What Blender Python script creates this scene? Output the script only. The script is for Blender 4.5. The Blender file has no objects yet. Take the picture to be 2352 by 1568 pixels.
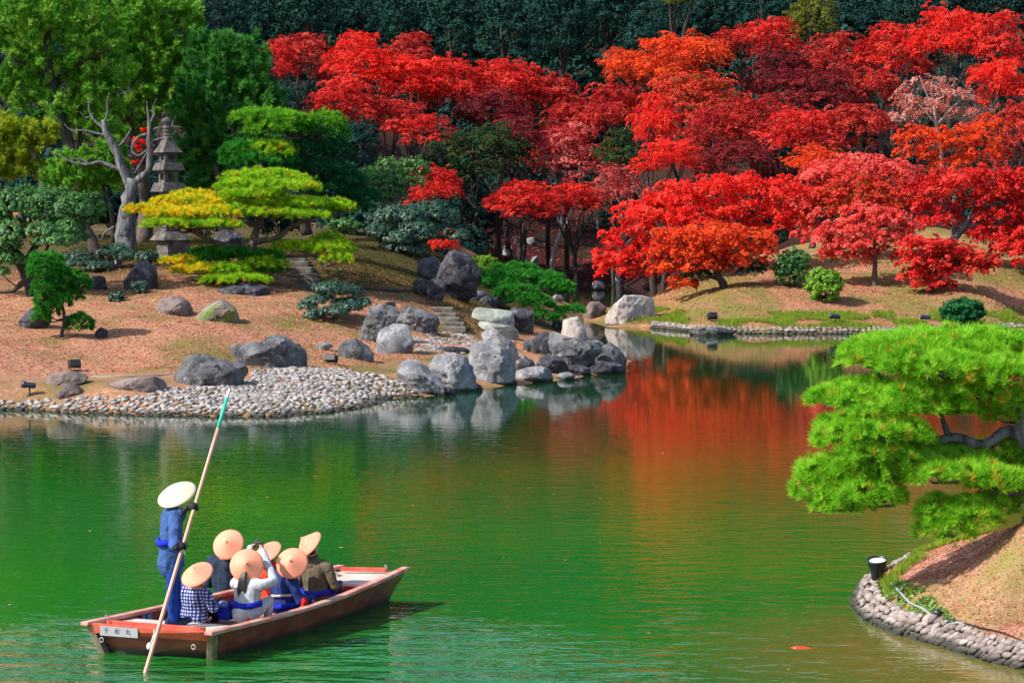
import bpy, bmesh, math, random
import numpy as np
from mathutils import Vector, Matrix, noise

random.seed(11)
R = np.random.default_rng(11)
SC = bpy.context.scene
COL = SC.collection
rad = math.radians

# ------------------------------------------------------------------ camera
FL, CX, CY, HC, HOR = 6400.0, 1176.0, 784.0, 5.65, 425.0
PITCH = math.atan((CY - HOR) / FL)
cam_d = bpy.data.cameras.new("camera")
cam_d.sensor_width = 36.0
cam_d.lens = 36.0 * FL / 2352.0
cam_d.clip_start, cam_d.clip_end = 0.5, 2000.0
cam = bpy.data.objects.new("camera", cam_d)
cam.location = (0, 0, HC)
cam.rotation_euler = (math.pi / 2 - PITCH, 0, 0)
COL.objects.link(cam)
SC.camera = cam

# ------------------------------------------------------------------ light
SUN_EL, SUN_A = rad(42), rad(22)          # sun from the left, a little towards the viewer
SD = Vector((-math.cos(SUN_EL) * math.cos(SUN_A), -math.cos(SUN_EL) * math.sin(SUN_A), math.sin(SUN_EL)))
world = bpy.data.worlds.new("World")
SC.world = world
world.use_nodes = True
wn = world.node_tree
bg = wn.nodes["Background"]
sky = wn.nodes.new("ShaderNodeTexSky")
sky.sky_type = 'NISHITA'
sky.sun_disc = False
sky.sun_elevation = SUN_EL
sky.sun_rotation = math.atan2(SD.x, SD.y)
sky.air_density, sky.dust_density, sky.ozone_density = 1.0, 1.2, 1.0
wn.links.new(sky.outputs[0], bg.inputs[0])
bg.inputs[1].default_value = 0.15
sun_d = bpy.data.lights.new("sun", 'SUN')
sun_d.energy = 4.6
sun_d.angle = rad(0.5)
sun_d.color = (1.0, 0.95, 0.86)
sun = bpy.data.objects.new("sun", sun_d)
sun.rotation_euler = SD.to_track_quat('Z', 'Y').to_euler()
sun.location = (-40, 0, 60)
COL.objects.link(sun)
SC.view_settings.view_transform = 'Standard'
SC.view_settings.look = 'None'
SC.view_settings.exposure = 0.65
SC.view_settings.gamma = 1.0
SC.view_settings.use_curve_mapping = False
SC.render.engine = 'CYCLES'
SC.cycles.max_bounces = 7
SC.cycles.diffuse_bounces = 3
SC.cycles.glossy_bounces = 3
SC.cycles.transmission_bounces = 3
SC.cycles.use_denoising = True
SC.cycles.use_adaptive_sampling = True
SC.cycles.adaptive_threshold = 0.02

# ------------------------------------------------------------------ measuring helpers
cp, sp = math.cos(PITCH), math.sin(PITCH)

def ray(px, py):
    a, b = (px - CX) / FL, (CY - py) / FL
    return Vector((a, cp + b * sp, -sp + b * cp))

def P(px, py, Y):
    d = ray(px, py)
    t = Y / d.y
    return Vector((d.x * t, Y, HC + d.z * t))

def G(px, py, z=0.0):
    d = ray(px, py)
    t = (z - HC) / d.z
    return Vector((d.x * t, d.y * t, z))

def proj(p):
    x, y, z = p[0], p[1], p[2] - HC
    f = y * cp - z * sp
    u = y * sp + z * cp
    return CX + FL * x / f, CY - FL * u / f

# ------------------------------------------------------------------ object helpers
def tag(o, label=None, cat=None, group=None, kind=None):
    if label: o['label'] = label
    if cat: o['category'] = cat
    if group: o['group'] = group
    if kind: o['kind'] = kind
    return o

def empty(name, loc, label, cat, group=None, rz=0.0):
    o = bpy.data.objects.new(name, None)
    o.location = loc
    o.rotation_euler = (0, 0, rz)
    o.empty_display_size = 0.2
    COL.objects.link(o)
    tag(o, label, cat, group)
    return o

def mesh_np(name, V, Fq, tint=None, smooth=False, matidx=None):
    """V (n,3); Fq list of (m,k) int arrays or one array"""
    me = bpy.data.meshes.new(name)
    if not isinstance(Fq, (list, tuple)): Fq = [Fq]
    Fq = [np.asarray(f, dtype=np.int32) for f in Fq if len(f)]
    V = np.asarray(V, dtype=np.float32)
    loops = np.concatenate([f.ravel() for f in Fq])
    tot = np.concatenate([np.full(len(f), f.shape[1], dtype=np.int32) for f in Fq])
    start = np.concatenate([[0], np.cumsum(tot)[:-1]]).astype(np.int32)
    me.vertices.add(len(V)); me.vertices.foreach_set("co", V.ravel())
    me.loops.add(len(loops)); me.loops.foreach_set("vertex_index", loops)
    me.polygons.add(len(tot)); me.polygons.foreach_set("loop_start", start)
    me.polygons.foreach_set("loop_total", tot)
    if matidx is not None: me.polygons.foreach_set("material_index", np.asarray(matidx, dtype=np.int32))
    me.polygons.foreach_set("use_smooth", np.full(len(tot), bool(smooth)))
    if tint is not None:
        a = me.attributes.new("tint", 'FLOAT', 'POINT')
        a.data.foreach_set("value", np.asarray(tint, dtype=np.float32))
    me.update(calc_edges=True)
    return me

def link(name, me, mat=None, parent=None, loc=None):
    """parents keep world coordinates: parent empties sit at loc with no rotation unless given"""
    o = bpy.data.objects.new(name, me)
    COL.objects.link(o)
    if mat is not None:
        if isinstance(mat, (list, tuple)):
            if len(me.materials) == 0:
                for m in mat: me.materials.append(m)
        elif len(me.materials) == 0:
            me.materials.append(mat)
        else:
            o.material_slots[0].link = 'OBJECT'
            o.material_slots[0].material = mat
    if parent is not None:
        o.parent = parent
        wm = wmat(parent)
        if loc is None:
            o.matrix_parent_inverse = wm.inverted()
        else:
            o.location = loc
    elif loc is not None:
        o.location = loc
    return o

def wmat(o):
    return (wmat(o.parent) @ o.matrix_parent_inverse @ o.matrix_basis) if o.parent else o.matrix_basis.copy()

class MB:
    """collects shapes into one mesh (world coordinates)"""
    def __init__(s): s.V = []; s.F3 = []; s.F4 = []; s.n = 0
    def add(s, V, F):
        V = np.asarray(V, dtype=float)
        for f in F:
            (s.F4 if len(f) == 4 else s.F3).append([i + s.n for i in f])
        s.V.append(V); s.n += len(V)
        return s
    def quads(s, V, F):
        s.V.append(np.asarray(V, float)); s.F4.extend((np.asarray(F) + s.n).tolist()); s.n += len(V); return s
    def box(s, c, sx, sy, sz, rz=0.0, M=None, taper=1.0):
        v = []
        for z, k in ((-.5, 1.0), (.5, taper)):
            for x, y in ((-.5, -.5), (.5, -.5), (.5, .5), (-.5, .5)):
                v.append(Vector((x * sx * k, y * sy * k, z * sz)))
        rot = M if M is not None else Matrix.Rotation(rz, 3, 'Z')
        v = [rot @ q + Vector(c) for q in v]
        return s.add([tuple(q) for q in v], [(3, 2, 1, 0), (4, 5, 6, 7), (0, 1, 5, 4), (1, 2, 6, 5), (2, 3, 7, 6), (3, 0, 4, 7)])
    def tube(s, pts, rr, seg=8, wob=0.0, res=3, caps=True):
        pts = [Vector(p) for p in pts]
        if isinstance(rr, (int, float)): rr = [rr] * len(pts)
        if res > 1 and len(pts) > 2:
            q, r2 = [], []
            n = len(pts)
            for i in range(n - 1):
                p0, p1, p2, p3 = pts[max(i - 1, 0)], pts[i], pts[i + 1], pts[min(i + 2, n - 1)]
                for k in range(res):
                    t = k / res
                    q.append(0.5 * ((2 * p1) + (p2 - p0) * t + (2 * p0 - 5 * p1 + 4 * p2 - p3) * t * t + (3 * p1 - p0 - 3 * p2 + p3) * t ** 3))
                    r2.append(rr[i] * (1 - t) + rr[i + 1] * t)
            q.append(pts[-1]); r2.append(rr[-1])
            pts, rr = q, r2
        n = len(pts)
        up = Vector((0.13, 0.31, 0.94))
        V = []
        for i in range(n):
            d = (pts[min(i + 1, n - 1)] - pts[max(i - 1, 0)])
            if d.length < 1e-9: d = Vector((0, 0, 1))
            d.normalize()
            a = d.cross(up)
            if a.length < 1e-3: a = d.cross(Vector((1, 0, 0)))
            a.normalize()
            b = d.cross(a)
            up = a.cross(d) if a.cross(d).length > 0.5 else up
            for k in range(seg):
                th = 2 * math.pi * k / seg
                r = rr[i] * (1 + (wob * noise.noise(Vector((pts[i].x * 3 + k * 1.7, pts[i].y * 3, pts[i].z * 3 + k))) if wob else 0))
                V.append(pts[i] + (a * math.cos(th) + b * math.sin(th)) * r)
        F = []
        for i in range(n - 1):
            for k in range(seg):
                k2 = (k + 1) % seg
                F.append((i * seg + k, i * seg + k2, (i + 1) * seg + k2, (i + 1) * seg + k))
        if caps:
            V.append(pts[0]); V.append(pts[-1])
            for k in range(seg):
                k2 = (k + 1) % seg
                F.append((n * seg, k2, k)); F.append((n * seg + 1, (n - 1) * seg + k, (n - 1) * seg + k2))
        return s.add([tuple(v) for v in V], F)
    def lathe(s, c, prof, seg=16, M=None):
        V, F = [], []
        c = Vector(c)
        for r, z in prof:
            for k in range(seg):
                th = 2 * math.pi * k / seg
                v = Vector((r * math.cos(th), r * math.sin(th), z))
                V.append(tuple((M @ v if M is not None else v) + c))
        for i in range(len(prof) - 1):
            for k in range(seg):
                k2 = (k + 1) % seg
                F.append((i * seg + k, i * seg + k2, (i + 1) * seg + k2, (i + 1) * seg + k))
        return s.add(V, F)
    def loft(s, secs, close=True):
        """secs: list of point rings (same length) -> closed swept solid"""
        m = len(secs[0]); V = [tuple(p) for r in secs for p in r]; F = []
        for i in range(len(secs) - 1):
            for k in range(m):
                k2 = (k + 1) % m
                F.append((i * m + k, i * m + k2, (i + 1) * m + k2, (i + 1) * m + k))
        if m == 4:
            F.append((3, 2, 1, 0)); e = (len(secs) - 1) * m; F.append((e, e + 1, e + 2, e + 3))
        return s.add(V, F)
    def build(s, name, mat, parent=None, smooth=False, loc=None, tint=None):
        me = mesh_np(name, np.concatenate(s.V), [np.array(s.F4, dtype=np.int32).reshape(-1, 4), np.array(s.F3, dtype=np.int32).reshape(-1, 3)], smooth=smooth, tint=tint)
        return link(name, me, mat, parent, loc)

# ------------------------------------------------------------------ materials
def newmat(name):
    m = bpy.data.materials.new(name); m.use_nodes = True
    nt = m.node_tree
    for n in list(nt.nodes): nt.nodes.remove(n)
    out = nt.nodes.new("ShaderNodeOutputMaterial")
    return m, nt, out

def ramp(nt, cols, pos=None, interp='LINEAR'):
    r = nt.nodes.new("ShaderNodeValToRGB")
    e = r.color_ramp
    e.interpolation = interp
    n = len(cols)
    pos = pos or [i / max(n - 1, 1) for i in range(n)]
    while len(e.elements) < n: e.elements.new(0.5)
    for el, c, p in zip(e.elements, cols, pos):
        el.position = p; el.color = (*c, 1)
    return r

def ntex(nt, scale, detail=4, rough=.55, vec=None, dist=0.0):
    n = nt.nodes.new("ShaderNodeTexNoise")
    n.inputs['Scale'].default_value = scale
    n.inputs['Detail'].default_value = detail
    n.inputs['Roughness'].default_value = rough
    n.inputs['Distortion'].default_value = dist
    if vec is not None: nt.links.new(vec, n.inputs['Vector'])
    return n

def pos_vec(nt, scale=(1, 1, 1), obj=False):
    if obj:
        src = nt.nodes.new("ShaderNodeTexCoord").outputs['Object']
    else:
        src = nt.nodes.new("ShaderNodeNewGeometry").outputs['Position']
    if scale != (1, 1, 1):
        mp = nt.nodes.new("ShaderNodeMapping")
        mp.inputs['Scale'].default_value = scale
        nt.links.new(src, mp.inputs['Vector'])
        return mp.outputs[0]
    return src

def mixc(nt, fac, a, b):
    m = nt.nodes.new("ShaderNodeMix"); m.data_type = 'RGBA'
    for s, v in ((m.inputs[0], fac), (m.inputs[6], a), (m.inputs[7], b)):
        if hasattr(v, 'links'): nt.links.new(v, s)
        elif isinstance(v, (int, float)): s.default_value = v
        else: s.default_value = (*v, 1)
    return m.outputs[2]

def leaf_mat(name, cols, pos=None, trans=.35, spec=.0, vary=.0):
    m, nt, out = newmat(name)
    at = nt.nodes.new("ShaderNodeAttribute"); at.attribute_name = "tint"
    r = ramp(nt, cols, pos)
    nt.links.new(at.outputs['Fac'], r.inputs[0])
    d = nt.nodes.new("ShaderNodeBsdfDiffuse"); t = nt.nodes.new("ShaderNodeBsdfTranslucent")
    mx = nt.nodes.new("ShaderNodeMixShader"); mx.inputs[0].default_value = trans
    nt.links.new(r.outputs[0], d.inputs[0]); nt.links.new(r.outputs[0], t.inputs[0])
    nt.links.new(d.outputs[0], mx.inputs[1]); nt.links.new(t.outputs[0], mx.inputs[2])
    last = mx.outputs[0]
    if spec > 0:
        g = nt.nodes.new("ShaderNodeBsdfGlossy"); g.inputs['Roughness'].default_value = .45
        m2 = nt.nodes.new("ShaderNodeMixShader"); m2.inputs[0].default_value = spec
        nt.links.new(last, m2.inputs[1]); nt.links.new(g.outputs[0], m2.inputs[2]); last = m2.outputs[0]
    nt.links.new(last, out.inputs[0])
    return m

def surf(name, cols, pos=None, scale=4.0, detail=6, rough=.8, bump=.3, bscale=None, bdist=.02, stretch=(1, 1, 1), obj=False, spec=.3, dist=0.0, spots=None):
    """noise-coloured principled surface"""
    m, nt, out = newmat(name)
    v = pos_vec(nt, stretch, obj)
    n = ntex(nt, scale, detail, .6, v, dist)
    r = ramp(nt, cols, pos); nt.links.new(n.outputs[0], r.inputs[0])
    col = r.outputs[0]
    if spots:
        for (sc, lo, hi, c) in spots:
            n2 = ntex(nt, sc, 5, .65, v)
            if lo < 0: n2.noise_type = 'RIDGED_MULTIFRACTAL'; n2.inputs['Lacunarity'].default_value = 2.2; lo, hi = -lo, -hi
            r2 = ramp(nt, [(0, 0, 0), (1, 1, 1)], [lo, hi]); nt.links.new(n2.outputs[0], r2.inputs[0])
            col = mixc(nt, r2.outputs[0], col, c)
    b = nt.nodes.new("ShaderNodeBsdfPrincipled")
    nt.links.new(col, b.inputs['Base Color'])
    b.inputs['Roughness'].default_value = rough
    b.inputs['Specular IOR Level'].default_value = spec
    if bump:
        n3 = ntex(nt, bscale or scale * 3, 9, .74 if name.startswith('rock') else .65, v)
        bp = nt.nodes.new("ShaderNodeBump"); bp.inputs['Strength'].default_value = bump; bp.inputs['Distance'].default_value = bdist
        nt.links.new(n3.outputs[0], bp.inputs['Height']); nt.links.new(bp.outputs[0], b.inputs['Normal'])
    nt.links.new(b.outputs[0], out.inputs[0])
    return m

M = {}
# leaves
M['red'] = leaf_mat("maple_red", [(.16, .010, .012), (.58, .020, .020), (.82, .055, .045), (.88, .15, .08)])
M['scarlet'] = leaf_mat("maple_scarlet", [(.26, .010, .010), (.76, .022, .018), (.92, .055, .04), (.92, .15, .08)])
M['coral'] = leaf_mat("maple_coral", [(.34, .022, .02), (.80, .07, .06), (.90, .20, .16), (.22, .17, .03)], [0, .35, .9, 1])
M['orange'] = leaf_mat("maple_orange", [(.12, .13, .02), (.55, .04, .02), (.82, .08, .025), (.88, .16, .04)], [0, .14, .5, 1])
M['crimson'] = leaf_mat("maple_crimson", [(.12, .016, .016), (.42, .020, .024), (.66, .055, .045), (.70, .18, .09)])
M['purple'] = leaf_mat("maple_purple", [(.05, .022, .022), (.22, .024, .032), (.44, .05, .05)])
M['pinkred'] = leaf_mat("maple_dusty_pink", [(.30, .025, .03), (.62, .07, .07), (.70, .28, .24)])
M['pale'] = leaf_mat("maple_pale", [(.55, .10, .07), (.62, .24, .19), (.66, .42, .36)])
M['olive'] = leaf_mat("maple_turning_green", [(.015, .05, .03), (.03, .085, .035), (.10, .10, .03), (.45, .12, .03)], [0, .5, .85, 1])
M['redgreen'] = leaf_mat("maple_red_green", [(.05, .09, .02), (.18, .10, .02), (.62, .05, .03), (.8, .08, .05)], [0, .22, .36, 1])
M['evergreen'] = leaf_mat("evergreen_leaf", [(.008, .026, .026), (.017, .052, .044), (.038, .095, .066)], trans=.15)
M['yellowgreen'] = leaf_mat("turning_leaf", [(.06, .08, .02), (.22, .22, .03)])
M['juniper'] = leaf_mat("juniper_leaf", [(.05, .20, .02), (.16, .42, .04), (.36, .56, .08)], trans=.42)
M['juniper_yellow'] = leaf_mat("juniper_leaf_yellowish", [(.09, .20, .015), (.28, .38, .02), (.46, .48, .04)], trans=.4)
M['juniper_dark'] = leaf_mat("juniper_leaf_dark", [(.02, .11, .025), (.06, .24, .04), (.14, .38, .06)], trans=.4)
M['topiary'] = leaf_mat("topiary_leaf", [(.025, .10, .03), (.07, .20, .045), (.16, .30, .06)], trans=.25, spec=.03)
M['topiary_grey'] = leaf_mat("topiary_leaf_greyish", [(.025, .075, .05), (.05, .12, .075), (.09, .17, .10)], trans=.2, spec=.04)
M['topiary_lime'] = leaf_mat("topiary_leaf_lime", [(.06, .16, .02), (.14, .30, .03), (.24, .40, .05)], trans=.2)
M['pine'] = leaf_mat("pine_needle", [(.015, .13, .02), (.045, .27, .03), (.11, .38, .04)], trans=.35)
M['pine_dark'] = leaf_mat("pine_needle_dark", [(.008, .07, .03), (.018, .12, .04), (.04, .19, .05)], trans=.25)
M['pine_lime'] = leaf_mat("pine_needle_lime", [(.08, .28, .015), (.28, .54, .02), (.58, .66, .03), (.75, .26, .03)], [0, .45, .93, 1], trans=.35)
M['pine_mid'] = leaf_mat("pine_needle_mid", [(.04, .20, .015), (.14, .40, .025), (.30, .52, .03)], trans=.35)
M['pine_gold'] = leaf_mat("pine_needle_gold", [(.10, .30, .015), (.42, .56, .02), (.88, .62, .02), (.92, .42, .02)], [0, .28, .6, 1], trans=.35)
M['pine_bright'] = leaf_mat("pine_needle_bright", [(.08, .32, .015), (.28, .62, .03), (.52, .78, .08), (.70, .20, .03)], [0, .45, .955, 1], trans=.4)
M['weed'] = leaf_mat("weed_leaf", [(.10, .20, .03), (.25, .38, .10), (.34, .44, .16)], trans=.25)
M['grass'] = leaf_mat("grass_blade", [(.10, .16, .02), (.22, .34, .03), (.34, .42, .05)], trans=.3)
M['moss'] = leaf_mat("moss_and_short_grass", [(.035, .03, .012), (.09, .085, .022), (.17, .14, .04)], trans=.1)
M['fallen'] = leaf_mat("fallen_leaf", [(.28, .10, .05), (.50, .17, .10), (.60, .28, .18), (.55, .06, .03), (.24, .30, .08)], [0, .35, .7, .9, 1], trans=.1)
# bark, stone, ground
M['bark'] = surf("bark", [(.03, .022, .018), (.10, .075, .06), (.20, .16, .13)], scale=6, bump=.8, bscale=14, bdist=.04, stretch=(1, 1, .35))
M['bark_dark'] = surf("bark_dark", [(.012, .009, .008), (.04, .03, .025), (.09, .07, .055)], scale=6, bump=.8, bscale=14, bdist=.04, stretch=(1, 1, .35))
M['bark_pale'] = surf("bark_pale", [(.14, .12, .10), (.32, .27, .24), (.50, .43, .38)], scale=7, bump=.6, bscale=18, bdist=.03, stretch=(1, 1, .35))
M['deadwood'] = surf("deadwood", [(.035, .035, .04), (.13, .125, .13), (.27, .26, .265)], [.3, .5, .72], scale=6, bump=1.0, bscale=11, bdist=.09, stretch=(1.6, 1.6, .22))
M['rock'] = surf("rock_grey", [(.035, .035, .04), (.13, .13, .14), (.25, .25, .26)], [.3, .5, .7], scale=2.2, detail=9, bump=1.0, bscale=5, bdist=.16,
                 spots=[(4.5, .56, .68, (.36, .36, .35)), (1.5, -.62, -.9, (.025, .025, .028)), (3, .58, .66, (.045, .045, .05)), (17, .62, .72, (.07, .07, .07))])
M['rock_pale'] = surf("rock_pale", [(.08, .08, .085), (.27, .27, .285), (.46, .46, .475)], [.28, .5, .72], scale=2.0, detail=9, bump=1.0, bscale=5, bdist=.15,
                 spots=[(5, .58, .72, (.46, .46, .47)), (1.4, -.64, -.95, (.045, .045, .05)), (12, .58, .68, (.10, .10, .11)), (2.5, .58, .7, (.16, .17, .16))])
M['rock_dark'] = surf("rock_dark", [(.018, .017, .022), (.06, .055, .07), (.13, .125, .15)], [.3, .5, .75], scale=2.0, detail=9, bump=1.0, bscale=5, bdist=.17,
                 spots=[(4, .56, .7, (.22, .22, .25)), (1.6, -.6, -.9, (.012, .012, .014)), (11, .63, .72, (.36, .36, .39))])
M['rock_brown'] = surf("rock_brown", [(.07, .05, .045), (.17, .125, .115), (.28, .22, .20)], [.3, .5, .7], scale=2.4, detail=9, bump=1.0, bscale=6, bdist=.07,
                 spots=[(6, .62, .7, (.05, .04, .04))])
M['rock_moss'] = surf("rock_mossy", [(.07, .06, .05), (.18, .15, .12), (.30, .26, .22)], [.3, .5, .7], scale=2.4, detail=9, bump=1.0, bscale=6, bdist=.07,
                 spots=[(2.2, .46, .58, (.14, .22, .03))])
M['rock_pink'] = surf("rock_pinkish", [(.16, .13, .12), (.42, .36, .33), (.60, .50, .45)], [.3, .5, .7], scale=1.5, detail=9, bump=1.0, bscale=4, bdist=.08, stretch=(2, 2, .6),
                 spots=[(3, .6, .7, (.55, .30, .22)), (1.8, -.6, -.9, (.03, .025, .022))])
M['cobble'] = surf("cobble", [(.11, .097, .088), (.27, .24, .22), (.47, .43, .40)], [.34, .5, .68], scale=6.5, detail=3, bump=.3, bscale=20, bdist=.01, spots=[(1.3, .62, .72, (.42, .26, .20))])
M['cobble_bed'] = surf("cobble_joint_sand", [(.03, .027, .024), (.09, .08, .07)], scale=6, bump=.5)
M['edging'] = surf("edging_stone", [(.09, .07, .06), (.25, .20, .18), (.45, .385, .35)], [.3, .5, .72], scale=5, detail=5, bump=.7, bscale=16, bdist=.02)
M['slab'] = surf("slab_stone", [(.12, .13, .11), (.26, .28, .24), (.38, .40, .36)], [.3, .5, .7], scale=1.6, bump=.5, bscale=9, bdist=.03, spots=[(3, .58, .7, (.10, .12, .10))])
M['step'] = surf("step_stone", [(.05, .042, .036), (.13, .11, .095), (.24, .21, .19)], [.3, .5, .7], scale=3, bump=.8, bscale=9, bdist=.03)
M['lantern'] = surf("lantern_stone", [(.025, .022, .02), (.09, .078, .07), (.19, .16, .14)], [.3, .5, .72], scale=4, bump=.8, bscale=12, bdist=.03, spots=[(5, .6, .68, (.05, .05, .05))])
# painted wood, metal, cloth
M['hull'] = surf("hull_red_brown_paint", [(.12, .026, .016), (.26, .062, .040), (.36, .11, .075)], [.25, .5, .8], scale=2.5, detail=8, bump=.25, bscale=10, bdist=.01, stretch=(1, 1, 2.5), rough=.5, spec=.4, spots=[(7, .62, .72, (.10, .05, .035))])
def wet_band(m, wet=(.045, .040, .028)):
    nt = m.node_tree
    b = next(n for n in nt.nodes if n.type == 'BSDF_PRINCIPLED')
    col = b.inputs['Base Color'].links[0].from_socket
    v = pos_vec(nt); s = nt.nodes.new("ShaderNodeSeparateXYZ"); nt.links.new(v, s.inputs[0])
    n = ntex(nt, 3.0, 5, .6, v)
    a = nt.nodes.new("ShaderNodeMath"); a.operation = 'MULTIPLY_ADD'; a.inputs[1].default_value = -.09
    nt.links.new(n.outputs[0], a.inputs[0]); nt.links.new(s.outputs[2], a.inputs[2])
    r = ramp(nt, [(1, 1, 1), (.55, .55, .55), (0, 0, 0)], [.0, .045, .075]); nt.links.new(a.outputs[0], r.inputs[0])
    nt.links.new(mixc(nt, r.outputs[0], col, wet), b.inputs['Base Color'])
wet_band(M['hull'])
for k_ in ('rock', 'rock_pale', 'rock_dark', 'rock_pink', 'cobble', 'edging'): wet_band(M[k_], (.035, .034, .026))
M['hull_red'] = surf("gunwale_red_paint", [(.42, .05, .03), (.62, .10, .06), (.70, .20, .14)], [.25, .5, .8], scale=5, bump=.2, bscale=20, bdist=.01, rough=.45, spec=.4)
M['gunwale'] = surf("gunwale_worn_top", [(.40, .08, .05), (.55, .24, .18), (.66, .46, .40)], [.25, .5, .8], scale=4, bump=.2, bscale=20, bdist=.01, rough=.5)
M['post'] = surf("weathered_post", [(.10, .075, .05), (.25, .19, .13), (.42, .34, .25)], [.3, .5, .7], scale=8, bump=.6, bscale=18, bdist=.02, stretch=(1, 1, .3))
M['deck'] = surf("deck_pale_paint", [(.42, .32, .27), (.58, .47, .41), (.68, .58, .52)], [.25, .5, .8], scale=4, bump=.15, bscale=25, bdist=.005, rough=.55)
M['inside'] = surf("boat_inside_wood", [(.16, .08, .055), (.28, .17, .13), (.34, .24, .20)], scale=4, bump=.2)
M['bamboo'] = surf("pole_bamboo", [(.46, .20, .13), (.60, .31, .22), (.68, .42, .33)], scale=6, bump=.15, stretch=(1, 1, .3), rough=.45, spec=.4)
M['mint'] = surf("pole_mint_tape", [(.02, .42, .28), (.05, .55, .38)], scale=8, bump=.1, rough=.4)
M['white'] = surf("white_paint", [(.66, .66, .66), (.78, .78, .78)], scale=6, bump=.1, rough=.5)
M['plate'] = surf("name_plate", [(.26, .26, .28), (.38, .38, .40)], scale=9, bump=.1, rough=.5)
M['ink'] = surf("black_ink", [(.015, .015, .015), (.03, .03, .03)], scale=9, bump=0, rough=.6)
M['rope'] = surf("rope_fibre", [(.42, .38, .32), (.66, .62, .55)], scale=40, bump=.6, bscale=90, bdist=.006)
M['black'] = surf("black_painted_metal", [(.008, .008, .01), (.02, .02, .024)], scale=9, bump=.05, rough=.4, spec=.5)
M['navylamp'] = surf("dark_blue_painted_metal", [(.008, .012, .03), (.02, .03, .07)], scale=9, bump=.05, rough=.4, spec=.5)
M['steel'] = surf("galvanised_steel", [(.25, .25, .26), (.42, .42, .43)], scale=12, bump=.1, rough=.4)
M['lens'] = surf("lamp_lens", [(.55, .60, .62), (.68, .72, .74)], scale=3, bump=.0, rough=.12, spec=.6)
M['cable'] = surf("grey_cable", [(.16, .17, .17), (.36, .37, .37)], scale=12, bump=.2)
M['koi'] = surf("koi_skin", [(.60, .02, .012), (.80, .06, .03)], scale=14, bump=.1, rough=.3)

def cloth(name, c, k=.65, wr=.5, sc=9):
    return surf(name, [tuple(x * k for x in c), c, tuple(min(x * 1.25, .9) for x in c)], [.3, .55, .8], scale=sc, detail=5, rough=.85, bump=wr, bscale=sc * 1.1, bdist=.035, spec=.15, dist=.6)
M['indigo'] = cloth("indigo_happi", (.045, .095, .26))
M['trouser'] = cloth("blue_trouser", (.010, .045, .28))
M['belt'] = cloth("life_belt_blue", (.012, .028, .42), wr=.25)
M['darkcoat'] = cloth("dark_navy_coat", (.022, .034, .062))
M['grey'] = cloth("light_grey_jersey", (.50, .51, .53))
M['paleblue'] = cloth("pale_grey_skirt", (.46, .47, .49))
M['orange_vest'] = cloth("orange_vest_cloth", (.78, .055, .02))
M['navy'] = cloth("navy_cloth", (.02, .035, .16))
M['olive_cloth'] = cloth("olive_jacket_cloth", (.13, .105, .070))
M['darkpants'] = cloth("dark_trouser", (.012, .013, .022))
M['jeans'] = cloth("denim", (.03, .07, .22))
M['skin'] = surf("skin", [(.50, .26, .18), (.62, .35, .26)], scale=8, bump=.05, rough=.55)
M['hair'] = surf("black_hair", [(.006, .005, .005), (.022, .018, .016)], scale=30, bump=.6, bscale=60, bdist=.01, stretch=(1, 1, .15), rough=.45, spec=.5)
M['glove'] = surf("black_glove", [(.012, .010, .014), (.03, .026, .034)], scale=20, bump=.3)
M['shoe'] = cloth("indigo_tabi", (.012, .03, .075))
M['whitecloth'] = cloth("white_cloth", (.72, .72, .72))
M['redbag'] = cloth("red_cloth_bag", (.70, .02, .015), wr=.2)
M['toggle'] = surf("red_toggle", [(.70, .03, .01), (.80, .05, .02)], scale=9, bump=0, rough=.4)
M['strap'] = cloth("cream_strap", (.62, .52, .42), wr=.1)
M['bagblue'] = cloth("blue_bag_cloth", (.02, .035, .45), wr=.2)
M['bagpale'] = cloth("pale_blue_bag_cloth", (.16, .25, .52), wr=.2)

def plaid_mat():
    m, nt, out = newmat("blue_white_plaid")
    v = pos_vec(nt, (1, 1, 1), True)
    sep = nt.nodes.new("ShaderNodeSeparateXYZ"); nt.links.new(v, sep.inputs[0])
    def stripe(sock, freq):
        a = nt.nodes.new("ShaderNodeMath"); a.operation = 'MULTIPLY'; a.inputs[1].default_value = freq; nt.links.new(sock, a.inputs[0])
        b = nt.nodes.new("ShaderNodeMath"); b.operation = 'FRACT'; nt.links.new(a.outputs[0], b.inputs[0])
        c = nt.nodes.new("ShaderNodeMath"); c.operation = 'LESS_THAN'; c.inputs[1].default_value = .42; nt.links.new(b.outputs[0], c.inputs[0])
        return c.outputs[0]
    s1 = stripe(sep.outputs[0], 24.0); s2 = stripe(sep.outputs[2], 24.0)
    ad = nt.nodes.new("ShaderNodeMath"); ad.operation = 'ADD'; nt.links.new(s1, ad.inputs[0]); nt.links.new(s2, ad.inputs[1])
    hf = nt.nodes.new("ShaderNodeMath"); hf.operation = 'MULTIPLY'; hf.inputs[1].default_value = .5; nt.links.new(ad.outputs[0], hf.inputs[0])
    r = ramp(nt, [(.012, .014, .10), (.07, .08, .28), (.60, .62, .72)], [0, .5, 1]); nt.links.new(hf.outputs[0], r.inputs[0])
    b = nt.nodes.new("ShaderNodeBsdfPrincipled"); b.inputs['Roughness'].default_value = .85
    nt.links.new(r.outputs[0], b.inputs['Base Color'])
    n3 = ntex(nt, 9, 4, .6, v, .6)
    bp = nt.nodes.new("ShaderNodeBump"); bp.inputs['Strength'].default_value = .5; bp.inputs['Distance'].default_value = .035
    nt.links.new(n3.outputs[0], bp.inputs['Height']); nt.links.new(bp.outputs[0], b.inputs['Normal'])
    nt.links.new(b.outputs[0], out.inputs[0])
    return m
M['plaid'] = plaid_mat()

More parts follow.
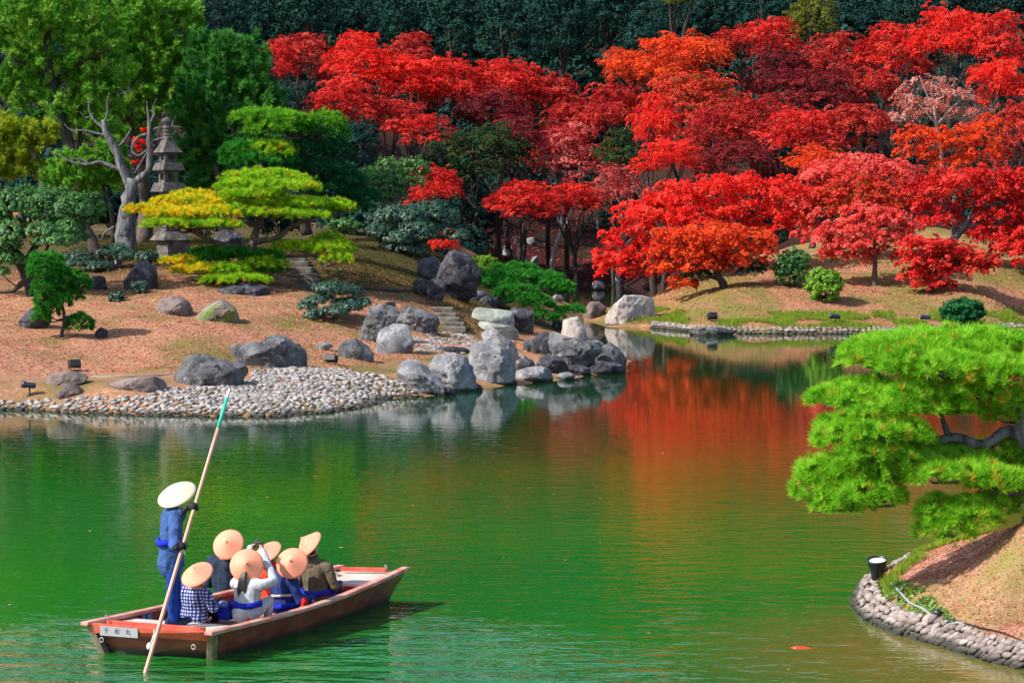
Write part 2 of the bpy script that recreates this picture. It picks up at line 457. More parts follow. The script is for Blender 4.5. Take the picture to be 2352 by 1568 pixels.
def straw_mat(name, a, b_):
    m, nt, out = newmat(name)
    v = nt.nodes.new("ShaderNodeTexCoord").outputs['Object']
    w = nt.nodes.new("ShaderNodeTexWave"); w.wave_type = 'RINGS'; w.rings_direction = 'SPHERICAL'
    w.inputs['Scale'].default_value = 34; w.inputs['Distortion'].default_value = 4; w.inputs['Detail'].default_value = 3
    nt.links.new(v, w.inputs['Vector'])
    n = ntex(nt, 60, 3, .6, v)
    mx = nt.nodes.new("ShaderNodeMath"); mx.operation = 'MULTIPLY'; nt.links.new(w.outputs['Fac'], mx.inputs[0]); nt.links.new(n.outputs[0], mx.inputs[1])
    r = ramp(nt, [a, b_], [.1, .6]); nt.links.new(mx.outputs[0], r.inputs[0])
    d = nt.nodes.new("ShaderNodeBsdfPrincipled"); d.inputs['Roughness'].default_value = .7
    nt.links.new(r.outputs[0], d.inputs['Base Color'])
    bp = nt.nodes.new("ShaderNodeBump"); bp.inputs['Strength'].default_value = .25; bp.inputs['Distance'].default_value = .004
    nt.links.new(mx.outputs[0], bp.inputs['Height']); nt.links.new(bp.outputs[0], d.inputs['Normal'])
    nt.links.new(d.outputs[0], out.inputs[0])
    return m
M['straw'] = straw_mat("straw_hat_weave", (.82, .25, .14), (.92, .39, .26))
M['straw_pale'] = straw_mat("straw_hat_weave_pale", (.60, .49, .35), (.74, .64, .50))

def ground_mat(name, cols, moss, moss_lo, moss_hi, fine=(.30, .12, .08), patch=None):
    m, nt, out = newmat(name)
    v = pos_vec(nt)
    n1 = ntex(nt, .35, 4, .6, v); n2 = ntex(nt, 7, 6, .7, v)
    r = ramp(nt, cols, [.28, .5, .74][:len(cols)]); nt.links.new(n2.outputs[0], r.inputs[0])
    rm = ramp(nt, [(0, 0, 0), (1, 1, 1)], [moss_lo, moss_hi]); nt.links.new(n1.outputs[0], rm.inputs[0])
    c = mixc(nt, rm.outputs[0], r.outputs[0], moss)
    if patch:                                   # mound moss with tree shade painted into its colour: centre, radius, colour
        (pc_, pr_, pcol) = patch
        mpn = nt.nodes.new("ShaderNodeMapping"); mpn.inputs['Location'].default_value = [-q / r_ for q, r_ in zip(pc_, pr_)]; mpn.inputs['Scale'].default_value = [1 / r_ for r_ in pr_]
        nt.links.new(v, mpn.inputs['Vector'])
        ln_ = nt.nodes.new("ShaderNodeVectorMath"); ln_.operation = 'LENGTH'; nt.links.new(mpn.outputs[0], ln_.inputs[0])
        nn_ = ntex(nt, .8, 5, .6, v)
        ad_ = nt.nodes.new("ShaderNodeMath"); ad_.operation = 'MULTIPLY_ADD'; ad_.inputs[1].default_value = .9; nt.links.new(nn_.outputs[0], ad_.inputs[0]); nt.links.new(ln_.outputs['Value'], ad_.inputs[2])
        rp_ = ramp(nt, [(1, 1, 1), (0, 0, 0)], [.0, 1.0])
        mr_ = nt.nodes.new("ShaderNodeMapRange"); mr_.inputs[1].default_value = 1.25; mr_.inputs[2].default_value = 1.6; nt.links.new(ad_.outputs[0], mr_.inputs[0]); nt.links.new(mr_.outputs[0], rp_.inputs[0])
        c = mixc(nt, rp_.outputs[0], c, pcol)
    n4 = ntex(nt, 28, 4, .75, v)
    rf = ramp(nt, [(0, 0, 0), (1, 1, 1)], [.55, .68]); nt.links.new(n4.outputs[0], rf.inputs[0])
    c = mixc(nt, rf.outputs[0], c, fine)
    b = nt.nodes.new("ShaderNodeBsdfPrincipled"); b.inputs['Roughness'].default_value = .95; b.inputs['Specular IOR Level'].default_value = .1
    nt.links.new(c, b.inputs['Base Color'])
    n3 = ntex(nt, 16, 6, .75, v)
    bp = nt.nodes.new("ShaderNodeBump"); bp.inputs['Strength'].default_value = .9; bp.inputs['Distance'].default_value = .06
    nt.links.new(n3.outputs[0], bp.inputs['Height']); nt.links.new(bp.outputs[0], b.inputs['Normal'])
    nt.links.new(b.outputs[0], out.inputs[0])
    return m
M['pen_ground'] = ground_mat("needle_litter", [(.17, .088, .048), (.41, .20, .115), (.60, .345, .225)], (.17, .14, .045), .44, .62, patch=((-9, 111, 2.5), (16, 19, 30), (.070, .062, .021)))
M['far_ground'] = ground_mat("leaf_litter_bank", [(.15, .08, .045), (.36, .17, .095), (.56, .31, .20)], (.17, .165, .045), .40, .56, (.45, .09, .05))
M['near_ground'] = ground_mat("leaf_litter_near", [(.18, .09, .055), (.44, .22, .15), (.66, .42, .33)], (.24, .25, .06), .48, .66, (.50, .14, .09))
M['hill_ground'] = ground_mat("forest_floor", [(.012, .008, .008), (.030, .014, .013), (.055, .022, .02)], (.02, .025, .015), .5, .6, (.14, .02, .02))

def water_mat():
    m, nt, out = newmat("pond_water")
    v = pos_vec(nt)
    n0 = ntex(nt, .07, 3, .5, v)
    r = ramp(nt, [(.007, .090, .016), (.010, .135, .012), (.034, .155, .006)], [.3, .5, .7]); nt.links.new(n0.outputs[0], r.inputs[0])
    # shallow olive margin round the near promontory
    vd = nt.nodes.new("ShaderNodeVectorMath"); vd.operation = 'DISTANCE'; vd.inputs[1].default_value = (6.6, 33.2, 0)
    nt.links.new(v, vd.inputs[0])
    rs = ramp(nt, [(1, 1, 1), (0, 0, 0)], [.0, 1.0])
    mr = nt.nodes.new("ShaderNodeMapRange"); mr.inputs[1].default_value = 2.4; mr.inputs[2].default_value = 5.2; mr.inputs[3].default_value = 0.0; mr.inputs[4].default_value = 1.0
    nt.links.new(vd.outputs['Value'], mr.inputs[0]); nt.links.new(mr.outputs[0], rs.inputs[0])
    sy = nt.nodes.new("ShaderNodeSeparateXYZ"); nt.links.new(v, sy.inputs[0])
    md = nt.nodes.new("ShaderNodeMapRange"); md.inputs[1].default_value = 46; md.inputs[2].default_value = 66      # stronger far reflection put into the colour: water darkens with distance
    nt.links.new(sy.outputs[1], md.inputs[0])
    cfar = mixc(nt, md.outputs[0], r.outputs[0], (.006, .034, .008))
    c = mixc(nt, rs.outputs[0], cfar, (.135, .115, .018))
    b = nt.nodes.new("ShaderNodeBsdfPrincipled")
    nt.links.new(c, b.inputs['Base Color'])
    b.inputs['Roughness'].default_value = .0; b.inputs['IOR'].default_value = 1.36
    # wind ripples + stronger wake round the boat
    v1 = pos_vec(nt, (.55, 1.0, 1.0))
    a1 = ntex(nt, 2.6, 3, .55, v1, .4); a2 = ntex(nt, 9.0, 2, .5, v1, .2)
    ad = nt.nodes.new("ShaderNodeMath"); ad.operation = 'MULTIPLY_ADD'; ad.inputs[1].default_value = .22
    nt.links.new(a2.outputs[0], ad.inputs[0]); nt.links.new(a1.outputs[0], ad.inputs[2])
    wk = nt.nodes.new("ShaderNodeVectorMath"); wk.operation = 'DISTANCE'; wk.inputs[1].default_value = (-3.3, 32.0, 0)
    nt.links.new(v, wk.inputs[0])
    mk = nt.nodes.new("ShaderNodeMapRange"); mk.inputs[1].default_value = 2.0; mk.inputs[2].default_value = 5.5; mk.inputs[3].default_value = .10; mk.inputs[4].default_value = .014
    nt.links.new(wk.outputs['Value'], mk.inputs[0])
    vb = pos_vec(nt, (.35, 1.0, 1.0)); a3 = ntex(nt, 2.0, 2, .5, vb, .5)
    mw = nt.nodes.new("ShaderNodeMapRange"); mw.inputs[1].default_value = 1.5; mw.inputs[2].default_value = 5.0; mw.inputs[3].default_value = 2.2; mw.inputs[4].default_value = 0.0
    nt.links.new(wk.outputs['Value'], mw.inputs[0])
    a4 = nt.nodes.new("ShaderNodeMath"); a4.operation = 'MULTIPLY_ADD'
    nt.links.new(a3.outputs[0], a4.inputs[0]); nt.links.new(mw.outputs[0], a4.inputs[1]); nt.links.new(ad.outputs[0], a4.inputs[2]); ad = a4
    # calmer with distance in the sheltered inlet
    mf = nt.nodes.new("ShaderNodeMapRange"); mf.inputs[1].default_value = 34; mf.inputs[2].default_value = 72; mf.inputs[3].default_value = 1.0; mf.inputs[4].default_value = .13
    nt.links.new(sy.outputs[1], mf.inputs[0])
    mm = nt.nodes.new("ShaderNodeMath"); mm.operation = 'MULTIPLY'; nt.links.new(mk.outputs[0], mm.inputs[0]); nt.links.new(mf.outputs[0], mm.inputs[1])
    bp = nt.nodes.new("ShaderNodeBump"); bp.inputs['Strength'].default_value = 1.0
    nt.links.new(mm.outputs[0], bp.inputs['Distance'])
    nt.links.new(ad.outputs[0], bp.inputs['Height']); nt.links.new(bp.outputs[0], b.inputs['Normal'])
    nt.links.new(b.outputs[0], out.inputs[0])
    return m
M['water'] = water_mat()
# ------------------------------------------------------------------ terrain
class Field:
    def __init__(s, pts, c=1.2):
        P_ = np.array(pts, float)
        s.xy, s.c = P_[:, :2], c
        A = s.k(s.xy) + np.eye(len(P_)) * 1e-6
        n = len(P_)
        B = np.zeros((n + 1, n + 1)); B[:n, :n] = A; B[n, :n] = 1; B[:n, n] = 1
        w = np.linalg.solve(B, np.concatenate([P_[:, 2], [0]]))
        s.w, s.b = w[:n], w[n]
    def k(s, q):
        d2 = ((q[:, None, :] - s.xy[None]) ** 2).sum(-1)
        return np.sqrt(d2 + s.c ** 2)
    def __call__(s, q):
        q = np.asarray(q, float).reshape(-1, 2)
        out = np.empty(len(q))
        for i in range(0, len(q), 20000):
            out[i:i + 20000] = s.k(q[i:i + 20000]) @ s.w + s.b
        return out

def px(lst):
    out = []
    for (x, y, z) in lst:
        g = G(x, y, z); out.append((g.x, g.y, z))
    return out

main_pts = px([
    # left promontory: water line
    (-160, 940, 0), (-60, 940, 0), (60, 942, 0), (200, 948, 0), (330, 953, 0), (480, 957, 0), (620, 955, 0), (740, 948, 0), (850, 932, 0), (940, 912, 0),
    (1040, 902, 0), (1150, 888, 0), (1270, 874, 0), (1370, 862, 0), (1440, 852, 0), (1440, 836, 0), (1400, 800, 0), (1330, 760, 0), (1260, 718, 0), (1235, 680, 0), (1225, 660, 0),
    # top of the cobbles and the slope behind
    (-100, 905, .35), (100, 905, .35), (230, 905, .4), (400, 892, .45), (560, 878, .5), (700, 846, .6), (820, 850, .5), (940, 880, .3),
    (-100, 850, .8), (100, 868, .55), (300, 862, .65), (-100, 790, 1.3), (135, 797, 1.05), (300, 800, 1.0), (420, 770, 1.3), (520, 760, 1.3), (650, 770, 1.1), (760, 800, .8),
    (0, 700, 1.9), (200, 700, 1.9), (420, 700, 1.9), (560, 700, 1.85), (700, 720, 1.6), (0, 620, 2.6), (200, 640, 2.5), (420, 600, 3.0), (620, 640, 2.5), (700, 660, 2.2), (760, 660, 2.2),
    (860, 660, 2.2), (800, 600, 2.9), (780, 560, 3.3), (880, 555, 3.4), (700, 600, 3.0), (940, 640, 2.3), (900, 720, 1.5), (1000, 700, 1.6), (1020, 762, .9), (900, 790, .75), (1000, 800, .7),
    (1080, 760, .85), (1140, 775, .6), (1100, 830, .4), (1230, 840, .3), (1320, 840, .25), (1300, 800, .35), (1240, 760, .5), (1060, 610, 2.5), (1120, 660, 1.7), (1180, 690, .9), (960, 575, 3.1), (1040, 570, 2.8),
    # far bank
    (1385, 748, 0), (1425, 722, .3),
    (1600, 705, .8), (1660, 670, 1.35), (1800, 660, 1.5), (1780, 720, .6), (1950, 705, .8), (2010, 655, 1.5), (2135, 684, 1.1), (2300, 625, 2.0), (2300, 700, .85), (2500, 640, 1.9), (1520, 672, 1.05), (1800, 580, 2.6), (1950, 570, 2.7), (2300, 560, 2.8),
]) + [
    (20, 133, 3.6), (11, 130.5, 2.2), (32, 133, 3.8), (45, 130, 3.8), (8, 122, 1.7),
    (12, 145, 5.2), (22, 145, 6), (35, 145, 6.3), (12, 165, 9.5), (22, 165, 10.2), (38, 165, 10.5), (10, 200, 16.5), (25, 200, 17), (45, 200, 18), (10, 250, 34), (25, 250, 35), (45, 250, 36), (0, 310, 58), (30, 310, 60), (60, 310, 60), (70, 200, 18), (70, 250, 36),
    (2.0, 158, 0), (5, 158, 0), (8, 154, .3), (3, 164, 1.3), (5.5, 166, 1.5), (3, 178, 4.2), (6, 180, 4.6), (3, 200, 14),
    (-2, 130, 2.6), (-2, 150, 2.4), (-6, 150, 4.2), (-5, 175, 9), (-5, 200, 15.5), (-5, 250, 33), (-14, 118, 3.4), (-24, 118, 3.5), (-8, 118, 3.2), (-15, 140, 5), (-15, 160, 8), (-15, 200, 16.5), (-15, 250, 33),
    (-30, 140, 5.2), (-30, 170, 10), (-32, 200, 17), (-35, 250, 34), (-35, 310, 58), (-70, 200, 18), (-70, 250, 35), (-70, 140, 5), (-45, 110, 3), (-45, 85, 1.4),
    (3.2, 140, -.5), (3.4, 150, -.4), (2.9, 126, -.6), (2.9, 114, -.5), (4.4, 104, -.8), (4.6, 96, -.8), (4.9, 86, -.8), (8, 98, -.9), (14, 98, -.9), (22, 98, -.9), (34, 98, -.9), (45, 98, -.9),
    (-45, 60, -.9), (-25, 60, -.9), (-15, 62, -.9), (-8, 62, -.9), (-3, 66, -.9), (0, 68, -.9), (3, 72, -.9), (6, 78, -.9), (10, 70, -1), (20, 80, -1), (40, 80, -1), (10, 88, -1), (30, 60, -1),
    (4.3, 122, -.15), (4.6, 128, -.5), (5.2, 131, -.45), (5.5, 136, -.5), (6.5, 142, -.45), (7.5, 148, -.3), (6.3, 124.5, .35), (7.4, 128, .3), (9, 132, .9), (6, 150, -.3),
]
for x_, y_ in [(1430, 751), (1500, 753), (1560, 759), (1600, 763), (1650, 765), (1700, 766), (1775, 767), (1850, 767), (1925, 767), (2000, 767), (2075, 766), (2150, 765), (2250, 761), (2352, 757), (2480, 753), (2600, 750)]:
    g = G(x_, y_, 0)
    main_pts += [(g.x, g.y - .5, -.35), (g.x, g.y + .12, .0), (g.x, g.y + .55, .2), (g.x, g.y + 1.8, .36)]
FIELD = Field(main_pts)

def relief(q):
    q = np.asarray(q)
    return .035 * np.sin(q[:, 0] * 1.7 + np.sin(q[:, 1] * 1.1) * 2) * np.sin(q[:, 1] * 1.3 + 1) + .02 * np.sin(q[:, 0] * 4.1 + q[:, 1] * 2.3)

def gh(x, y):
    q = np.array([[x, y]]); return float(FIELD(q)[0] + relief(q)[0])

def onground(pxx, pyy, field=None, y0=60.0, y1=220.0):
    """first point of the ground seen at this pixel"""
    d = ray(pxx, pyy)
    ys = np.arange(y0, y1, .2)
    t = ys / d.y
    q = np.stack([d.x * t, ys], 1)
    z = HC + d.z * t
    h = (field or FIELD)(q)
    i = np.nonzero(z < np.maximum(h, 0.0))[0]
    if not len(i): return P(pxx, pyy, y1)
    i = i[0]
    return Vector((q[i, 0], q[i, 1], max(float(h[i]), 0.0)))

def grid(name, field, x0, x1, y0, y1, step, keep, mat, zmin=-.55, rel=True, roots=None):
    xs = np.arange(x0, x1 + step * .5, step); ys = np.arange(y0, y1 + step * .5, step)
    X, Y = np.meshgrid(xs, ys)
    q = np.stack([X.ravel(), Y.ravel()], 1)
    z = field(q)
    if rel: z = z + relief(q)
    V = np.column_stack([q, z])
    nx = len(xs)
    I = (np.arange(len(ys) - 1)[:, None] * nx + np.arange(nx - 1)[None]).ravel()
    Fq = np.stack([I, I + 1, I + nx + 1, I + nx], 1)
    cen = V[Fq].mean(1)
    k = keep(cen) & (V[Fq][:, :, 2].max(1) > zmin)
    Fq = Fq[k]
    used = np.unique(Fq); mp = np.zeros(len(V), int); mp[used] = np.arange(len(used))
    o = link(name, mesh_np(name, V[used], mp[Fq], smooth=True), mat)
    o['kind'] = 'structure'
    return o

isleft = lambda c: ((c[:, 1] < 100) & (c[:, 0] < 6.5)) | (c[:, 0] < 3.0)
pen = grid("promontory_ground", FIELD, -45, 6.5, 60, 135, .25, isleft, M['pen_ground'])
far = grid("far_bank_ground", FIELD, 3, 50, 95, 135, .25, lambda c: ~isleft(c), M['far_ground'])
hill = grid("hillside_ground", FIELD, -80, 80, 135, 310, .5, lambda c: c[:, 0] == c[:, 0], M['hill_ground'], zmin=-3.0)

NWL = [G(x, y, 0) for x, y in [(2500, 1580), (2425, 1560), (2352, 1540), (2300, 1527), (2250, 1514), (2200, 1498), (2150, 1482), (2100, 1468), (2050, 1455), (2015, 1440), (1985, 1424), (1965, 1404), (1957, 1386), (1958, 1366), (1968, 1348), (1988, 1336), (2010, 1326), (2035, 1312), (2062, 1298)]]
def inward(poly):
    out = []
    for i, p in enumerate(poly):
        d = poly[min(i + 1, len(poly) - 1)] - poly[max(i - 1, 0)]
        out.append(Vector((d.y, -d.x, 0)).normalized())
    return out
near_pts = []
for p, n in zip(NWL, inward(NWL)):
    near_pts += [(p.x - n.x * .25, p.y - n.y * .25, -.35), (p.x + n.x * .06, p.y + n.y * .06, -.12), (p.x + n.x * .34, p.y + n.y * .34, .16)]
near_pts += px([
    (2130, 1400, .26), (2200, 1385, .36), (2200, 1310, .60), (2100, 1345, .45), (2352, 1400, .40), (2352, 1300, .9), (2352, 1195, 1.32), (2230, 1235, .85), (2115, 1272, .55), (2470, 1400, .42), (2500, 1300, .95), (2500, 1150, 1.5), (2300, 1440, .27), (2400, 1440, .24), (2060, 1365, .32),
]) + [(5.2, 41.5, -.5), (6.2, 40.5, -.1), (7.5, 40, 0), (9, 40, .1), (9.5, 36, 1.8), (11, 34, 1.6), (4, 36.5, -.7), (4.6, 34.5, -.8), (5.4, 32, -.8), (5.0, 33.6, -.8), (4.3, 35.6, -.8), (4.1, 37.5, -.7), (6.2, 31, -.8), (7, 30, -.6), (9, 29.5, -.4), (3.9, 39.5, -.7), (12, 38, 1.2), (12, 31, .8), (10, 44, -.6), (14, 44, -.4)]
NEAR = Field(near_pts, .25)
near = grid("near_bank_ground", NEAR, 3.5, 13, 29, 45, .1, lambda c: c[:, 0] == c[:, 0], M['near_ground'], zmin=-.3, rel=False)
def nh(x, y): return float(NEAR(np.array([[x, y]]))[0])
def onnear(a, b): return onground(a, b, NEAR, 30.0, 44.0)

mb = MB(); mb.quads([(-90, -30, 0), (90, -30, 0), (90, 170, 0), (-90, 170, 0)], [(0, 1, 2, 3)])
water = mb.build("pond_water", M['water']); water['kind'] = 'structure'
mb = MB(); mb.quads([(-120, -60, -1.1), (120, -60, -1.1), (120, 172, -1.1), (-120, 172, -1.1)], [(0, 1, 2, 3)])
bed = mb.build("pond_bed_ground", M['cobble_bed']); bed['kind'] = 'structure'
# ------------------------------------------------------------------ foliage generators (numpy)
def rot_frames(N):
    """orthonormal in-plane axes for unit normals N"""
    a = np.where(np.abs(N[:, 2:3]) < .9, np.array([[0., 0., 1.]]), np.array([[1., 0., 0.]]))
    U = np.cross(N, a); U /= np.linalg.norm(U, axis=1, keepdims=True) + 1e-9
    return U, np.cross(N, U)

def unit(v): return v / (np.linalg.norm(v, axis=1, keepdims=True) + 1e-9)

def leaves(C, N, size, tint, aspect=.6):
    n = len(C)
    U, W = rot_frames(N)
    th = R.uniform(0, 2 * np.pi, n)[:, None]
    A = U * np.cos(th) + W * np.sin(th); B = np.cross(N, A)
    s = (size * R.uniform(.7, 1.3, n))[:, None]
    V = np.stack([C - A * s * .5, C + B * s * .5 * aspect, C + A * s * .5, C - B * s * .5 * aspect], 1).reshape(-1, 3)
    return V, np.arange(4 * n).reshape(n, 4), np.repeat(tint, 4)

def join(parts):
    V, Fq, T, n = [], [], [], 0
    for v, f, t in parts:
        V.append(v); Fq.append(f + n); T.append(t); n += len(v)
    return np.concatenate(V), np.concatenate(Fq), np.concatenate(T)

def ball(n):
    return unit(R.normal(size=(n, 3)))

def maple_leaves(lobes, nleaf, leaf, flat=.11, layer=True, per=90, up=.75, bias=0.0):
    """lobes [(c, r)], layered sprays as maples grow them"""
    area = np.array([r[0] * r[2] + r[0] * r[1] + r[1] * r[2] for c, r in lobes])
    parts = []
    for (c, r), w in zip(lobes, area / area.sum()):
        ncl = max(6, int(nleaf * w / per))
        d = ball(ncl * 2); d = d[d[:, 2] > -.55][:ncl]
        rr = R.uniform(.25, 1.32, len(d)) ** .6
        cc = np.array(c) + d * np.array(r) * rr[:, None]
        crad = (.22 * (r[0] + r[1]) * .5) * R.uniform(.5, 1.5, len(d)) * np.where(rr > 1, .75, 1)
        nrm = unit(d * np.array([.55, .55, .3]) + np.array([0, 0, up]) + R.normal(size=d.shape) * .18)
        k = per
        U, W = rot_frames(nrm)
        th = R.uniform(0, 2 * np.pi, (len(d), k)); ro = np.sqrt(R.uniform(0, 1, (len(d), k)))
        # ragged outline of a spray
        ro = ro * (1 + .35 * np.sin(3 * th + R.uniform(0, 6, (len(d), 1))) + .25 * np.sin(7 * th + R.uniform(0, 6, (len(d), 1)))) * crad[:, None]
        p = cc[:, None] + U[:, None] * (ro * np.cos(th))[..., None] + W[:, None] * (ro * np.sin(th))[..., None] + nrm[:, None] * (R.normal(size=(len(d), k)) * flat * crad[:, None] - .28 * ro ** 2 / crad[:, None])[..., None]
        nn = unit((nrm[:, None] + R.normal(size=p.shape) * .55).reshape(-1, 3))
        t = np.clip((R.uniform(0, 1, (len(d), 1)) * .62 + R.uniform(0, 1, (len(d), k)) * .38 + bias).ravel(), 0, 1)
        parts.append(leaves(p.reshape(-1, 3), nn, leaf, t, .7))
    return join(parts)

def clump_leaves(lobes, nleaf, leaf, per=60, shell=.75, crf=.2, aspect=.6, low=-.7):
    """round leaf clumps over lobes (broadleaf trees and shrubs)"""
    area = np.array([r[0] * r[2] + r[0] * r[1] + r[1] * r[2] for c, r in lobes])
    parts = []
    for (c, r), w in zip(lobes, area / area.sum()):
        ncl = max(6, int(nleaf * w / per))
        d = ball(ncl * 2); d = d[d[:, 2] > low][:ncl]
        cc = np.array(c) + d * np.array(r) * (shell + (1.02 - shell) * R.uniform(0, 1, (len(d), 1)))
        crad = crf * np.mean(r) * R.uniform(.6, 1.4, len(d))
        e = R.normal(size=(len(d), per, 3)); e /= np.linalg.norm(e, axis=2, keepdims=True)
        p = cc[:, None] + e * (crad[:, None] * R.uniform(.3, 1, (len(d), per)))[..., None] * np.array([1.1, 1.1, .75])
        nn = unit((e * .7 + d[:, None] * .5 + np.array([0, 0, .35]) + R.normal(size=e.shape) * .3).reshape(-1, 3))
        t = np.clip((R.uniform(0, 1, (len(d), 1)) * .6 + R.uniform(0, 1, (len(d), per)) * .4).ravel(), 0, 1)
        parts.append(leaves(p.reshape(-1, 3), nn, leaf, t, aspect))
    return join(parts)

def needles(C, D, L, w, n, tint, spread=.8):
    """tufts: n thin triangles round every direction D"""
    m = len(C)
    e = R.normal(size=(m, n, 3)); e /= np.linalg.norm(e, axis=2, keepdims=True)
    d = D[:, None] + e * spread
    d /= np.linalg.norm(d, axis=2, keepdims=True)
    s = R.normal(size=d.shape); s = np.cross(d, s); s /= np.linalg.norm(s, axis=2, keepdims=True) + 1e-9
    ln = L * R.uniform(.7, 1.2, (m, n, 1))
    b = C[:, None] + d * ln * .05
    V = np.stack([b - s * w * .5, b + s * w * .5, b + d * ln], 2).reshape(-1, 3)
    t = np.clip(np.repeat(tint, n) + R.normal(size=m * n) * .08, 0, 1)
    return V, np.arange(3 * m * n).reshape(-1, 3), np.repeat(t, 3)

def pad_tufts(c, r, spacing, low=-.25):
    """tuft positions over the upper side of a flattened pad with a lumpy outline"""
    a = math.pi * r[0] * r[1] * 1.25
    n = int(a / spacing ** 2) + 12
    d = ball(n * 3); d = d[d[:, 2] > low][:n]
    ph = R.uniform(0, 6, 4)
    az = np.arctan2(d[:, 1], d[:, 0])
    lump = 1 + .13 * np.sin(3 * az + ph[0]) + .09 * np.sin(5 * az + ph[1]) + .08 * np.sin(9 * az + ph[2])
    q = d * np.array(r) * (lump * R.uniform(.86, 1.04, len(d)))[:, None]
    q[:, 2] += .14 * r[2] * np.sin(q[:, 0] / r[0] * 6 + ph[3]) * np.cos(q[:, 1] / r[1] * 5)
    nrm = unit(d / np.array(r)[None])
    D = unit(nrm * .75 + d * .35 + np.array([0, 0, .75]))
    return np.array(c) + q, D

def pine_pad(c, r, spacing, L, w, n, low=-.25):
    C, D = pad_tufts(c, r, spacing, low)
    t = R.uniform(.05, .8, len(C)); t[R.uniform(0, 1, len(C)) > .965] = 1.0
    return needles(C, D, L, w, n, t)

def leaf_pad(c, r, spacing, leaf, k=7, low=-.35):
    C, D = pad_tufts(c, r, spacing, low)
    e = ball(len(C) * k).reshape(len(C), k, 3)
    p = (C[:, None] + e * spacing * .8).reshape(-1, 3)
    nn = unit((D[:, None] + e * .7).reshape(-1, 3))
    t = np.clip(np.repeat(R.uniform(0, .7, len(C)), k) + R.uniform(-.2, .35, len(p)), 0, 1)
    return leaves(p, nn, leaf, t, .6)

def flame(lobes, n, L, w, k=9, upw=.8):
    """juniper: upright feathery sprays"""
    area = np.array([r[0] * r[2] + r[0] * r[1] + r[1] * r[2] for c, r in lobes])
    parts = []
    for (c, r), wgt in zip(lobes, area / area.sum()):
        m = int(n * wgt)
        ns = max(10, m // 14)
        d0 = ball(ns); d0 = d0[d0[:, 2] > -.75]
        cc = np.array(c) + d0 * np.array(r) * R.uniform(.6, 1.0, (len(d0), 1))
        sh = np.repeat(R.uniform(0, .75, len(d0)), 14)
        ax = unit(d0 * .65 + np.array([0, 0, upw]) + R.normal(size=d0.shape) * .25)
        hl = .30 * np.mean(r) * R.uniform(.6, 1.5, (len(d0), 1, 1))
        tt = R.uniform(0, 1, (len(d0), 14, 1))
        p = cc[:, None] + ax[:, None] * tt * hl * 1.5 + R.normal(size=(len(d0), 14, 3)) * (hl * .22 * (1.05 - tt))
        D = unit((np.repeat(ax, 14, 0) + R.normal(size=(len(d0) * 14, 3)) * .35))
        parts.append(needles(p.reshape(-1, 3), D, L, w, k, np.clip(sh + R.uniform(0, .25, len(sh)), 0, 1), .55))
    return join(parts)

def L3(lobes, Y, deep=.85):
    """[(px,py,rx,ry,(dy))] in photo pixels at depth Y -> [(centre, radii)]"""
    out = []
    for l in lobes:
        y = Y + (l[4] if len(l) > 4 else 0)
        k = y / FL
        out.append((tuple(P(l[0], l[1], y)), (l[2] * k, l[2] * k * deep, l[3] * k)))
    return out

def foliage(name, arr, mat, parent=None):
    V, Fq, T = arr
    return link(name, mesh_np(name, V, Fq, T), mat, parent)

def limbs(mb, base, targets, r0, r1=.03, fork=.45, wob=.25):
    """trunk from base that forks towards targets"""
    base = Vector(base)
    tops = [Vector(t) for t in targets]
    mean = sum(tops, Vector()) / len(tops)
    f = base.lerp(mean, fork); f.x = base.x + (mean.x - base.x) * fork * .6
    mid = base.lerp(f, .5) + Vector((R.normal() * .06, R.normal() * .06, 0)) * (f - base).length
    mb.tube([base - Vector((0, 0, .15)), mid, f], [r0 * 1.25, r0 * .9, r0 * .7], 8, wob)
    for t in tops:
        m1 = f.lerp(t, .5) + Vector((R.normal(), R.normal(), R.normal() * .6)) * (t - f).length * .10
        mb.tube([f - (f - base).normalized() * r0 * .3, m1, t], [r0 * .55, r0 * .35, r1], 6, wob)
    return f
# ------------------------------------------------------------------ rocks
_ico = {}
def ico(n):
    if n not in _ico:
        bm = bmesh.new(); bmesh.ops.create_icosphere(bm, subdivisions=n, radius=1.0)
        bm.verts.ensure_lookup_table()
        V = np.array([v.co[:] for v in bm.verts]); Fq = np.array([[v.index for v in f.verts] for f in bm.faces]); bm.free()
        _ico[n] = (V, Fq)
    return _ico[n]

def ball_():
    v = R.normal(size=3); return v / np.linalg.norm(v)

def vnoise(V, scale, seed=0.0, oct=4):
    out = np.empty(len(V))
    for i, v in enumerate(V):
        out[i] = noise.fractal(Vector((v[0] * scale + seed, v[1] * scale - seed, v[2] * scale + seed * .7)), .9, 2.1, oct)
    return out

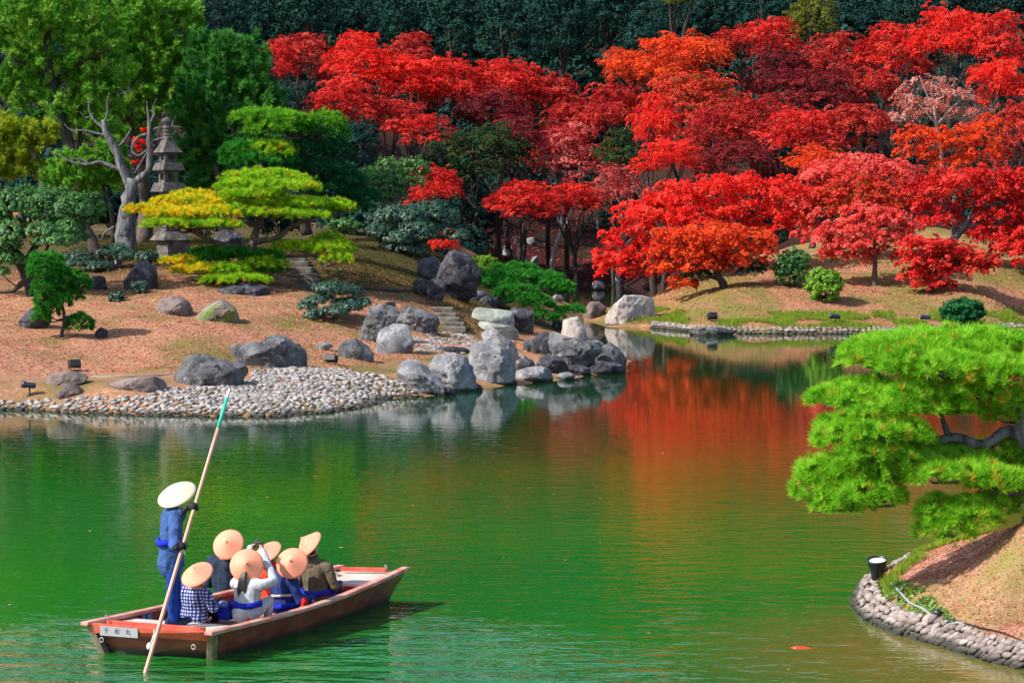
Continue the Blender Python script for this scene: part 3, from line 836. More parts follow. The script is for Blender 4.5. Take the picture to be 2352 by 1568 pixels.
def rock(outline, label, mat, Y=None, thick=.75, group=None, amp=.10, ridge=.5, name="boulder", sub=4, yoff=0.0, sink=.12):
    """boulder whose silhouette follows the outline seen in the photo (pixels), with real depth"""
    o = np.array(outline, float)
    o = np.concatenate([o[i] + (o[(i + 1) % len(o)] - o[i]) * np.linspace(0, 1, 10, endpoint=False)[:, None] for i in range(len(o))])
    cx, cy = (o[:, 0].max() + o[:, 0].min()) / 2, (o[:, 1].max() + o[:, 1].min()) / 2
    if Y is None:
        Y = onground(cx, o[:, 1].max() - 2).y
    k = Y / FL
    w = (o[:, 0].max() - o[:, 0].min()) * k
    dpt = w * thick * .5
    Yc = Y + dpt * .55 + yoff
    k = Yc / FL
    ang = np.arctan2(-(o[:, 1] - cy), o[:, 0] - cx); r = np.hypot(o[:, 0] - cx, o[:, 1] - cy)
    idx = np.argsort(ang); ang, r = ang[idx], r[idx]
    ang = np.concatenate([ang - 2 * np.pi, ang, ang + 2 * np.pi]); r = np.tile(r, 3)
    V, Fq = ico(sub)
    V = V.copy()
    seed = R.uniform(0, 50)
    th = np.arctan2(V[:, 2], V[:, 0]); s = np.hypot(V[:, 0], V[:, 2])
    s2 = s ** .6; yy = np.sign(V[:, 1]) * np.abs(V[:, 1]) ** .75
    rr = np.interp(th, ang, r) * 1.12
    W = np.column_stack([np.cos(th) * rr * s2 * k, yy * dpt, np.sin(th) * rr * s2 * k])
    # broken planes on the faces turned to the viewer and upwards
    for _ in range(20):
        n = ball_(); n[1] = -abs(n[1]) - .15; n[0] *= .6; n[2] = n[2] * .7 + .12; n /= np.linalg.norm(n)
        h = W @ n; d = h.max() * R.uniform(.58, .92)
        W = W - np.clip(h - d, 0, None)[:, None] * n * .93
    n1 = vnoise(W, 1.1 / max(w, .2) * 1.6, seed, 3); n2 = vnoise(W, 6.0 / max(w, .2), seed + 9, 4)
    rg = 1 - np.abs(vnoise(W * np.array([1, 1, .55]), 3.2 / max(w, .2), seed + 3, 3)) * 1.6
    size = np.linalg.norm(W, axis=1, keepdims=True) + 1e-6
    n3 = vnoise(W, 13.0 / max(w, .2), seed + 5, 3)
    disp = amp * min(w, 1.7 * (o[:, 1].max() - o[:, 1].min()) * k) * (.22 * n1 + .34 * n2 + .26 * n3 + ridge * (rg - .6) * .35)
    vd = np.array([noise.voronoi(Vector(v * (2.6 / max(w, .2)) + np.array([seed, seed * .3, -seed])))[0][:2] for v in W])
    cr = np.clip((vd[:, 1] - vd[:, 0]) * 8, 0, 1)
    disp = disp - .035 * w * (1 - cr) ** 2 + .05 * w * (vd[:, 0] - .4)
    front = np.clip(1 - s ** 6, .25, 1)                       # keep the outline, roughen the faces
    W = W + W / size * (disp * front)[:, None]
    W[:, 2] -= 0
    c = P(cx, cy, Yc)
    # flatten what is under ground a little lower so that it is seated
    low = W[:, 2] < -.55 * (o[:, 1].max() - cy) * k
    W[low, 2] -= sink * w
    me = mesh_np(name, W, Fq, smooth=True)
    ob = link(name, me, mat, loc=c)
    tag(ob, label, "rock" if name == "boulder" else "stone", group)
    return ob

RK = [
    ([(403, 886), (403, 866), (412, 846), (428, 826), (455, 816), (478, 818), (492, 826), (520, 830), (552, 838), (572, 856), (562, 874), (505, 886), (440, 890)], "long pale-crusted grey boulder at the cobbles' upper edge, left of the peaked one", 'rock'),
    ([(531, 812), (532, 796), (560, 790), (600, 788), (620, 775), (648, 771), (668, 778), (690, 796), (712, 828), (690, 842), (610, 848), (560, 840)], "biggest peaked grey boulder above the cobbles with a light left ledge", 'rock'),
    ([(230, 902), (248, 882), (300, 870), (350, 868), (376, 874), (388, 886), (350, 902), (300, 909), (245, 910)], "long flat brown stone lying at the left end of the cobbles", 'rock_brown'),
    ([(92, 878), (112, 863), (150, 853), (188, 860), (198, 868), (180, 882), (140, 893), (110, 889)], "flat brown stone just below the square floodlight on the needle-covered slope", 'rock_brown'),
    ([(117, 916), (128, 902), (168, 882), (190, 888), (188, 904), (160, 915), (128, 923)], "small wedge-shaped brown stone at the water edge right of the dark blue spotlight", 'rock_brown'),
    ([(360, 712), (364, 692), (380, 682), (408, 682), (430, 694), (440, 716), (425, 727), (380, 726)], "rounded brown rock under the left end of the golden pine", 'rock_brown'),
    ([(452, 730), (460, 708), (486, 693), (515, 690), (535, 705), (545, 728), (530, 741), (470, 741)], "mossy round rock right of the brown one on the slope", 'rock_moss'),
    ([(283, 670), (286, 635), (298, 606), (318, 596), (342, 600), (358, 622), (362, 670)], "tall dark purple standing stone left of the stone lantern base", 'rock_dark'),
    ([(198, 660), (206, 640), (222, 628), (238, 636), (244, 662), (230, 670), (206, 670)], "small dark rock behind the fluffy bright young pine", 'rock_dark'),
    ([(42, 742), (58, 718), (90, 700), (112, 706), (112, 740), (98, 756), (58, 758)], "dark angular rock under the twisted topiary at the left edge", 'rock_dark'),
    ([(216, 772), (222, 752), (234, 747), (246, 760), (244, 774), (228, 780)], "small dark stone beside the lowest pad of the young pine", 'rock_dark'),
    ([(775, 826), (776, 802), (790, 786), (815, 781), (840, 788), (856, 810), (852, 828), (815, 832)], "rounded grey rock with dark specks right of the box floodlight", 'rock'),
    ([(818, 784), (834, 750), (846, 724), (852, 708), (880, 704), (905, 708), (912, 724), (900, 750), (905, 790)], "tall grey rock with a flat top carrying a floodlight", 'rock'),
    ([(862, 808), (868, 780), (880, 745), (905, 738), (935, 748), (946, 790), (942, 812), (905, 816)], "pale lumpy rock in front of the tall flat-topped one", 'rock_pale'),
    ([(916, 762), (908, 738), (914, 716), (935, 703), (958, 712), (998, 724), (1008, 745), (985, 758), (945, 766)], "dark layered rock left of the lower stone steps", 'rock'),
    ([(1010, 690), (1004, 640), (1012, 600), (1025, 582), (1048, 580), (1075, 592), (1098, 618), (1102, 650), (1085, 690), (1050, 696)], "massive dark craggy rock on the mound behind the leaning pine", 'rock_dark'),
    ([(962, 632), (954, 602), (966, 588), (990, 586), (1010, 600), (1016, 636), (990, 648)], "dark rock leaning on the left of the massive craggy one", 'rock_dark'),
    ([(950, 676), (952, 648), (966, 638), (984, 648), (1004, 636), (1020, 652), (1020, 684), (980, 690)], "low pair-topped purple-grey rock in front of the massive craggy one", 'rock_dark'),
    ([(916, 868), (918, 845), (935, 826), (955, 828), (975, 842), (1000, 862), (1018, 890), (1015, 912), (975, 908), (935, 890)], "pale slanting boulder where the cobbles end at the water", 'rock_pale'),
    ([(992, 870), (988, 842), (1000, 820), (1030, 814), (1070, 824), (1088, 850), (1098, 888), (1070, 902), (1030, 898)], "broad pale boulder at the water, second from the end of the cobbles", 'rock_pale'),
    ([(1082, 850), (1078, 815), (1090, 790), (1120, 785), (1140, 794), (1165, 812), (1180, 850), (1172, 880), (1130, 884), (1095, 872)], "tall pale split boulder in the middle of the shore rocks", 'rock_pale'),
    ([(1104, 776), (1108, 758), (1125, 752), (1150, 766), (1180, 792), (1190, 826), (1184, 852), (1160, 840)], "sloping pale rock behind the tall split boulder", 'rock_pale'),
    ([(1174, 876), (1180, 856), (1210, 846), (1240, 842), (1262, 852), (1272, 876), (1230, 882)], "low rounded grey rock standing in the water", 'rock_pale'),
    ([(1268, 872), (1285, 858), (1305, 855), (1324, 866), (1318, 875), (1285, 876)], "small flat pale stone in the water beside the low rounded rock", 'rock_pale'),
    ([(1226, 806), (1224, 778), (1240, 752), (1256, 762), (1272, 778), (1276, 802), (1255, 816)], "dark pointed rock left of the wide flat slab rock", 'rock_dark'),
    ([(1266, 800), (1256, 772), (1264, 758), (1300, 775), (1345, 786), (1380, 788), (1378, 806), (1350, 834), (1300, 846)], "wide flat-topped grey slab rock leaning over the water", 'rock'),
    ([(1288, 782), (1294, 740), (1306, 724), (1326, 724), (1340, 750), (1356, 784), (1330, 790)], "pinkish triangular rock behind the wide slab rock", 'rock_pink'),
    ([(1362, 836), (1366, 818), (1385, 798), (1402, 790), (1420, 802), (1438, 826), (1428, 846), (1390, 850)], "pointed grey rock at the outermost tip of the promontory", 'rock'),
    ([(1344, 858), (1350, 840), (1380, 830), (1420, 836), (1450, 853), (1420, 861), (1380, 864)], "flat dark ledge rock in the water in front of the tip", 'rock_dark'),
    ([(1232, 846), (1240, 824), (1262, 814), (1288, 822), (1304, 846), (1295, 860), (1255, 860)], "dark rock wedged between the shore rocks under the slab", 'rock_dark'),
    ([(1170, 762), (1172, 724), (1180, 702), (1206, 700), (1224, 714), (1228, 750), (1220, 768)], "black upright stone under the leaning pine", 'rock_dark'),
    ([(1340, 733), (1344, 712), (1358, 692), (1378, 690), (1392, 704), (1388, 730), (1362, 737)], "brown ridged rock standing in the inlet", 'rock_brown'),
    ([(1392, 742), (1398, 722), (1418, 698), (1436, 682), (1470, 682), (1502, 690), (1508, 712), (1486, 744), (1440, 748)], "big furrowed rock at the left end of the far bank", 'rock_pink'),
    ([(1155, 592), (1158, 566), (1168, 560), (1186, 580), (1188, 596)], "pale stone on the dark ravine slope, nearest the lime shrub", 'rock_pale'),
    ([(1204, 564), (1208, 548), (1226, 545), (1234, 558), (1222, 567)], "uppermost pale stone on the dark ravine slope", 'rock_pale'),
    ([(1222, 612), (1220, 594), (1230, 584), (1240, 596), (1240, 614)], "upright bluish stone on the dark ravine slope", 'rock_pale'),
    ([(1188, 606), (1192, 596), (1206, 594), (1212, 604), (1204, 611)], "small white stone above the leaning pine", 'white'),
    ([(1266, 690), (1270, 678), (1284, 674), (1294, 686), (1288, 694)], "small rounded pink stone behind the right half of the leaning pine", 'rock_pink'),
    ([(1360, 668), (1362, 648), (1376, 640), (1388, 650), (1388, 668)], "pale bluish rock at the head of the inlet under the red leaves", 'rock_pale'),
    ([(1006, 908), (1012, 892), (1030, 888), (1046, 898), (1050, 910)], "small dark rock at the water between the slanting and the broad pale boulders", 'rock_dark'),
    ([(1064, 900), (1070, 884), (1086, 878), (1104, 886), (1112, 900)], "small dark rock at the water between the broad and the split boulders", 'rock_dark'),
    ([(1150, 886), (1158, 868), (1172, 864), (1188, 872), (1190, 884)], "small grey rock at the foot of the tall split boulder", 'rock'),
    ([(1186, 850), (1188, 826), (1202, 816), (1222, 826), (1232, 846), (1215, 856)], "grey rock between the sloping pale rock and the wedged dark one", 'rock'),
    ([(1300, 862), (1306, 842), (1328, 836), (1352, 846), (1358, 862)], "dark grey rock in the water under the wide flat slab rock", 'rock_dark'),
    ([(1200, 806), (1206, 784), (1220, 778), (1232, 792), (1230, 808)], "small grey rock left of the dark pointed one", 'rock'),
    ([(1266, 758), (1270, 736), (1288, 730), (1302, 742), (1300, 764)], "grey rock left of the pinkish triangular one", 'rock'),
    ([(1345, 800), (1350, 784), (1372, 780), (1388, 792), (1386, 806)], "grey rock between the slab rock and the outermost tip", 'rock'),
    ([(946, 768), (952, 756), (975, 752), (1000, 758), (1004, 770)], "low dark rock under the layered rock beside the lower steps", 'rock_dark'),
    ([(1096, 706), (1102, 686), (1122, 680), (1140, 692), (1142, 708)], "dark rock under the bend of the leaning pine trunk", 'rock_dark'),
    ([(1000, 806), (1010, 798), (1040, 796), (1078, 802), (1076, 812), (1030, 814)], "long low dark stone bordering the gravel patch behind the shore rocks", 'rock_dark'),
    ([(490, 560), (498, 536), (520, 528), (548, 534), (560, 560), (530, 570)], "grey rock behind the trunk of the golden pine", 'rock_dark'),
    ([(500, 676), (505, 664), (540, 656), (590, 652), (612, 660), (616, 672), (580, 680), (530, 682)], "low dark rock shelf in the shade under the golden pine", 'rock_dark'),
]
for out_, lab, mt in RK:
    lowest = max(p[1] for p in out_)
    big = max(p[0] for p in out_) - min(p[0] for p in out_)
    rock(out_, lab, M[mt], sub=5 if big > 90 else 4 if big > 30 else 3, amp=.17 if mt == 'rock_dark' else .13, thick=.75 if big < 110 else .6)
ob = rock([(1560, 764), (1570, 756), (1620, 752), (1690, 754), (1706, 764), (1640, 769)], "long flat grey stone set at the waterline of the far bank", M['rock'], Y=104.5, thick=.4, name="flat_stone", sub=3)
ob = rock([(720, 798), (730, 790), (752, 786), (766, 794), (750, 803), (728, 804)], "flat bluish stone lying beside the topiary on the slope", M['rock_pale'], thick=.7, name="flat_stone", sub=3)

# ------------------------------------------------------------------ cobbles and edging
def inpoly(p, poly):
    x, y = p; c = False; n = len(poly)
    for i in range(n):
        x1, y1 = poly[i]; x2, y2 = poly[i - 1]
        if (y1 > y) != (y2 > y) and x < (x2 - x1) * (y - y1) / (y2 - y1) + x1: c = not c
    return c

def pebble_mesh(name, seed, sq=.8):
    rr = np.random.default_rng(seed)
    V, F_ = [], []
    seg, rings = 7, [(.55, -.35), (1.0, .05), (.82, .55), (.35, .85)]
    for r, z in rings:
        for k in range(seg):
            th = 2 * math.pi * k / seg
            j = 1 + rr.uniform(-.16, .16)
            V.append((r * j * math.cos(th), r * j * math.sin(th) * sq, z * .62 * (1 + rr.uniform(-.1, .1))))
    V.append((0, 0, .6))
    for i in range(3):
        for k in range(seg):
            k2 = (k + 1) % seg
            F_.append((i * seg + k, i * seg + k2, (i + 1) * seg + k2, (i + 1) * seg + k))
    F3 = [(3 * seg + k, 3 * seg + (k + 1) % seg, len(V) - 1) for k in range(seg)]
    return np.array(V), np.array(F_), np.array(F3)

PEB = [pebble_mesh("cobble", i, R.uniform(.6, .95)) for i in range(6)]

def lay_stones(parent, name, items, mat, limit=300, stuffname="cobble_field"):
    """items: (loc, size, rotz, tilt(normal)) nearest first; the first 'limit' are parts, the rest one stuff part"""
    mes = []
    for V, Fq, F3 in PEB:
        me = mesh_np(name, V, [Fq, F3], smooth=True); me.materials.append(mat); mes.append(me)
    W, Q, T, n = [], [], [], 0
    for i, (loc, size, rz, nrm) in enumerate(items):
        b = i % len(PEB)
        q = Vector(nrm).to_track_quat('Z', 'Y').to_matrix() @ Matrix.Rotation(rz, 3, 'Z')
        if i < limit:
            o = bpy.data.objects.new(name, mes[b])
            COL.objects.link(o)
            o.parent = parent
            o.location = Vector(loc) - parent.location
            o.rotation_euler = q.to_euler(); o.scale = size
        else:
            V, Fq, F3 = PEB[b]
            v = (V * np.array(size)) @ np.array(q).T + np.array(loc)
            W.append(v); Q.append(Fq + n); T.append(F3 + n); n += len(v)
    if W:
        o = link(stuffname, mesh_np(stuffname, np.concatenate(W), [np.concatenate(Q), np.concatenate(T)], smooth=True), mat, parent)
        o['kind'] = 'stuff'

def slope_n(f, x, y, e=.25):
    h = f(np.array([[x - e, y], [x + e, y], [x, y - e], [x, y + e]]))
    return Vector((h[0] - h[1], h[2] - h[3], 2 * e)).normalized()

beach = [(-60, 928), (60, 918), (110, 916), (130, 926), (190, 912), (240, 912), (330, 908), (392, 892), (500, 890), (575, 868), (585, 850), (700, 845), (790, 849), (880, 864), (930, 884), (975, 912), (935, 918), (850, 938), (740, 952), (620, 961), (480, 963), (330, 959), (200, 954), (60, 948), (-60, 946)]
items = []
yy = 66.5
while yy < 82:
    xx = -16.5
    while xx < 0:
        x = xx + R.uniform(-.075, .075); y = yy + R.uniform(-.08, .08)
        z = gh(x, y)
        if z > -.06:
            u, v = proj((x, y, z))
            if inpoly((u, v), beach):
                s = R.uniform(.056, .108)
                items.append(((x, y, z + .01), (s * R.uniform(.95, 1.5), s, s * R.uniform(.8, 1.1)), R.uniform(-.3, 1.3), slope_n(FIELD, x, y) + Vector((R.normal() * .15, R.normal() * .15, 0))))
        xx += .16
    yy += .15
items.sort(key=lambda t: t[0][1])
cb = empty("cobble_beach", (-6, 72, 0), "fan of rounded grey cobbles paving the promontory shore down to the water", "cobbles")
lay_stones(cb, "cobble", items, M['cobble'])
NCOB = len(items)
# gravelly patch of flat pale stones in the hollow above the shore rocks
items = []
patch = [(945, 775), (1010, 765), (1085, 768), (1100, 800), (1060, 815), (960, 812)]
for _ in range(2600):
    u, v = R.uniform(940, 1105), R.uniform(762, 818)
    if inpoly((u, v), patch):
        g = onground(u, v)
        s = R.uniform(.05, .10)
        items.append(((g.x, g.y, g.z + .0), (s * 1.3, s, s * .6), R.uniform(0, 3), slope_n(FIELD, g.x, g.y)))
    if len(items) > 420: break
items.sort(key=lambda t: t[0][1])
gp = empty("gravel_patch", (-2.5, 92, .8), "patch of small pale flat stones in the hollow behind the shore rocks", "gravel")
lay_stones(gp, "flat_pebble", items, M['cobble'], limit=40, stuffname="pebble_field")

def along(poly, step):
    out, acc = [], 0.0
    for a, b in zip(poly[:-1], poly[1:]):
        d = (b - a).length; t = acc
        while t < d:
            out.append((a.lerp(b, t / d), (b - a).normalized())); t += step * R.uniform(.8, 1.2)
        acc = t - d
    return out

# stone edging of the near bank
items = []
for row, (zz, inl, sz) in enumerate([(-.03, .00, .085), (.03, .06, .10), (.09, .13, .105), (.15, .21, .10), (.20, .30, .095)]):
    for p, d in along(NWL, .118):
        inn = Vector((d.y, -d.x, 0))
        q = p + inn * (inl + R.uniform(-.025, .025))
        s = sz * R.uniform(.75, 1.2)
        items.append(((q.x, q.y, zz + R.uniform(-.02, .02)), (s * .58, s * 1.2, s * .82), math.atan2(inn.y, inn.x) + math.pi / 2 + R.uniform(-.4, .4) + .35, Vector((-inn.x * .8, -inn.y * .8, 1)) + Vector((R.normal() * .25, R.normal() * .25, 0))))
items.sort(key=lambda t: t[0][1])
ne = empty("stone_edging", G(1957, 1386, 0), "rubble stone edging along the waterline of the near promontory", "stone edging")
lay_stones(ne, "edging_stone", items, M['edging'], limit=420, stuffname="edging_rubble")
# far bank edging: a row of small stones with a second course
wl = [G(x, y, 0) for x, y in [(1500, 753), (1600, 763), (1700, 766), (1850, 767), (2000, 767), (2150, 765), (2352, 757)]]
items = []
for row, (zz, inl) in enumerate([(.02, .02), (.13, .2), (.2, .42)]):
    for p, d in along(wl, .21):
        s = R.uniform(.075, .13)
        items.append(((p.x, p.y + inl, zz), (s * 1.15, s, s * .95), R.uniform(-.3, .3), Vector((R.normal() * .2, -.5, 1))))
items.sort(key=lambda t: t[0][1])
fe = empty("stone_edging", G(1800, 767, 0), "low row of pinkish stones along the waterline of the far bank", "stone edging")
lay_stones(fe, "edging_stone", items, M['edging'], stuffname="edging_rubble")

# ------------------------------------------------------------------ stone steps, slab bridge, lanterns
def steps(lst, label, deepY=.5):
    a = onground(lst[-1][0], lst[-1][1] + 8)
    root = empty("stone_steps", a, label, "steps")
    for (x, y, w, h) in lst:
        g = onground(x, y + h / 2)
        k = g.y / FL
        mb = MB(); mb.box((g.x, g.y + .25, g.z + h * k * .5 - .03), w * k, .6, h * k * .92 + .06, rz=R.uniform(-.08, .08))
        o = mb.build("step", M['step'], root)
        bv = o.modifiers.new("bevel", 'BEVEL'); bv.width = .03; bv.segments = 2
steps([(665, 596, 72, 11), (672, 609, 74, 11), (680, 622, 76, 11), (688, 635, 78, 11), (696, 648, 74, 11), (704, 660, 70, 10)], "upper flight of worn dark stone steps right of the golden pine")
steps([(1012, 713, 58, 10), (1020, 724, 58, 10), (1028, 735, 58, 10), (1036, 746, 60, 10), (1042, 757, 56, 10)], "lower flight of stone steps left of the leaning pine trunk")
rock([(1082, 730), (1084, 712), (1100, 708), (1174, 716), (1178, 748), (1165, 754), (1120, 742)], "thick pale green-grey stone slab under the leaning pine trunk", M['slab'], thick=.7, amp=.05, name="stone_slab", sub=4)
rock([(1098, 748), (1104, 738), (1180, 752), (1198, 764), (1196, 780), (1160, 778)], "lower pale green-grey footing stone below the slab under the leaning pine", M['slab'], thick=.6, amp=.05, name="stone_slab", sub=4)

def lantern():
    Y = 98.0
    base = P(392, 672, Y); base.z = gh(base.x, Y) - .05
    k = Y / FL
    root = empty("stone_pagoda", base, "tall weathered stone pagoda lantern rising through the golden pine", "stone lantern")
    rz = rad(33)
    def zc(py): return P(390, py, Y).z
    def blk(name, cx_, y0, y1, hw, top=1.0, mat='lantern', bev=.03, rzz=rz):
        z0, z1 = zc(y1), zc(y0)
        mb = MB(); mb.box((P(cx_, 500, Y).x, Y, (z0 + z1) / 2), hw * 2 * k * .76, hw * 2 * k * .76, z1 - z0, rz=rzz, taper=top)
        o = mb.build(name, M[mat], root); bv = o.modifiers.new("bevel", 'BEVEL'); bv.width = bev; bv.segments = 2
        return o
    blk("plinth", 392, 640, 690, 34, .9); blk("shaft", 394, 598, 642, 27, .95)
    # light chamber: four corner posts, back wall, sill and lintel leave the openings dark
    blk("light_box", 398, 550, 600, 38, 1.0)
    blk("roof", 392, 532, 552, 50, .62)
    blk("neck_block", 390, 440, 534, 26, .95)
    def storey(y0, y1, hw):
        z0, z1 = zc(y1), zc(y0)
        c = Vector((P(387, 500, Y).x, Y, 0)); a = hw * k * .76
        mb = MB()
        for sx in (-1, 1):
            for sy in (-1, 1):
                v = Matrix.Rotation(rz, 3, 'Z') @ Vector((sx * a * .8, sy * a * .8, 0))
                mb.box((c.x + v.x, c.y + v.y, (z0 + z1) / 2), a * .42, a * .42, z1 - z0, rz=rz)
        mb.box((c.x, c.y, z0 + .04), a * 1.9, a * 1.9, (z1 - z0) * .3, rz=rz)
        mb.box((c.x, c.y, z1 - .05), a * 1.9, a * 1.9, (z1 - z0) * .22, rz=rz)
        mb.box((c.x, c.y, (z0 + z1) / 2), a * .5, a * .5, (z1 - z0) * .96, rz=rz + .3)
        mb.build("storey", M['lantern'], root)
    blk("eave_slab", 389, 420, 441, 44, .80); storey(392, 420, 21)
    blk("eave_slab", 388, 374, 392, 38, .82); storey(350, 374, 19)
    blk("eave_slab", 387, 338, 351, 36, .66); blk("upper_roof", 387, 318, 340, 25, .50)
    mb = MB()
    prof = []
    for i, y in enumerate(range(320, 284, -1)):
        prof.append(((11.5 - (320 - y) * .10 + (1.6 if (y // 4) % 2 else 0)) * k, zc(y)))
    mb.lathe((P(386, 500, Y).x, Y, 0), prof, 14); mb.build("ringed_spire", M['lantern'], root, smooth=True)
    mb = MB(); z = zc(277)
    mb.lathe((P(384, 500, Y).x, Y, 0), [(.02, zc(285)), (10 * k, zc(284)), (12 * k, zc(279)), (10.5 * k, zc(274)), (4 * k, zc(270)), (.001, zc(268))], 14)
    mb.build("jewel_finial", M['lantern'], root, smooth=True)
lantern()

g = onground(445, 618); g = P(272, 640, 97.0); g.z = gh(g.x, g.y)
sm = empty("small_stone_lantern", g, "small pale stone lantern between topiary trunks left of the tall dark standing stone", "stone lantern")
def sb(name, z0, z1, hw, top=1.0):
    mb = MB(); mb.box((g.x, g.y, g.z + (z0 + z1) / 2), hw * 2, hw * 2, z1 - z0, rz=.4, taper=top); mb.build(name, M['rock_pale'], sm)
sb("shaft", 0, .22, .10); sb("light_box", .22, .40, .12); sb("roof", .40, .52, .22, .4)
# ------------------------------------------------------------------ pines and clipped trees
def pad_tree(name, label, cat, base, Y, pads, matname, style, wood, spacing, L, w, n, deep=.8, group=None, woodmat='bark', branches=True, grow=(1, 1), low=-.25):
    """pads: (px,py,rx,ry[,dy[,mat]]); wood: list of (pixel polyline [(px,py,dy,r)])"""
    root = empty(name, base, label, cat, group)
    mb = MB()
    trunk_pts = []
    for line in wood:
        pts = [P(q[0], q[1], Y + q[2]) for q in line]
        trunk_pts += pts
        mb.tube(pts, [q[3] for q in line], 8, .3)
    pc = []
    for p_ in pads:
        dy = p_[4] if len(p_) > 4 else 0
        y = Y + dy; k = y / FL
        c = P(p_[0], p_[1], y); r = (p_[2] * k * grow[0], p_[2] * k * deep * grow[0], p_[3] * k * grow[1])
        pc.append((c, r, p_[5] if len(p_) > 5 else matname))
    if branches and trunk_pts:
        for c, r, mt in pc:
            t = min(trunk_pts, key=lambda q: (q - c).length + max(0, q.z - c.z) * .5)
            e = c - Vector((0, 0, r[2] * .35))
            m1 = t.lerp(e, .55) + Vector((0, 0, -.12 * (e - t).length)) + Vector((R.normal(), R.normal(), R.normal())) * .09 * (e - t).length
            mb.tube([t, m1, e], [.055 if r[0] > .5 else .03, .04 if r[0] > .5 else .02, .015], 6, .3)
            for q in range(5):
                a = R.uniform(0, 6.28)
                tip = c + Vector((math.cos(a) * r[0] * .75, math.sin(a) * r[1] * .75, r[2] * .05))
                mb.tube([e, e.lerp(tip, .5) - Vector((0, 0, .04)), tip], [.02, .014, .006], 4, .2, res=2)
    mb.build("trunk", M[woodmat], root, smooth=True)
    for c, r, mt in pc:
        if style == 'pine' or low != -.25: arr = pine_pad(c, r, spacing, L, w, n, low)
        elif style == 'bigpine': arr = pine_pad(c, r, spacing, L, w, n, low=-.6)
        else: arr = leaf_pad(c, r, spacing, L, n, low=-.45)
        foliage("foliage_pad", arr, M[mt], root)
    return root

# golden pine on the promontory
Y = 93.0
b = P(560, 640, Y); b.z = gh(b.x, b.y)
pad_tree("cloud_pine", "wide flat-layered pine with golden yellow tips on the left, beside the stone pagoda", "pine tree", b, Y, [
    (612, 412, 92, 22, 1.5, 'pine_lime'), (560, 432, 66, 20, .5, 'pine_lime'), (655, 436, 78, 22, 0, 'pine_lime'), (540, 452, 40, 15, -.5, 'pine_lime'), (690, 422, 34, 18, 1, 'pine_lime'),
    (350, 488, 66, 19, -.3, 'pine_gold'), (430, 468, 80, 20, .6, 'pine_gold'), (410, 496, 70, 17, -1, 'pine_gold'), (500, 470, 70, 18, .4, 'pine_gold'), (480, 494, 90, 20, -.7, 'pine_gold'), (440, 452, 50, 14, 1.2, 'pine_gold'),
    (400, 518, 78, 17, -1.2, 'pine_lime'), (480, 520, 80, 16, -1.3, 'pine_lime'), (550, 490, 60, 20, -.5, 'pine_lime'), (600, 470, 70, 18, 0, 'pine_lime'),
    (620, 495, 64, 16, -.6, 'pine_lime'), (690, 474, 80, 20, .2, 'pine_lime'), (745, 478, 62, 20, .8, 'pine_lime'), (785, 486, 30, 14, .8, 'pine_lime'), (700, 500, 62, 16, -.4, 'pine_lime'), (590, 452, 60, 15, -.4, 'pine_lime'),
    (690, 572, 62, 18, 0, 'pine_lime'), (760, 578, 58, 24, -.4, 'pine_lime'), (755, 552, 36, 16, .5, 'pine_lime'), (775, 600, 38, 16, -.9, 'pine_lime'),
    (415, 604, 46, 15, -.8, 'pine_gold'), (450, 624, 58, 17, -1.2, 'pine_gold'), (470, 598, 46, 13, -.4, 'pine'), (520, 582, 84, 13, .2, 'pine'), (590, 592, 64, 16, 0, 'pine'),
    (520, 622, 66, 17, -1.0, 'pine_lime'), (600, 612, 56, 20, -.6, 'pine_lime'), (545, 646, 84, 15, -1.6, 'pine_lime'), (620, 626, 34, 14, -.5, 'pine'),
], 'pine_lime', 'pine', [
    [(560, 642, 0, .20), (568, 600, 0, .18), (580, 560, .1, .15), (592, 522, .2, .12), (612, 470, .6, .09), (615, 425, 1.2, .05)],
    [(572, 590, 0, .13), (540, 568, -.2, .11), (490, 556, -.4, .09), (440, 530, -.5, .07), (380, 502, -.4, .04)],
    [(580, 556, 0, .11), (640, 545, 0, .09), (670, 520, .1, .07), (740, 492, .5, .04)],
    [(566, 612, 0, .10), (520, 606, -.5, .07), (450, 612, -.9, .04)], [(572, 600, 0, .09), (640, 590, 0, .07), (720, 588, -.2, .04)],
], .098, .165, .034, 16, .8, woodmat='bark', grow=(.92, .82), low=-.08)

# darker green pine behind it
Y = 101.0
b = P(705, 520, Y); b.z = gh(b.x, b.y)
pad_tree("black_pine", "bright green tall pine with rounded layers, standing behind the golden pine", "pine tree", b, Y, [
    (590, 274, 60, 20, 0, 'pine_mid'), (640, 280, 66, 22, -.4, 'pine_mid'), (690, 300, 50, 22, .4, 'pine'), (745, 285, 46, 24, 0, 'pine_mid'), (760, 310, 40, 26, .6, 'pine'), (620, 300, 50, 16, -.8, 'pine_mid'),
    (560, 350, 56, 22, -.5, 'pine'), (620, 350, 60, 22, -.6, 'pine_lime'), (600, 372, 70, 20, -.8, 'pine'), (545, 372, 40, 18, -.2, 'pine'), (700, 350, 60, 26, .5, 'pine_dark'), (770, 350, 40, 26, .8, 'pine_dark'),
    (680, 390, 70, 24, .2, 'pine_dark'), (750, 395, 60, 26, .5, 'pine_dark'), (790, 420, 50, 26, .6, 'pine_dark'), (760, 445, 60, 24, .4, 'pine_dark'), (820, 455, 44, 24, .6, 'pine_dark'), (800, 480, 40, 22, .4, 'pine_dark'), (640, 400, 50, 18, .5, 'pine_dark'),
], 'pine', 'pine', [[(705, 540, 0, .22), (700, 480, 0, .19), (715, 420, .1, .16), (700, 360, .2, .12), (690, 310, .2, .08), (680, 280, .2, .04)],
                    [(712, 430, 0, .10), (760, 420, .3, .07), (800, 440, .4, .04)], [(702, 370, 0, .08), (640, 360, -.3, .06), (580, 360, -.4, .03)]],
    .115, .19, .038, 16, .9, woodmat='bark_dark')

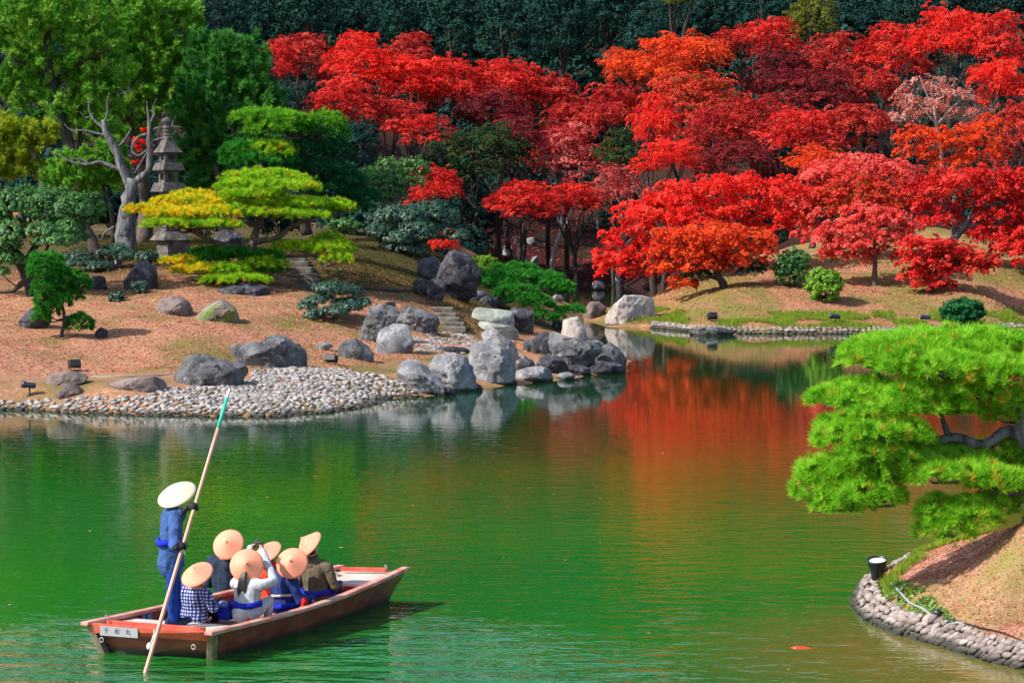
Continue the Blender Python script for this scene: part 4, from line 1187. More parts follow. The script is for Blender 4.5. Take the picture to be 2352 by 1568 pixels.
# clipped small-leaved tree at the left edge
Y = 90.0
b = P(80, 690, Y); b.z = gh(b.x, b.y)
pad_tree("topiary_tree", "big dark-trunked topiary with rounded leafy pads at the left edge", "topiary tree", b, Y, [
    (30, 470, 60, 32, 0), (150, 478, 72, 34, .3), (90, 458, 70, 24, 1), (190, 500, 30, 26, .6), (20, 532, 44, 30, -.4), (-30, 500, 50, 32, 0), (105, 530, 48, 20, -.5), (145, 522, 44, 18, -.2), (130, 552, 44, 16, -.8), (165, 545, 30, 14, -.4),
    (10, 560, 34, 20, -.5), (15, 595, 30, 16, -.6), (-40, 560, 50, 30, 0), (3, 624, 16, 9, -.8),
], 'topiary', 'leaf', [
    [(92, 700, -.3, .30), (70, 650, -.2, .26), (50, 605, 0, .22), (25, 570, .1, .17), (5, 530, .1, .12)], [(54, 610, 0, .14), (85, 560, .2, .11), (100, 520, .4, .09), (150, 500, .4, .06)],
    [(88, 690, -.3, .12), (60, 650, -.6, .10), (40, 660, -.8, .08), (25, 670, -.9, .06), (-20, 672, -.9, .05)], [(100, 600, 0, .06), (110, 565, -.3, .05), (125, 552, -.5, .03)],
], .075, .08, .6, 14, .85, woodmat='bark_dark', grow=(1.16, 1.12))
# second clipped trunk with hollow bark right of it
Y = 96.0
b = P(250, 640, Y); b.z = gh(b.x, b.y)
pad_tree("topiary_tree", "sparse topiary with twisted pale twigs in front of the dead trunk", "topiary tree", b, Y, [
    (190, 590, 44, 14, 0), (165, 605, 34, 12, -.4), (240, 580, 34, 12, .2), (290, 588, 30, 13, .3), (335, 590, 24, 13, 0), (270, 570, 26, 10, .6), (225, 612, 30, 12, -.4),
], 'topiary_grey', 'leaf', [[(232, 646, 0, .26), (226, 600, 0, .22), (212, 560, .1, .2), (195, 520, .3, .17), (185, 495, .4, .12)], [(262, 645, 0, .14), (258, 610, 0, .11), (250, 585, .1, .06)], [(180, 650, -.6, .06), (195, 620, -.6, .05), (225, 605, -.4, .03)],
                             [(158, 575, -.4, .035), (172, 588, -.5, .04), (190, 582, -.5, .03), (200, 572, -.5, .02)]],
    .085, .07, .6, 12, .8, woodmat='bark_dark')
# fluffy young pine
Y = 80.6
b = P(135, 797, Y); b.z = gh(b.x, b.y)
pad_tree("young_pine", "fluffy bright green young pine with ball-shaped tufts on the needle slope", "pine tree", b, Y, [
    (106, 602, 36, 20, .1), (98, 622, 30, 18, -.1), (125, 624, 26, 18, .3), (160, 640, 36, 18, .2), (180, 655, 26, 18, .3), (105, 662, 28, 22, -.1), (130, 655, 30, 20, .1), (100, 690, 20, 18, -.2), (135, 690, 30, 18, 0), (160, 680, 28, 14, .2), (95, 728, 18, 18, -.2), (112, 712, 26, 18, 0), (184, 745, 30, 20, .2),
], 'pine', 'bigpine', [[(135, 799, 0, .06), (142, 765, 0, .055), (148, 730, 0, .05), (140, 690, 0, .045), (125, 650, 0, .035), (108, 605, 0, .02)], [(146, 735, 0, .025), (165, 742, .1, .02), (184, 748, .2, .012)]],
    .062, .13, .026, 20, 1.0, woodmat='bark_dark')
# grey-green topiary in mid slope
Y = 88.0
b = P(775, 752, Y); b.z = gh(b.x, b.y)
pad_tree("topiary_tree", "grey-green low topiary with flat pads standing above the shore rocks", "topiary tree", b, Y, [
    (762, 662, 38, 14, 0), (800, 668, 30, 13, .3), (822, 690, 26, 12, .2), (725, 690, 28, 12, -.2), (705, 704, 22, 12, -.3), (790, 695, 30, 10, .3), (800, 705, 34, 12, -.4), (838, 695, 14, 10, 0), (770, 715, 34, 12, -.6), (720, 722, 24, 12, -.5), (745, 680, 24, 9, .2),
], 'topiary_grey', 'leaf', [[(768, 756, 0, .08), (772, 725, 0, .075), (768, 695, 0, .06), (765, 668, 0, .03)], [(770, 722, 0, .05), (800, 706, 0, .04), (825, 695, .1, .02)], [(770, 725, 0, .05), (735, 712, -.2, .03), (712, 708, -.3, .02)], [(752, 755, -.2, .03), (764, 735, -.1, .03)], [(790, 752, -.2, .03), (778, 730, 0, .03)]],
    .075, .07, .6, 12, .85, woodmat='bark')
# layered topiary on the ridge
Y = 108.0
b = P(925, 590, Y); b.z = gh(b.x, b.y)
pad_tree("topiary_tree", "dark blue-green topiary with shell-shaped pads on the ridge left of the ravine", "topiary tree", b, Y, [
    (985, 490, 50, 26, 0), (930, 495, 52, 24, -.2), (890, 500, 44, 24, .3), (1040, 500, 20, 20, .4), (960, 525, 40, 20, -.6), (870, 532, 34, 17, -.3), (915, 545, 44, 18, -.5), (975, 540, 34, 16, -.6), (1047, 541, 32, 16, -.3), (1005, 528, 24, 12, -.2), (930, 570, 40, 22, -.4), (900, 560, 30, 20, 0), (955, 570, 30, 22, .2), (1020, 505, 34, 18, .2),
], 'topiary_grey', 'leaf', [[(922, 600, 0, .2), (925, 560, 0, .17), (935, 520, 0, .13), (950, 490, .1, .07)], [(926, 555, 0, .09), (980, 545, 0, .06), (1045, 546, -.1, .03)]],
    .10, .09, .6, 13, .85, woodmat='bark_dark')
Y = 112.0
b = P(885, 520, Y); b.z = gh(b.x, b.y)
root = empty("loose_tree", b, "airy light green tree with visible limbs above the blue-green topiary", "tree")
lob = L3([(860, 400, 50, 22), (905, 385, 50, 24), (950, 378, 40, 20), (880, 425, 54, 22), (940, 415, 46, 22), (975, 400, 26, 18), (850, 440, 30, 18), (910, 445, 40, 16)], Y)
mb = MB(); limbs(mb, b, [c for c, r in lob], .16, .02, .55); mb.build("trunk", M['bark'], root, smooth=True)
foliage("crown", clump_leaves(lob, 5200, .11, 22, .5, .28), M['topiary'], root)
# low pine leaning over the rocks
Y = 103.0
b = P(1055, 712, 100.0); b.z = gh(b.x, b.y)
pad_tree("leaning_pine", "low dark green pine leaning right over the shore rocks on a thick bent grey trunk", "pine tree", b, Y, [
    (1130, 640, 48, 14, 1), (1175, 622, 44, 13, 1.4), (1110, 655, 34, 12, 0), (1200, 640, 50, 16, .6), (1160, 655, 40, 13, .2), (1210, 618, 24, 9, 1.6), (1250, 640, 36, 13, .8), (1270, 660, 42, 14, .3), (1290, 672, 24, 10, .2), (1185, 672, 50, 14, -.4), (1215, 690, 44, 13, -.7), (1240, 702, 34, 10, -.8), (1250, 730, 40, 12, -1), (1312, 714, 30, 10, -.4), (1165, 680, 30, 10, -.4),
], 'pine', 'pine', [[(1052, 715, -2, .20), (1064, 700, -1.8, .22), (1085, 686, -1.4, .22), (1108, 682, -1, .22), (1130, 694, -.6, .18), (1160, 688, -.4, .15), (1190, 680, -.2, .11), (1230, 690, 0, .08), (1290, 712, 0, .04)],
                     [(1130, 692, -.5, .12), (1145, 665, 0, .09), (1160, 645, .4, .05), (1185, 630, .9, .03)], [(1190, 680, 0, .08), (1230, 660, .3, .05), (1270, 665, .3, .03)]],
    .10, .17, .034, 17, .85, woodmat='deadwood')
# foreground pine on the near promontory
Y = 36.2
b = Vector((7.05, 35.6, nh(7.05, 35.6)))
pad_tree("near_pine", "big bright green pine with needle cushions overhanging the water on the near promontory", "pine tree", b, Y, [
    (2060, 812, 118, 44, .2), (2150, 800, 120, 44, .5), (2270, 806, 120, 48, .2), (2360, 820, 90, 50, .4), (2180, 850, 110, 44, -.3), (2090, 838, 90, 40, -.2), (2320, 862, 100, 46, -.4), (2010, 830, 70, 40, 0),
    (1935, 918, 74, 32, -.1), (1990, 896, 60, 26, .2), (2060, 935, 104, 34, -.2), (2160, 938, 96, 30, 0), (2250, 935, 80, 28, .2), (1990, 965, 70, 36, -.4), (2330, 930, 70, 34, 0),
    (1950, 1012, 80, 44, -.3), (2030, 1000, 88, 44, -.5), (1925, 985, 50, 34, 0), (2000, 1045, 70, 32, -.5),
    (1925, 1090, 84, 48, -.2), (1995, 1085, 74, 44, -.4), (1900, 1130, 66, 44, -.3), (1985, 1140, 84, 44, -.5), (1930, 1160, 72, 36, -.4), (2030, 1150, 50, 34, -.4),
    (2090, 1070, 80, 36, -.3), (2170, 1066, 84, 34, 0), (2160, 1095, 90, 36, -.5), (2240, 1090, 66, 36, -.3), (2300, 1050, 80, 40, .3), (2360, 1080, 60, 46, .2),
    (2240, 905, 70, 30, -.2), (2200, 1035, 50, 22, .3), (2350, 1010, 44, 26, .3), (2330, 960, 60, 30, .2), (2090, 1020, 56, 28, -.1), (2280, 1110, 70, 36, -.4), (2350, 1120, 60, 40, -.3), (2100, 905, 70, 30, -.3),
    (2160, 1180, 60, 42, -.4), (2220, 1190, 78, 44, -.5), (2170, 1220, 60, 36, -.5), (2270, 1170, 60, 40, -.2), (2330, 1150, 60, 40, 0),
], 'pine_bright', 'bigpine', [
    [(2420, 1230, -.5, .15), (2395, 1130, -.3, .12), (2365, 1030, -.1, .10), (2320, 990, 0, .08), (2260, 1022, 0, .075), (2195, 1005, 0, .07), (2130, 1014, -.1, .05), (2030, 1015, -.2, .04)],
    [(2340, 1010, 0, .12), (2350, 950, 0, .10), (2310, 900, .1, .08), (2230, 880, .1, .06), (2130, 850, .1, .04)],
    [(2180, 1004, 0, .06), (2120, 1040, -.1, .05), (2010, 1120, -.3, .035)], [(2300, 900, .1, .05), (2200, 905, .1, .05), (2060, 905, .1, .04), (1960, 920, 0, .025)], [(2385, 1130, -.3, .08), (2300, 1130, -.3, .06), (2230, 1180, -.4, .04)],
], .052, .118, .0105, 34, .8, woodmat='deadwood', grow=(.99, .86), low=-.28)

# ------------------------------------------------------------------ shrubs
def shrub(name, label, c, r, mat, n, leaf, style='clump', Y=None):
    g = Vector(c) - Vector((0, 0, r[2]))
    root = empty(name, g, label, "shrub")
    mb = MB()
    for q in range(5):
        a = q * 1.26
        mb.tube([g - Vector((0, 0, .1)), g + Vector((math.cos(a) * r[0] * .3, math.sin(a) * r[1] * .3, r[2] * .6)), Vector(c) + Vector((math.cos(a) * r[0] * .6, math.sin(a) * r[1] * .6, r[2] * .4))], [.03, .025, .01], 5, .2)
    mb.build("stem", M['bark_dark'], root)
    lob = [(tuple(c), tuple(r))]
    for q in range(7):
        d = ball(1)[0]; d[2] = abs(d[2])
        lob.append((tuple(np.array(c) + d * np.array(r) * .55), tuple(np.array(r) * R.uniform(.4, .6))))
    foliage("foliage", clump_leaves(lob, int(n * 1.8), leaf, 26, .7, .26, .5, low=-.9), M[mat], root)

def shrub_px(label, cx_, cy_, rx, ry, mat, n, leaf, Y=None, name="round_shrub"):
    if Y is None: Y = onground(cx_, cy_ + ry).y + rx * .5 * 105 / FL
    k = Y / FL
    shrub(name, label, P(cx_, cy_, Y), (rx * k, rx * k * .9, ry * k), mat, n, leaf)
shrub_px("dark green bush with a yellow-green top, behind the brighter one on the far bank", 1822, 616, 44, 46, 'topiary', 4200, .12)
shrub_px("bright leafy green bush in front of the darker one on the far bank", 1893, 655, 42, 42, 'topiary_lime', 3600, .14)
shrub_px("low dark green bush at the waterline of the far bank, right of the floodlights", 2212, 718, 50, 34, 'pine_dark', 4200, .13)
shrub_px("clipped lime green round shrub beside the massive dark rock", 1113, 602, 34, 18, 'topiary_lime', 2600, .07, 112)
shrub_px("small yellow-green shrub under the clipped lime one", 1103, 620, 20, 12, 'topiary_lime', 1200, .07, 110)
shrub_px("small dark shrub in front of the tall dark standing stone", 322, 660, 20, 15, 'topiary_grey', 1200, .08)
shrub_px("tiny dark shrub left of the stone pagoda on the slope", 270, 682, 22, 12, 'topiary_grey', 1000, .08)
shrub_px("small dark leafy shrub between the standing stone and the pagoda", 345, 590, 20, 14, 'topiary_grey', 1000, .08, 97)
shrub_px("shaded dark shrub at the foot of the golden pine, left part", 430, 660, 46, 16, 'topiary_grey', 2200, .09, 92.5)
shrub_px("shaded dark shrub at the foot of the golden pine, right part", 530, 668, 44, 14, 'topiary_grey', 2000, .09, 92)
shrub_px("leafy green shrub at the foot of the tall pine right of the golden one", 790, 518, 40, 16, 'topiary', 1600, .10, 107)
shrub_px("dark shrub on the ridge under the blue-green topiary", 1000, 590, 60, 18, 'evergreen', 1800, .12, 112)
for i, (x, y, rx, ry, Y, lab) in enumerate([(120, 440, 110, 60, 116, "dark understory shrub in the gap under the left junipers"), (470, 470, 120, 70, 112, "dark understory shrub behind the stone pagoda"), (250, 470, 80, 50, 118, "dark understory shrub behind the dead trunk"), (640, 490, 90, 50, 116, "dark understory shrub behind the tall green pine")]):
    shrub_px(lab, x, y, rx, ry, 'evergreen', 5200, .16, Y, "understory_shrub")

# ------------------------------------------------------------------ junipers and the dead trunk
def juniper(label, Y, basepx, lobes, mat, n, L, trunk=None, woodmat='bark', name="juniper_tree"):
    b = P(basepx, 560, Y); b.z = gh(b.x, b.y)
    root = empty(name, b, label, "juniper tree")
    lob = L3(lobes, Y, .8)
    mb = MB()
    if trunk:
        for ln in trunk: mb.tube([P(q[0], q[1], Y + (q[3] if len(q) > 3 else 0)) for q in ln], [q[2] for q in ln], 8, .3)
    else:
        limbs(mb, b, [c for c, r in lob[::2]], .3, .04, .45)
    mb.build("trunk", M[woodmat], root, smooth=True)
    foliage("crown", flame(lob, n, L, .06, 9), M[mat], root)
    return root
juniper("tall feathery green juniper at the left edge with a dark leaning trunk", 106, 190, [
    (-20, 40, 90, 70), (60, 50, 90, 70), (150, 30, 90, 60), (30, 130, 80, 60), (110, 120, 80, 60), (200, 90, 80, 60, 1), (-20, 220, 80, 60), (160, 200, 90, 60, .5), (60, 205, 60, 50), (230, 180, 70, 60, 1), (130, 270, 70, 45), (210, 260, 70, 50, .5)],
    'juniper', 9000, .27, [[(200, 520, .30), (185, 450, .28), (170, 380, .25, -.3), (150, 300, .22), (125, 220, .2), (110, 130, .17), (112, 40, .12), (115, -40, .08)], [(172, 380, .12), (185, 320, .1, .2), (178, 250, .07)], [(118, 190, .09), (60, 150, .06), (0, 120, .03)], [(118, 180, .09), (200, 140, .06), (250, 110, .03)]], 'bark_dark')
juniper("yellowish green juniper branches low at the left edge with forked bare trunk", 103, 95, [
    (20, 350, 60, 40), (70, 330, 50, 34), (-20, 310, 60, 40), (40, 400, 60, 34), (-30, 380, 60, 40), (90, 310, 34, 26)], 'juniper_yellow', 4200, .24,
    [[(102, 500, .14), (98, 440, .13), (88, 390, .12), (72, 350, .09), (60, 320, .05)], [(95, 410, .06), (60, 395, .05), (20, 380, .03)], [(92, 400, .06), (120, 380, .04), (140, 360, .02)]], 'bark_pale')
juniper("broad green juniper in the middle behind the dead grey trunk", 111, 330, [
    (290, 60, 100, 60), (380, 40, 70, 50), (340, 130, 90, 60), (260, 160, 80, 60), (420, 60, 40, 40), (390, 150, 70, 60), (300, 220, 80, 50), (380, 240, 70, 60), (200, 300, 80, 40), (280, 300, 70, 40)], 'juniper', 11000, .26)
juniper("spiky-topped dark juniper left of the red maples", 109, 520, [
    (470, 150, 44, 70), (520, 150, 40, 70), (575, 170, 36, 80), (500, 240, 80, 70), (580, 250, 60, 60), (610, 260, 34, 50), (450, 250, 60, 70), (540, 320, 90, 60), (460, 350, 60, 70), (490, 420, 50, 50), (440, 420, 40, 50)], 'juniper_dark', 12000, .26)
juniper("low juniper foliage growing in front of the dead trunk fork", 100, 240, [
    (180, 395, 66, 34), (230, 420, 54, 40), (150, 420, 50, 30), (215, 385, 50, 30), (255, 350, 30, 26), (250, 400, 40, 40)], 'juniper', 4200, .2, [[(262, 560, .1), (255, 480, .09), (230, 420, .06), (200, 395, .03)]], 'bark_dark')

Y = 99.0
b = P(295, 575, Y); b.z = gh(b.x, b.y)
dead = empty("dead_juniper_snag", b, "bare silver-grey dead trunk with twisted antler branches beside the stone pagoda", "dead tree")
mb = MB()
def pl(l, y=Y): return [P(q[0], q[1], y + (q[3] if len(q) > 3 else 0)) for q in l], [q[2] for q in l]
for ln in [[(293, 590, .36), (291, 540, .34), (292, 500, .30), (298, 455, .25), (305, 410, .20)], [(278, 590, .16), (274, 540, .15), (280, 490, .12), (290, 460, .08)]]:
    p_, r_ = pl(ln); mb.tube(p_, r_, 10, .5)
mb.build("trunk", M['deadwood'], dead, smooth=True)
BR = [
    [(298, 440, .20), (285, 395, .19), (270, 355, .19), (252, 320, .17), (240, 290, .13), (236, 275, .05)],
    [(243, 298, .08), (218, 278, .06), (206, 255, .045), (203, 228, .015)], [(240, 282, .06), (248, 258, .05), (246, 235, .035), (252, 212, .012)], [(212, 266, .03), (195, 270, .02), (184, 256, .01)],
    [(250, 312, .07), (220, 306, .055), (190, 300, .045), (165, 300, .035), (148, 285, .012)], [(262, 340, .06), (280, 330, .05), (292, 312, .035), (303, 292, .012)], [(190, 300, .03), (215, 318, .025), (232, 314, .01)],
    [(285, 392, .11), (255, 382, .09), (228, 372, .08), (200, 378, .06), (165, 372, .05), (140, 358, .03), (122, 350, .012)], [(205, 376, .05), (185, 365, .035), (160, 366, .02)],
    [(303, 425, .17), (325, 408, .15), (340, 390, .14), (344, 355, .13), (342, 320, .12), (344, 288, .09), (340, 258, .05), (337, 232, .012)],
    [(344, 285, .06), (354, 262, .045), (352, 245, .03), (360, 226, .01)], [(343, 310, .07), (322, 312, .06), (306, 330, .05), (304, 348, .05), (318, 358, .05), (338, 345, .05)],
    [(345, 300, .05), (368, 292, .035), (396, 290, .025), (422, 294, .008)], [(345, 325, .05), (370, 318, .035), (392, 312, .02), (405, 300, .008)], [(300, 460, .06), (320, 470, .04), (345, 466, .02)],
    [(395, 290, .02), (398, 278, .014), (404, 266, .006)], [(344, 340, .05), (325, 372, .04), (308, 400, .03)], [(262, 520, .05), (240, 535, .04), (232, 552, .03), (222, 540, .012)],
]
for ln in BR:
    p_, r_ = pl(ln); m2 = MB(); m2.tube(p_, [q * .82 for q in r_], 8, .6); m2.build("branch", M['deadwood'], dead, smooth=True)
# a few red leaves of a creeper caught in the fork
rl = empty("red_creeper", P(325, 335, 99.6), "small red-leaved creeper in the fork of the dead grey trunk", "creeper")
cl_ = foliage("creeper_leaves", clump_leaves(L3([(318, 328, 14, 26), (345, 342, 14, 18), (330, 300, 10, 8), (312, 372, 8, 12)], 99.7), 420, .11, 20, .4, .5), M['scarlet'], rl); cl_['kind'] = 'stuff'
# ------------------------------------------------------------------ maples
def maple(label, Y, base, lobes, mat, n, leaf, r0=.17, trunk=None, woodmat='bark', group=None, green=None, deep=.85, per=46):
    if len(base) == 2:
        b = onground(base[0], base[1]); b = Vector((P(base[0], base[1], b.y).x, b.y, gh(b.x, b.y)))
    else:
        b = P(base[0], 500, base[2]); b.z = gh(b.x, b.y)
    root = empty("maple_tree", b, label, "maple tree", group)
    lob = [(c, (r[0] * 1.14, r[1] * 1.14, r[2] * 1.02)) for c, r in L3(lobes, Y, deep)]
    n = int(n * 1.65); leaf = leaf * .84
    mb = MB()
    if trunk:
        for ln in trunk: mb.tube([P(q[0], q[1], Y + (q[3] if len(q) > 3 else 0)) for q in ln], [q[2] for q in ln], 8, .3)
        ends = [P(ln[-1][0], ln[-1][1], Y) for ln in trunk]
        for c, r in lob:
            e = min(ends, key=lambda q: (q - Vector(c)).length)
            mb.tube([e, e.lerp(Vector(c), .5) + Vector((0, 0, .1)), c], [.05, .035, .015], 5, .2)
    else:
        limbs(mb, b, [c for c, r in lob], r0, .02, .4)
    mb.build("trunk", M[woodmat], root, smooth=True)
    foliage("crown", maple_leaves(lob, n, leaf, per=per), M[mat], root)
    if green:
        foliage("green_foliage", maple_leaves(L3(green, Y, deep), n // 7, leaf, per=per), M['olive'], root)
    return root
ng = None
maple("vivid red maple behind the orange one at the left end of the far bank", 119, (1700, 600, 119), [
    (1490, 478, 70, 34), (1570, 452, 80, 36), (1660, 430, 80, 32), (1750, 428, 76, 30), (1810, 450, 50, 28), (1520, 510, 80, 32), (1620, 490, 90, 34), (1720, 480, 80, 34), (1450, 540, 60, 30), (1420, 580, 50, 32), (1410, 615, 46, 26), (1480, 575, 60, 34), (1780, 510, 60, 34), (1470, 625, 40, 22), (1690, 520, 60, 30)],
    'scarlet', 17000, .15, .2)
maple("orange-red maple with leaning dark trunk, nearest to the big furrowed rock", 113.5, (1662, 668), [
    (1560, 545, 60, 24), (1640, 535, 70, 24), (1720, 545, 56, 24), (1530, 580, 44, 24), (1590, 575, 64, 24), (1670, 570, 66, 24), (1745, 575, 40, 20), (1540, 615, 54, 20), (1610, 610, 56, 20), (1560, 648, 40, 16), (1700, 598, 54, 18), (1650, 598, 40, 18)],
    'orange', 13000, .135, .16, [[(1666, 680, .2), (1660, 650, .17), (1648, 632, .14), (1645, 610, .1), (1640, 575, .05)], [(1652, 640, .1), (1625, 632, .07), (1600, 610, .04)], [(1648, 625, .09), (1680, 600, .06), (1710, 575, .03)]], 'bark_dark', green=[(1725, 612, 36, 14), (1600, 628, 40, 12), (1660, 600, 40, 10)])
maple("large pinkish red dome-shaped maple in the middle of the far bank", 122, (1960, 560, 122), [
    (1900, 400, 60, 34), (1960, 390, 80, 34), (2040, 396, 70, 32), (2090, 420, 50, 30), (1870, 440, 50, 38), (1850, 490, 44, 38), (1900, 470, 60, 36), (2110, 460, 44, 34), (1870, 530, 44, 30), (1840, 470, 36, 30)], 'coral', 12000, .15, .2)
maple("maple with mixed green and dull red leaves inside the pinkish dome", 120.5, (1990, 565, 120.5), [
    (1960, 435, 66, 30), (2030, 440, 60, 30), (1990, 465, 70, 28), (2060, 470, 50, 24), (1930, 480, 44, 26)], 'redgreen', 6500, .14, .14)
maple("bright pinkish red maple with slender straight trunk in front of the dome", 115.5, (2010, 652), [
    (1990, 492, 56, 24), (2040, 500, 56, 24), (2080, 520, 40, 20), (1940, 525, 56, 24), (1900, 550, 44, 22), (2000, 530, 60, 22), (1960, 560, 60, 20), (2050, 545, 50, 20), (1920, 580, 40, 16), (2030, 580, 40, 16), (1975, 592, 36, 14)],
    'coral', 11000, .14, .13, [[(2010, 664, .15), (2009, 630, .12), (2010, 590, .1), (2008, 560, .07), (2005, 520, .03)], [(2010, 575, .06), (2040, 555, .04), (2070, 535, .02)], [(2009, 590, .06), (1975, 565, .04), (1940, 540, .02)]])
maple("wide scarlet maple with forked pale trunk at the right side of the far bank", 118.5, (2165, 610, 118.5), [
    (2140, 430, 56, 30), (2210, 412, 70, 30), (2290, 410, 70, 32), (2360, 420, 60, 34), (2150, 470, 50, 28), (2290, 450, 70, 32), (2350, 470, 60, 36), (2300, 500, 60, 30), (2360, 530, 60, 34), (2280, 540, 60, 26), (2330, 570, 50, 22), (2160, 505, 50, 24)],
    'red', 16000, .15, .2, [[(2160, 640, .22), (2175, 580, .2), (2192, 548, .17), (2215, 520, .14), (2232, 490, .09), (2236, 455, .05)], [(2192, 550, .11), (2188, 510, .08), (2178, 470, .04)], [(2215, 522, .08), (2250, 515, .06), (2290, 490, .03)]], 'deadwood')
maple("low deep red maple on the right of the far bank, crown near the ground", 113.5, (2136, 684), [
    (2120, 560, 50, 22), (2170, 575, 56, 24), (2220, 590, 50, 24), (2100, 595, 44, 20), (2150, 610, 50, 20), (2200, 620, 50, 18), (2110, 630, 44, 18), (2150, 650, 44, 14), (2240, 612, 36, 16), (2270, 600, 30, 20)],
    'red', 10500, .135, .13, [[(2136, 698, .15), (2137, 670, .12), (2145, 640, .1), (2155, 605, .05)], [(2140, 655, .07), (2175, 625, .04)], [(2138, 650, .06), (2115, 625, .03)]], 'bark_dark')
maple("scarlet maple cut by the right edge of the far bank, behind the wide forked one", 117, (2400, 640, 117), [(2360, 570, 50, 24), (2410, 540, 60, 30), (2350, 600, 36, 16), (2430, 590, 60, 26), (2440, 470, 60, 40)], 'red', 6000, .14, .16)
maple("nearly leafless pale pink maple with fine grey branches on the right hillside", 136, (2160, 470, 136), [
    (2120, 200, 50, 26), (2170, 205, 40, 24), (2090, 235, 40, 24), (2140, 245, 60, 26), (2080, 270, 36, 20), (2200, 220, 40, 22), (2240, 262, 44, 24)],
    'pale', 4200, .13, .15, [[(2165, 420, .13), (2160, 330, .11), (2150, 285, .09), (2145, 240, .05), (2140, 190, .02)], [(2150, 290, .06), (2190, 245, .04), (2230, 215, .015)], [(2150, 285, .06), (2110, 240, .04), (2080, 220, .015)], [(2158, 320, .06), (2210, 280, .04), (2260, 250, .015)], [(2150, 260, .04), (2130, 220, .03), (2115, 180, .012)]], 'bark_pale', per=40)
maple("orange-red maple just below the pale leafless one on the right hillside", 133, (2190, 470, 133), [
    (2120, 310, 56, 26), (2180, 330, 60, 28), (2240, 310, 60, 28), (2280, 280, 40, 24), (2110, 350, 44, 22), (2200, 370, 60, 20), (2260, 350, 50, 24)], 'orange', 7500, .14, .14, per=50)

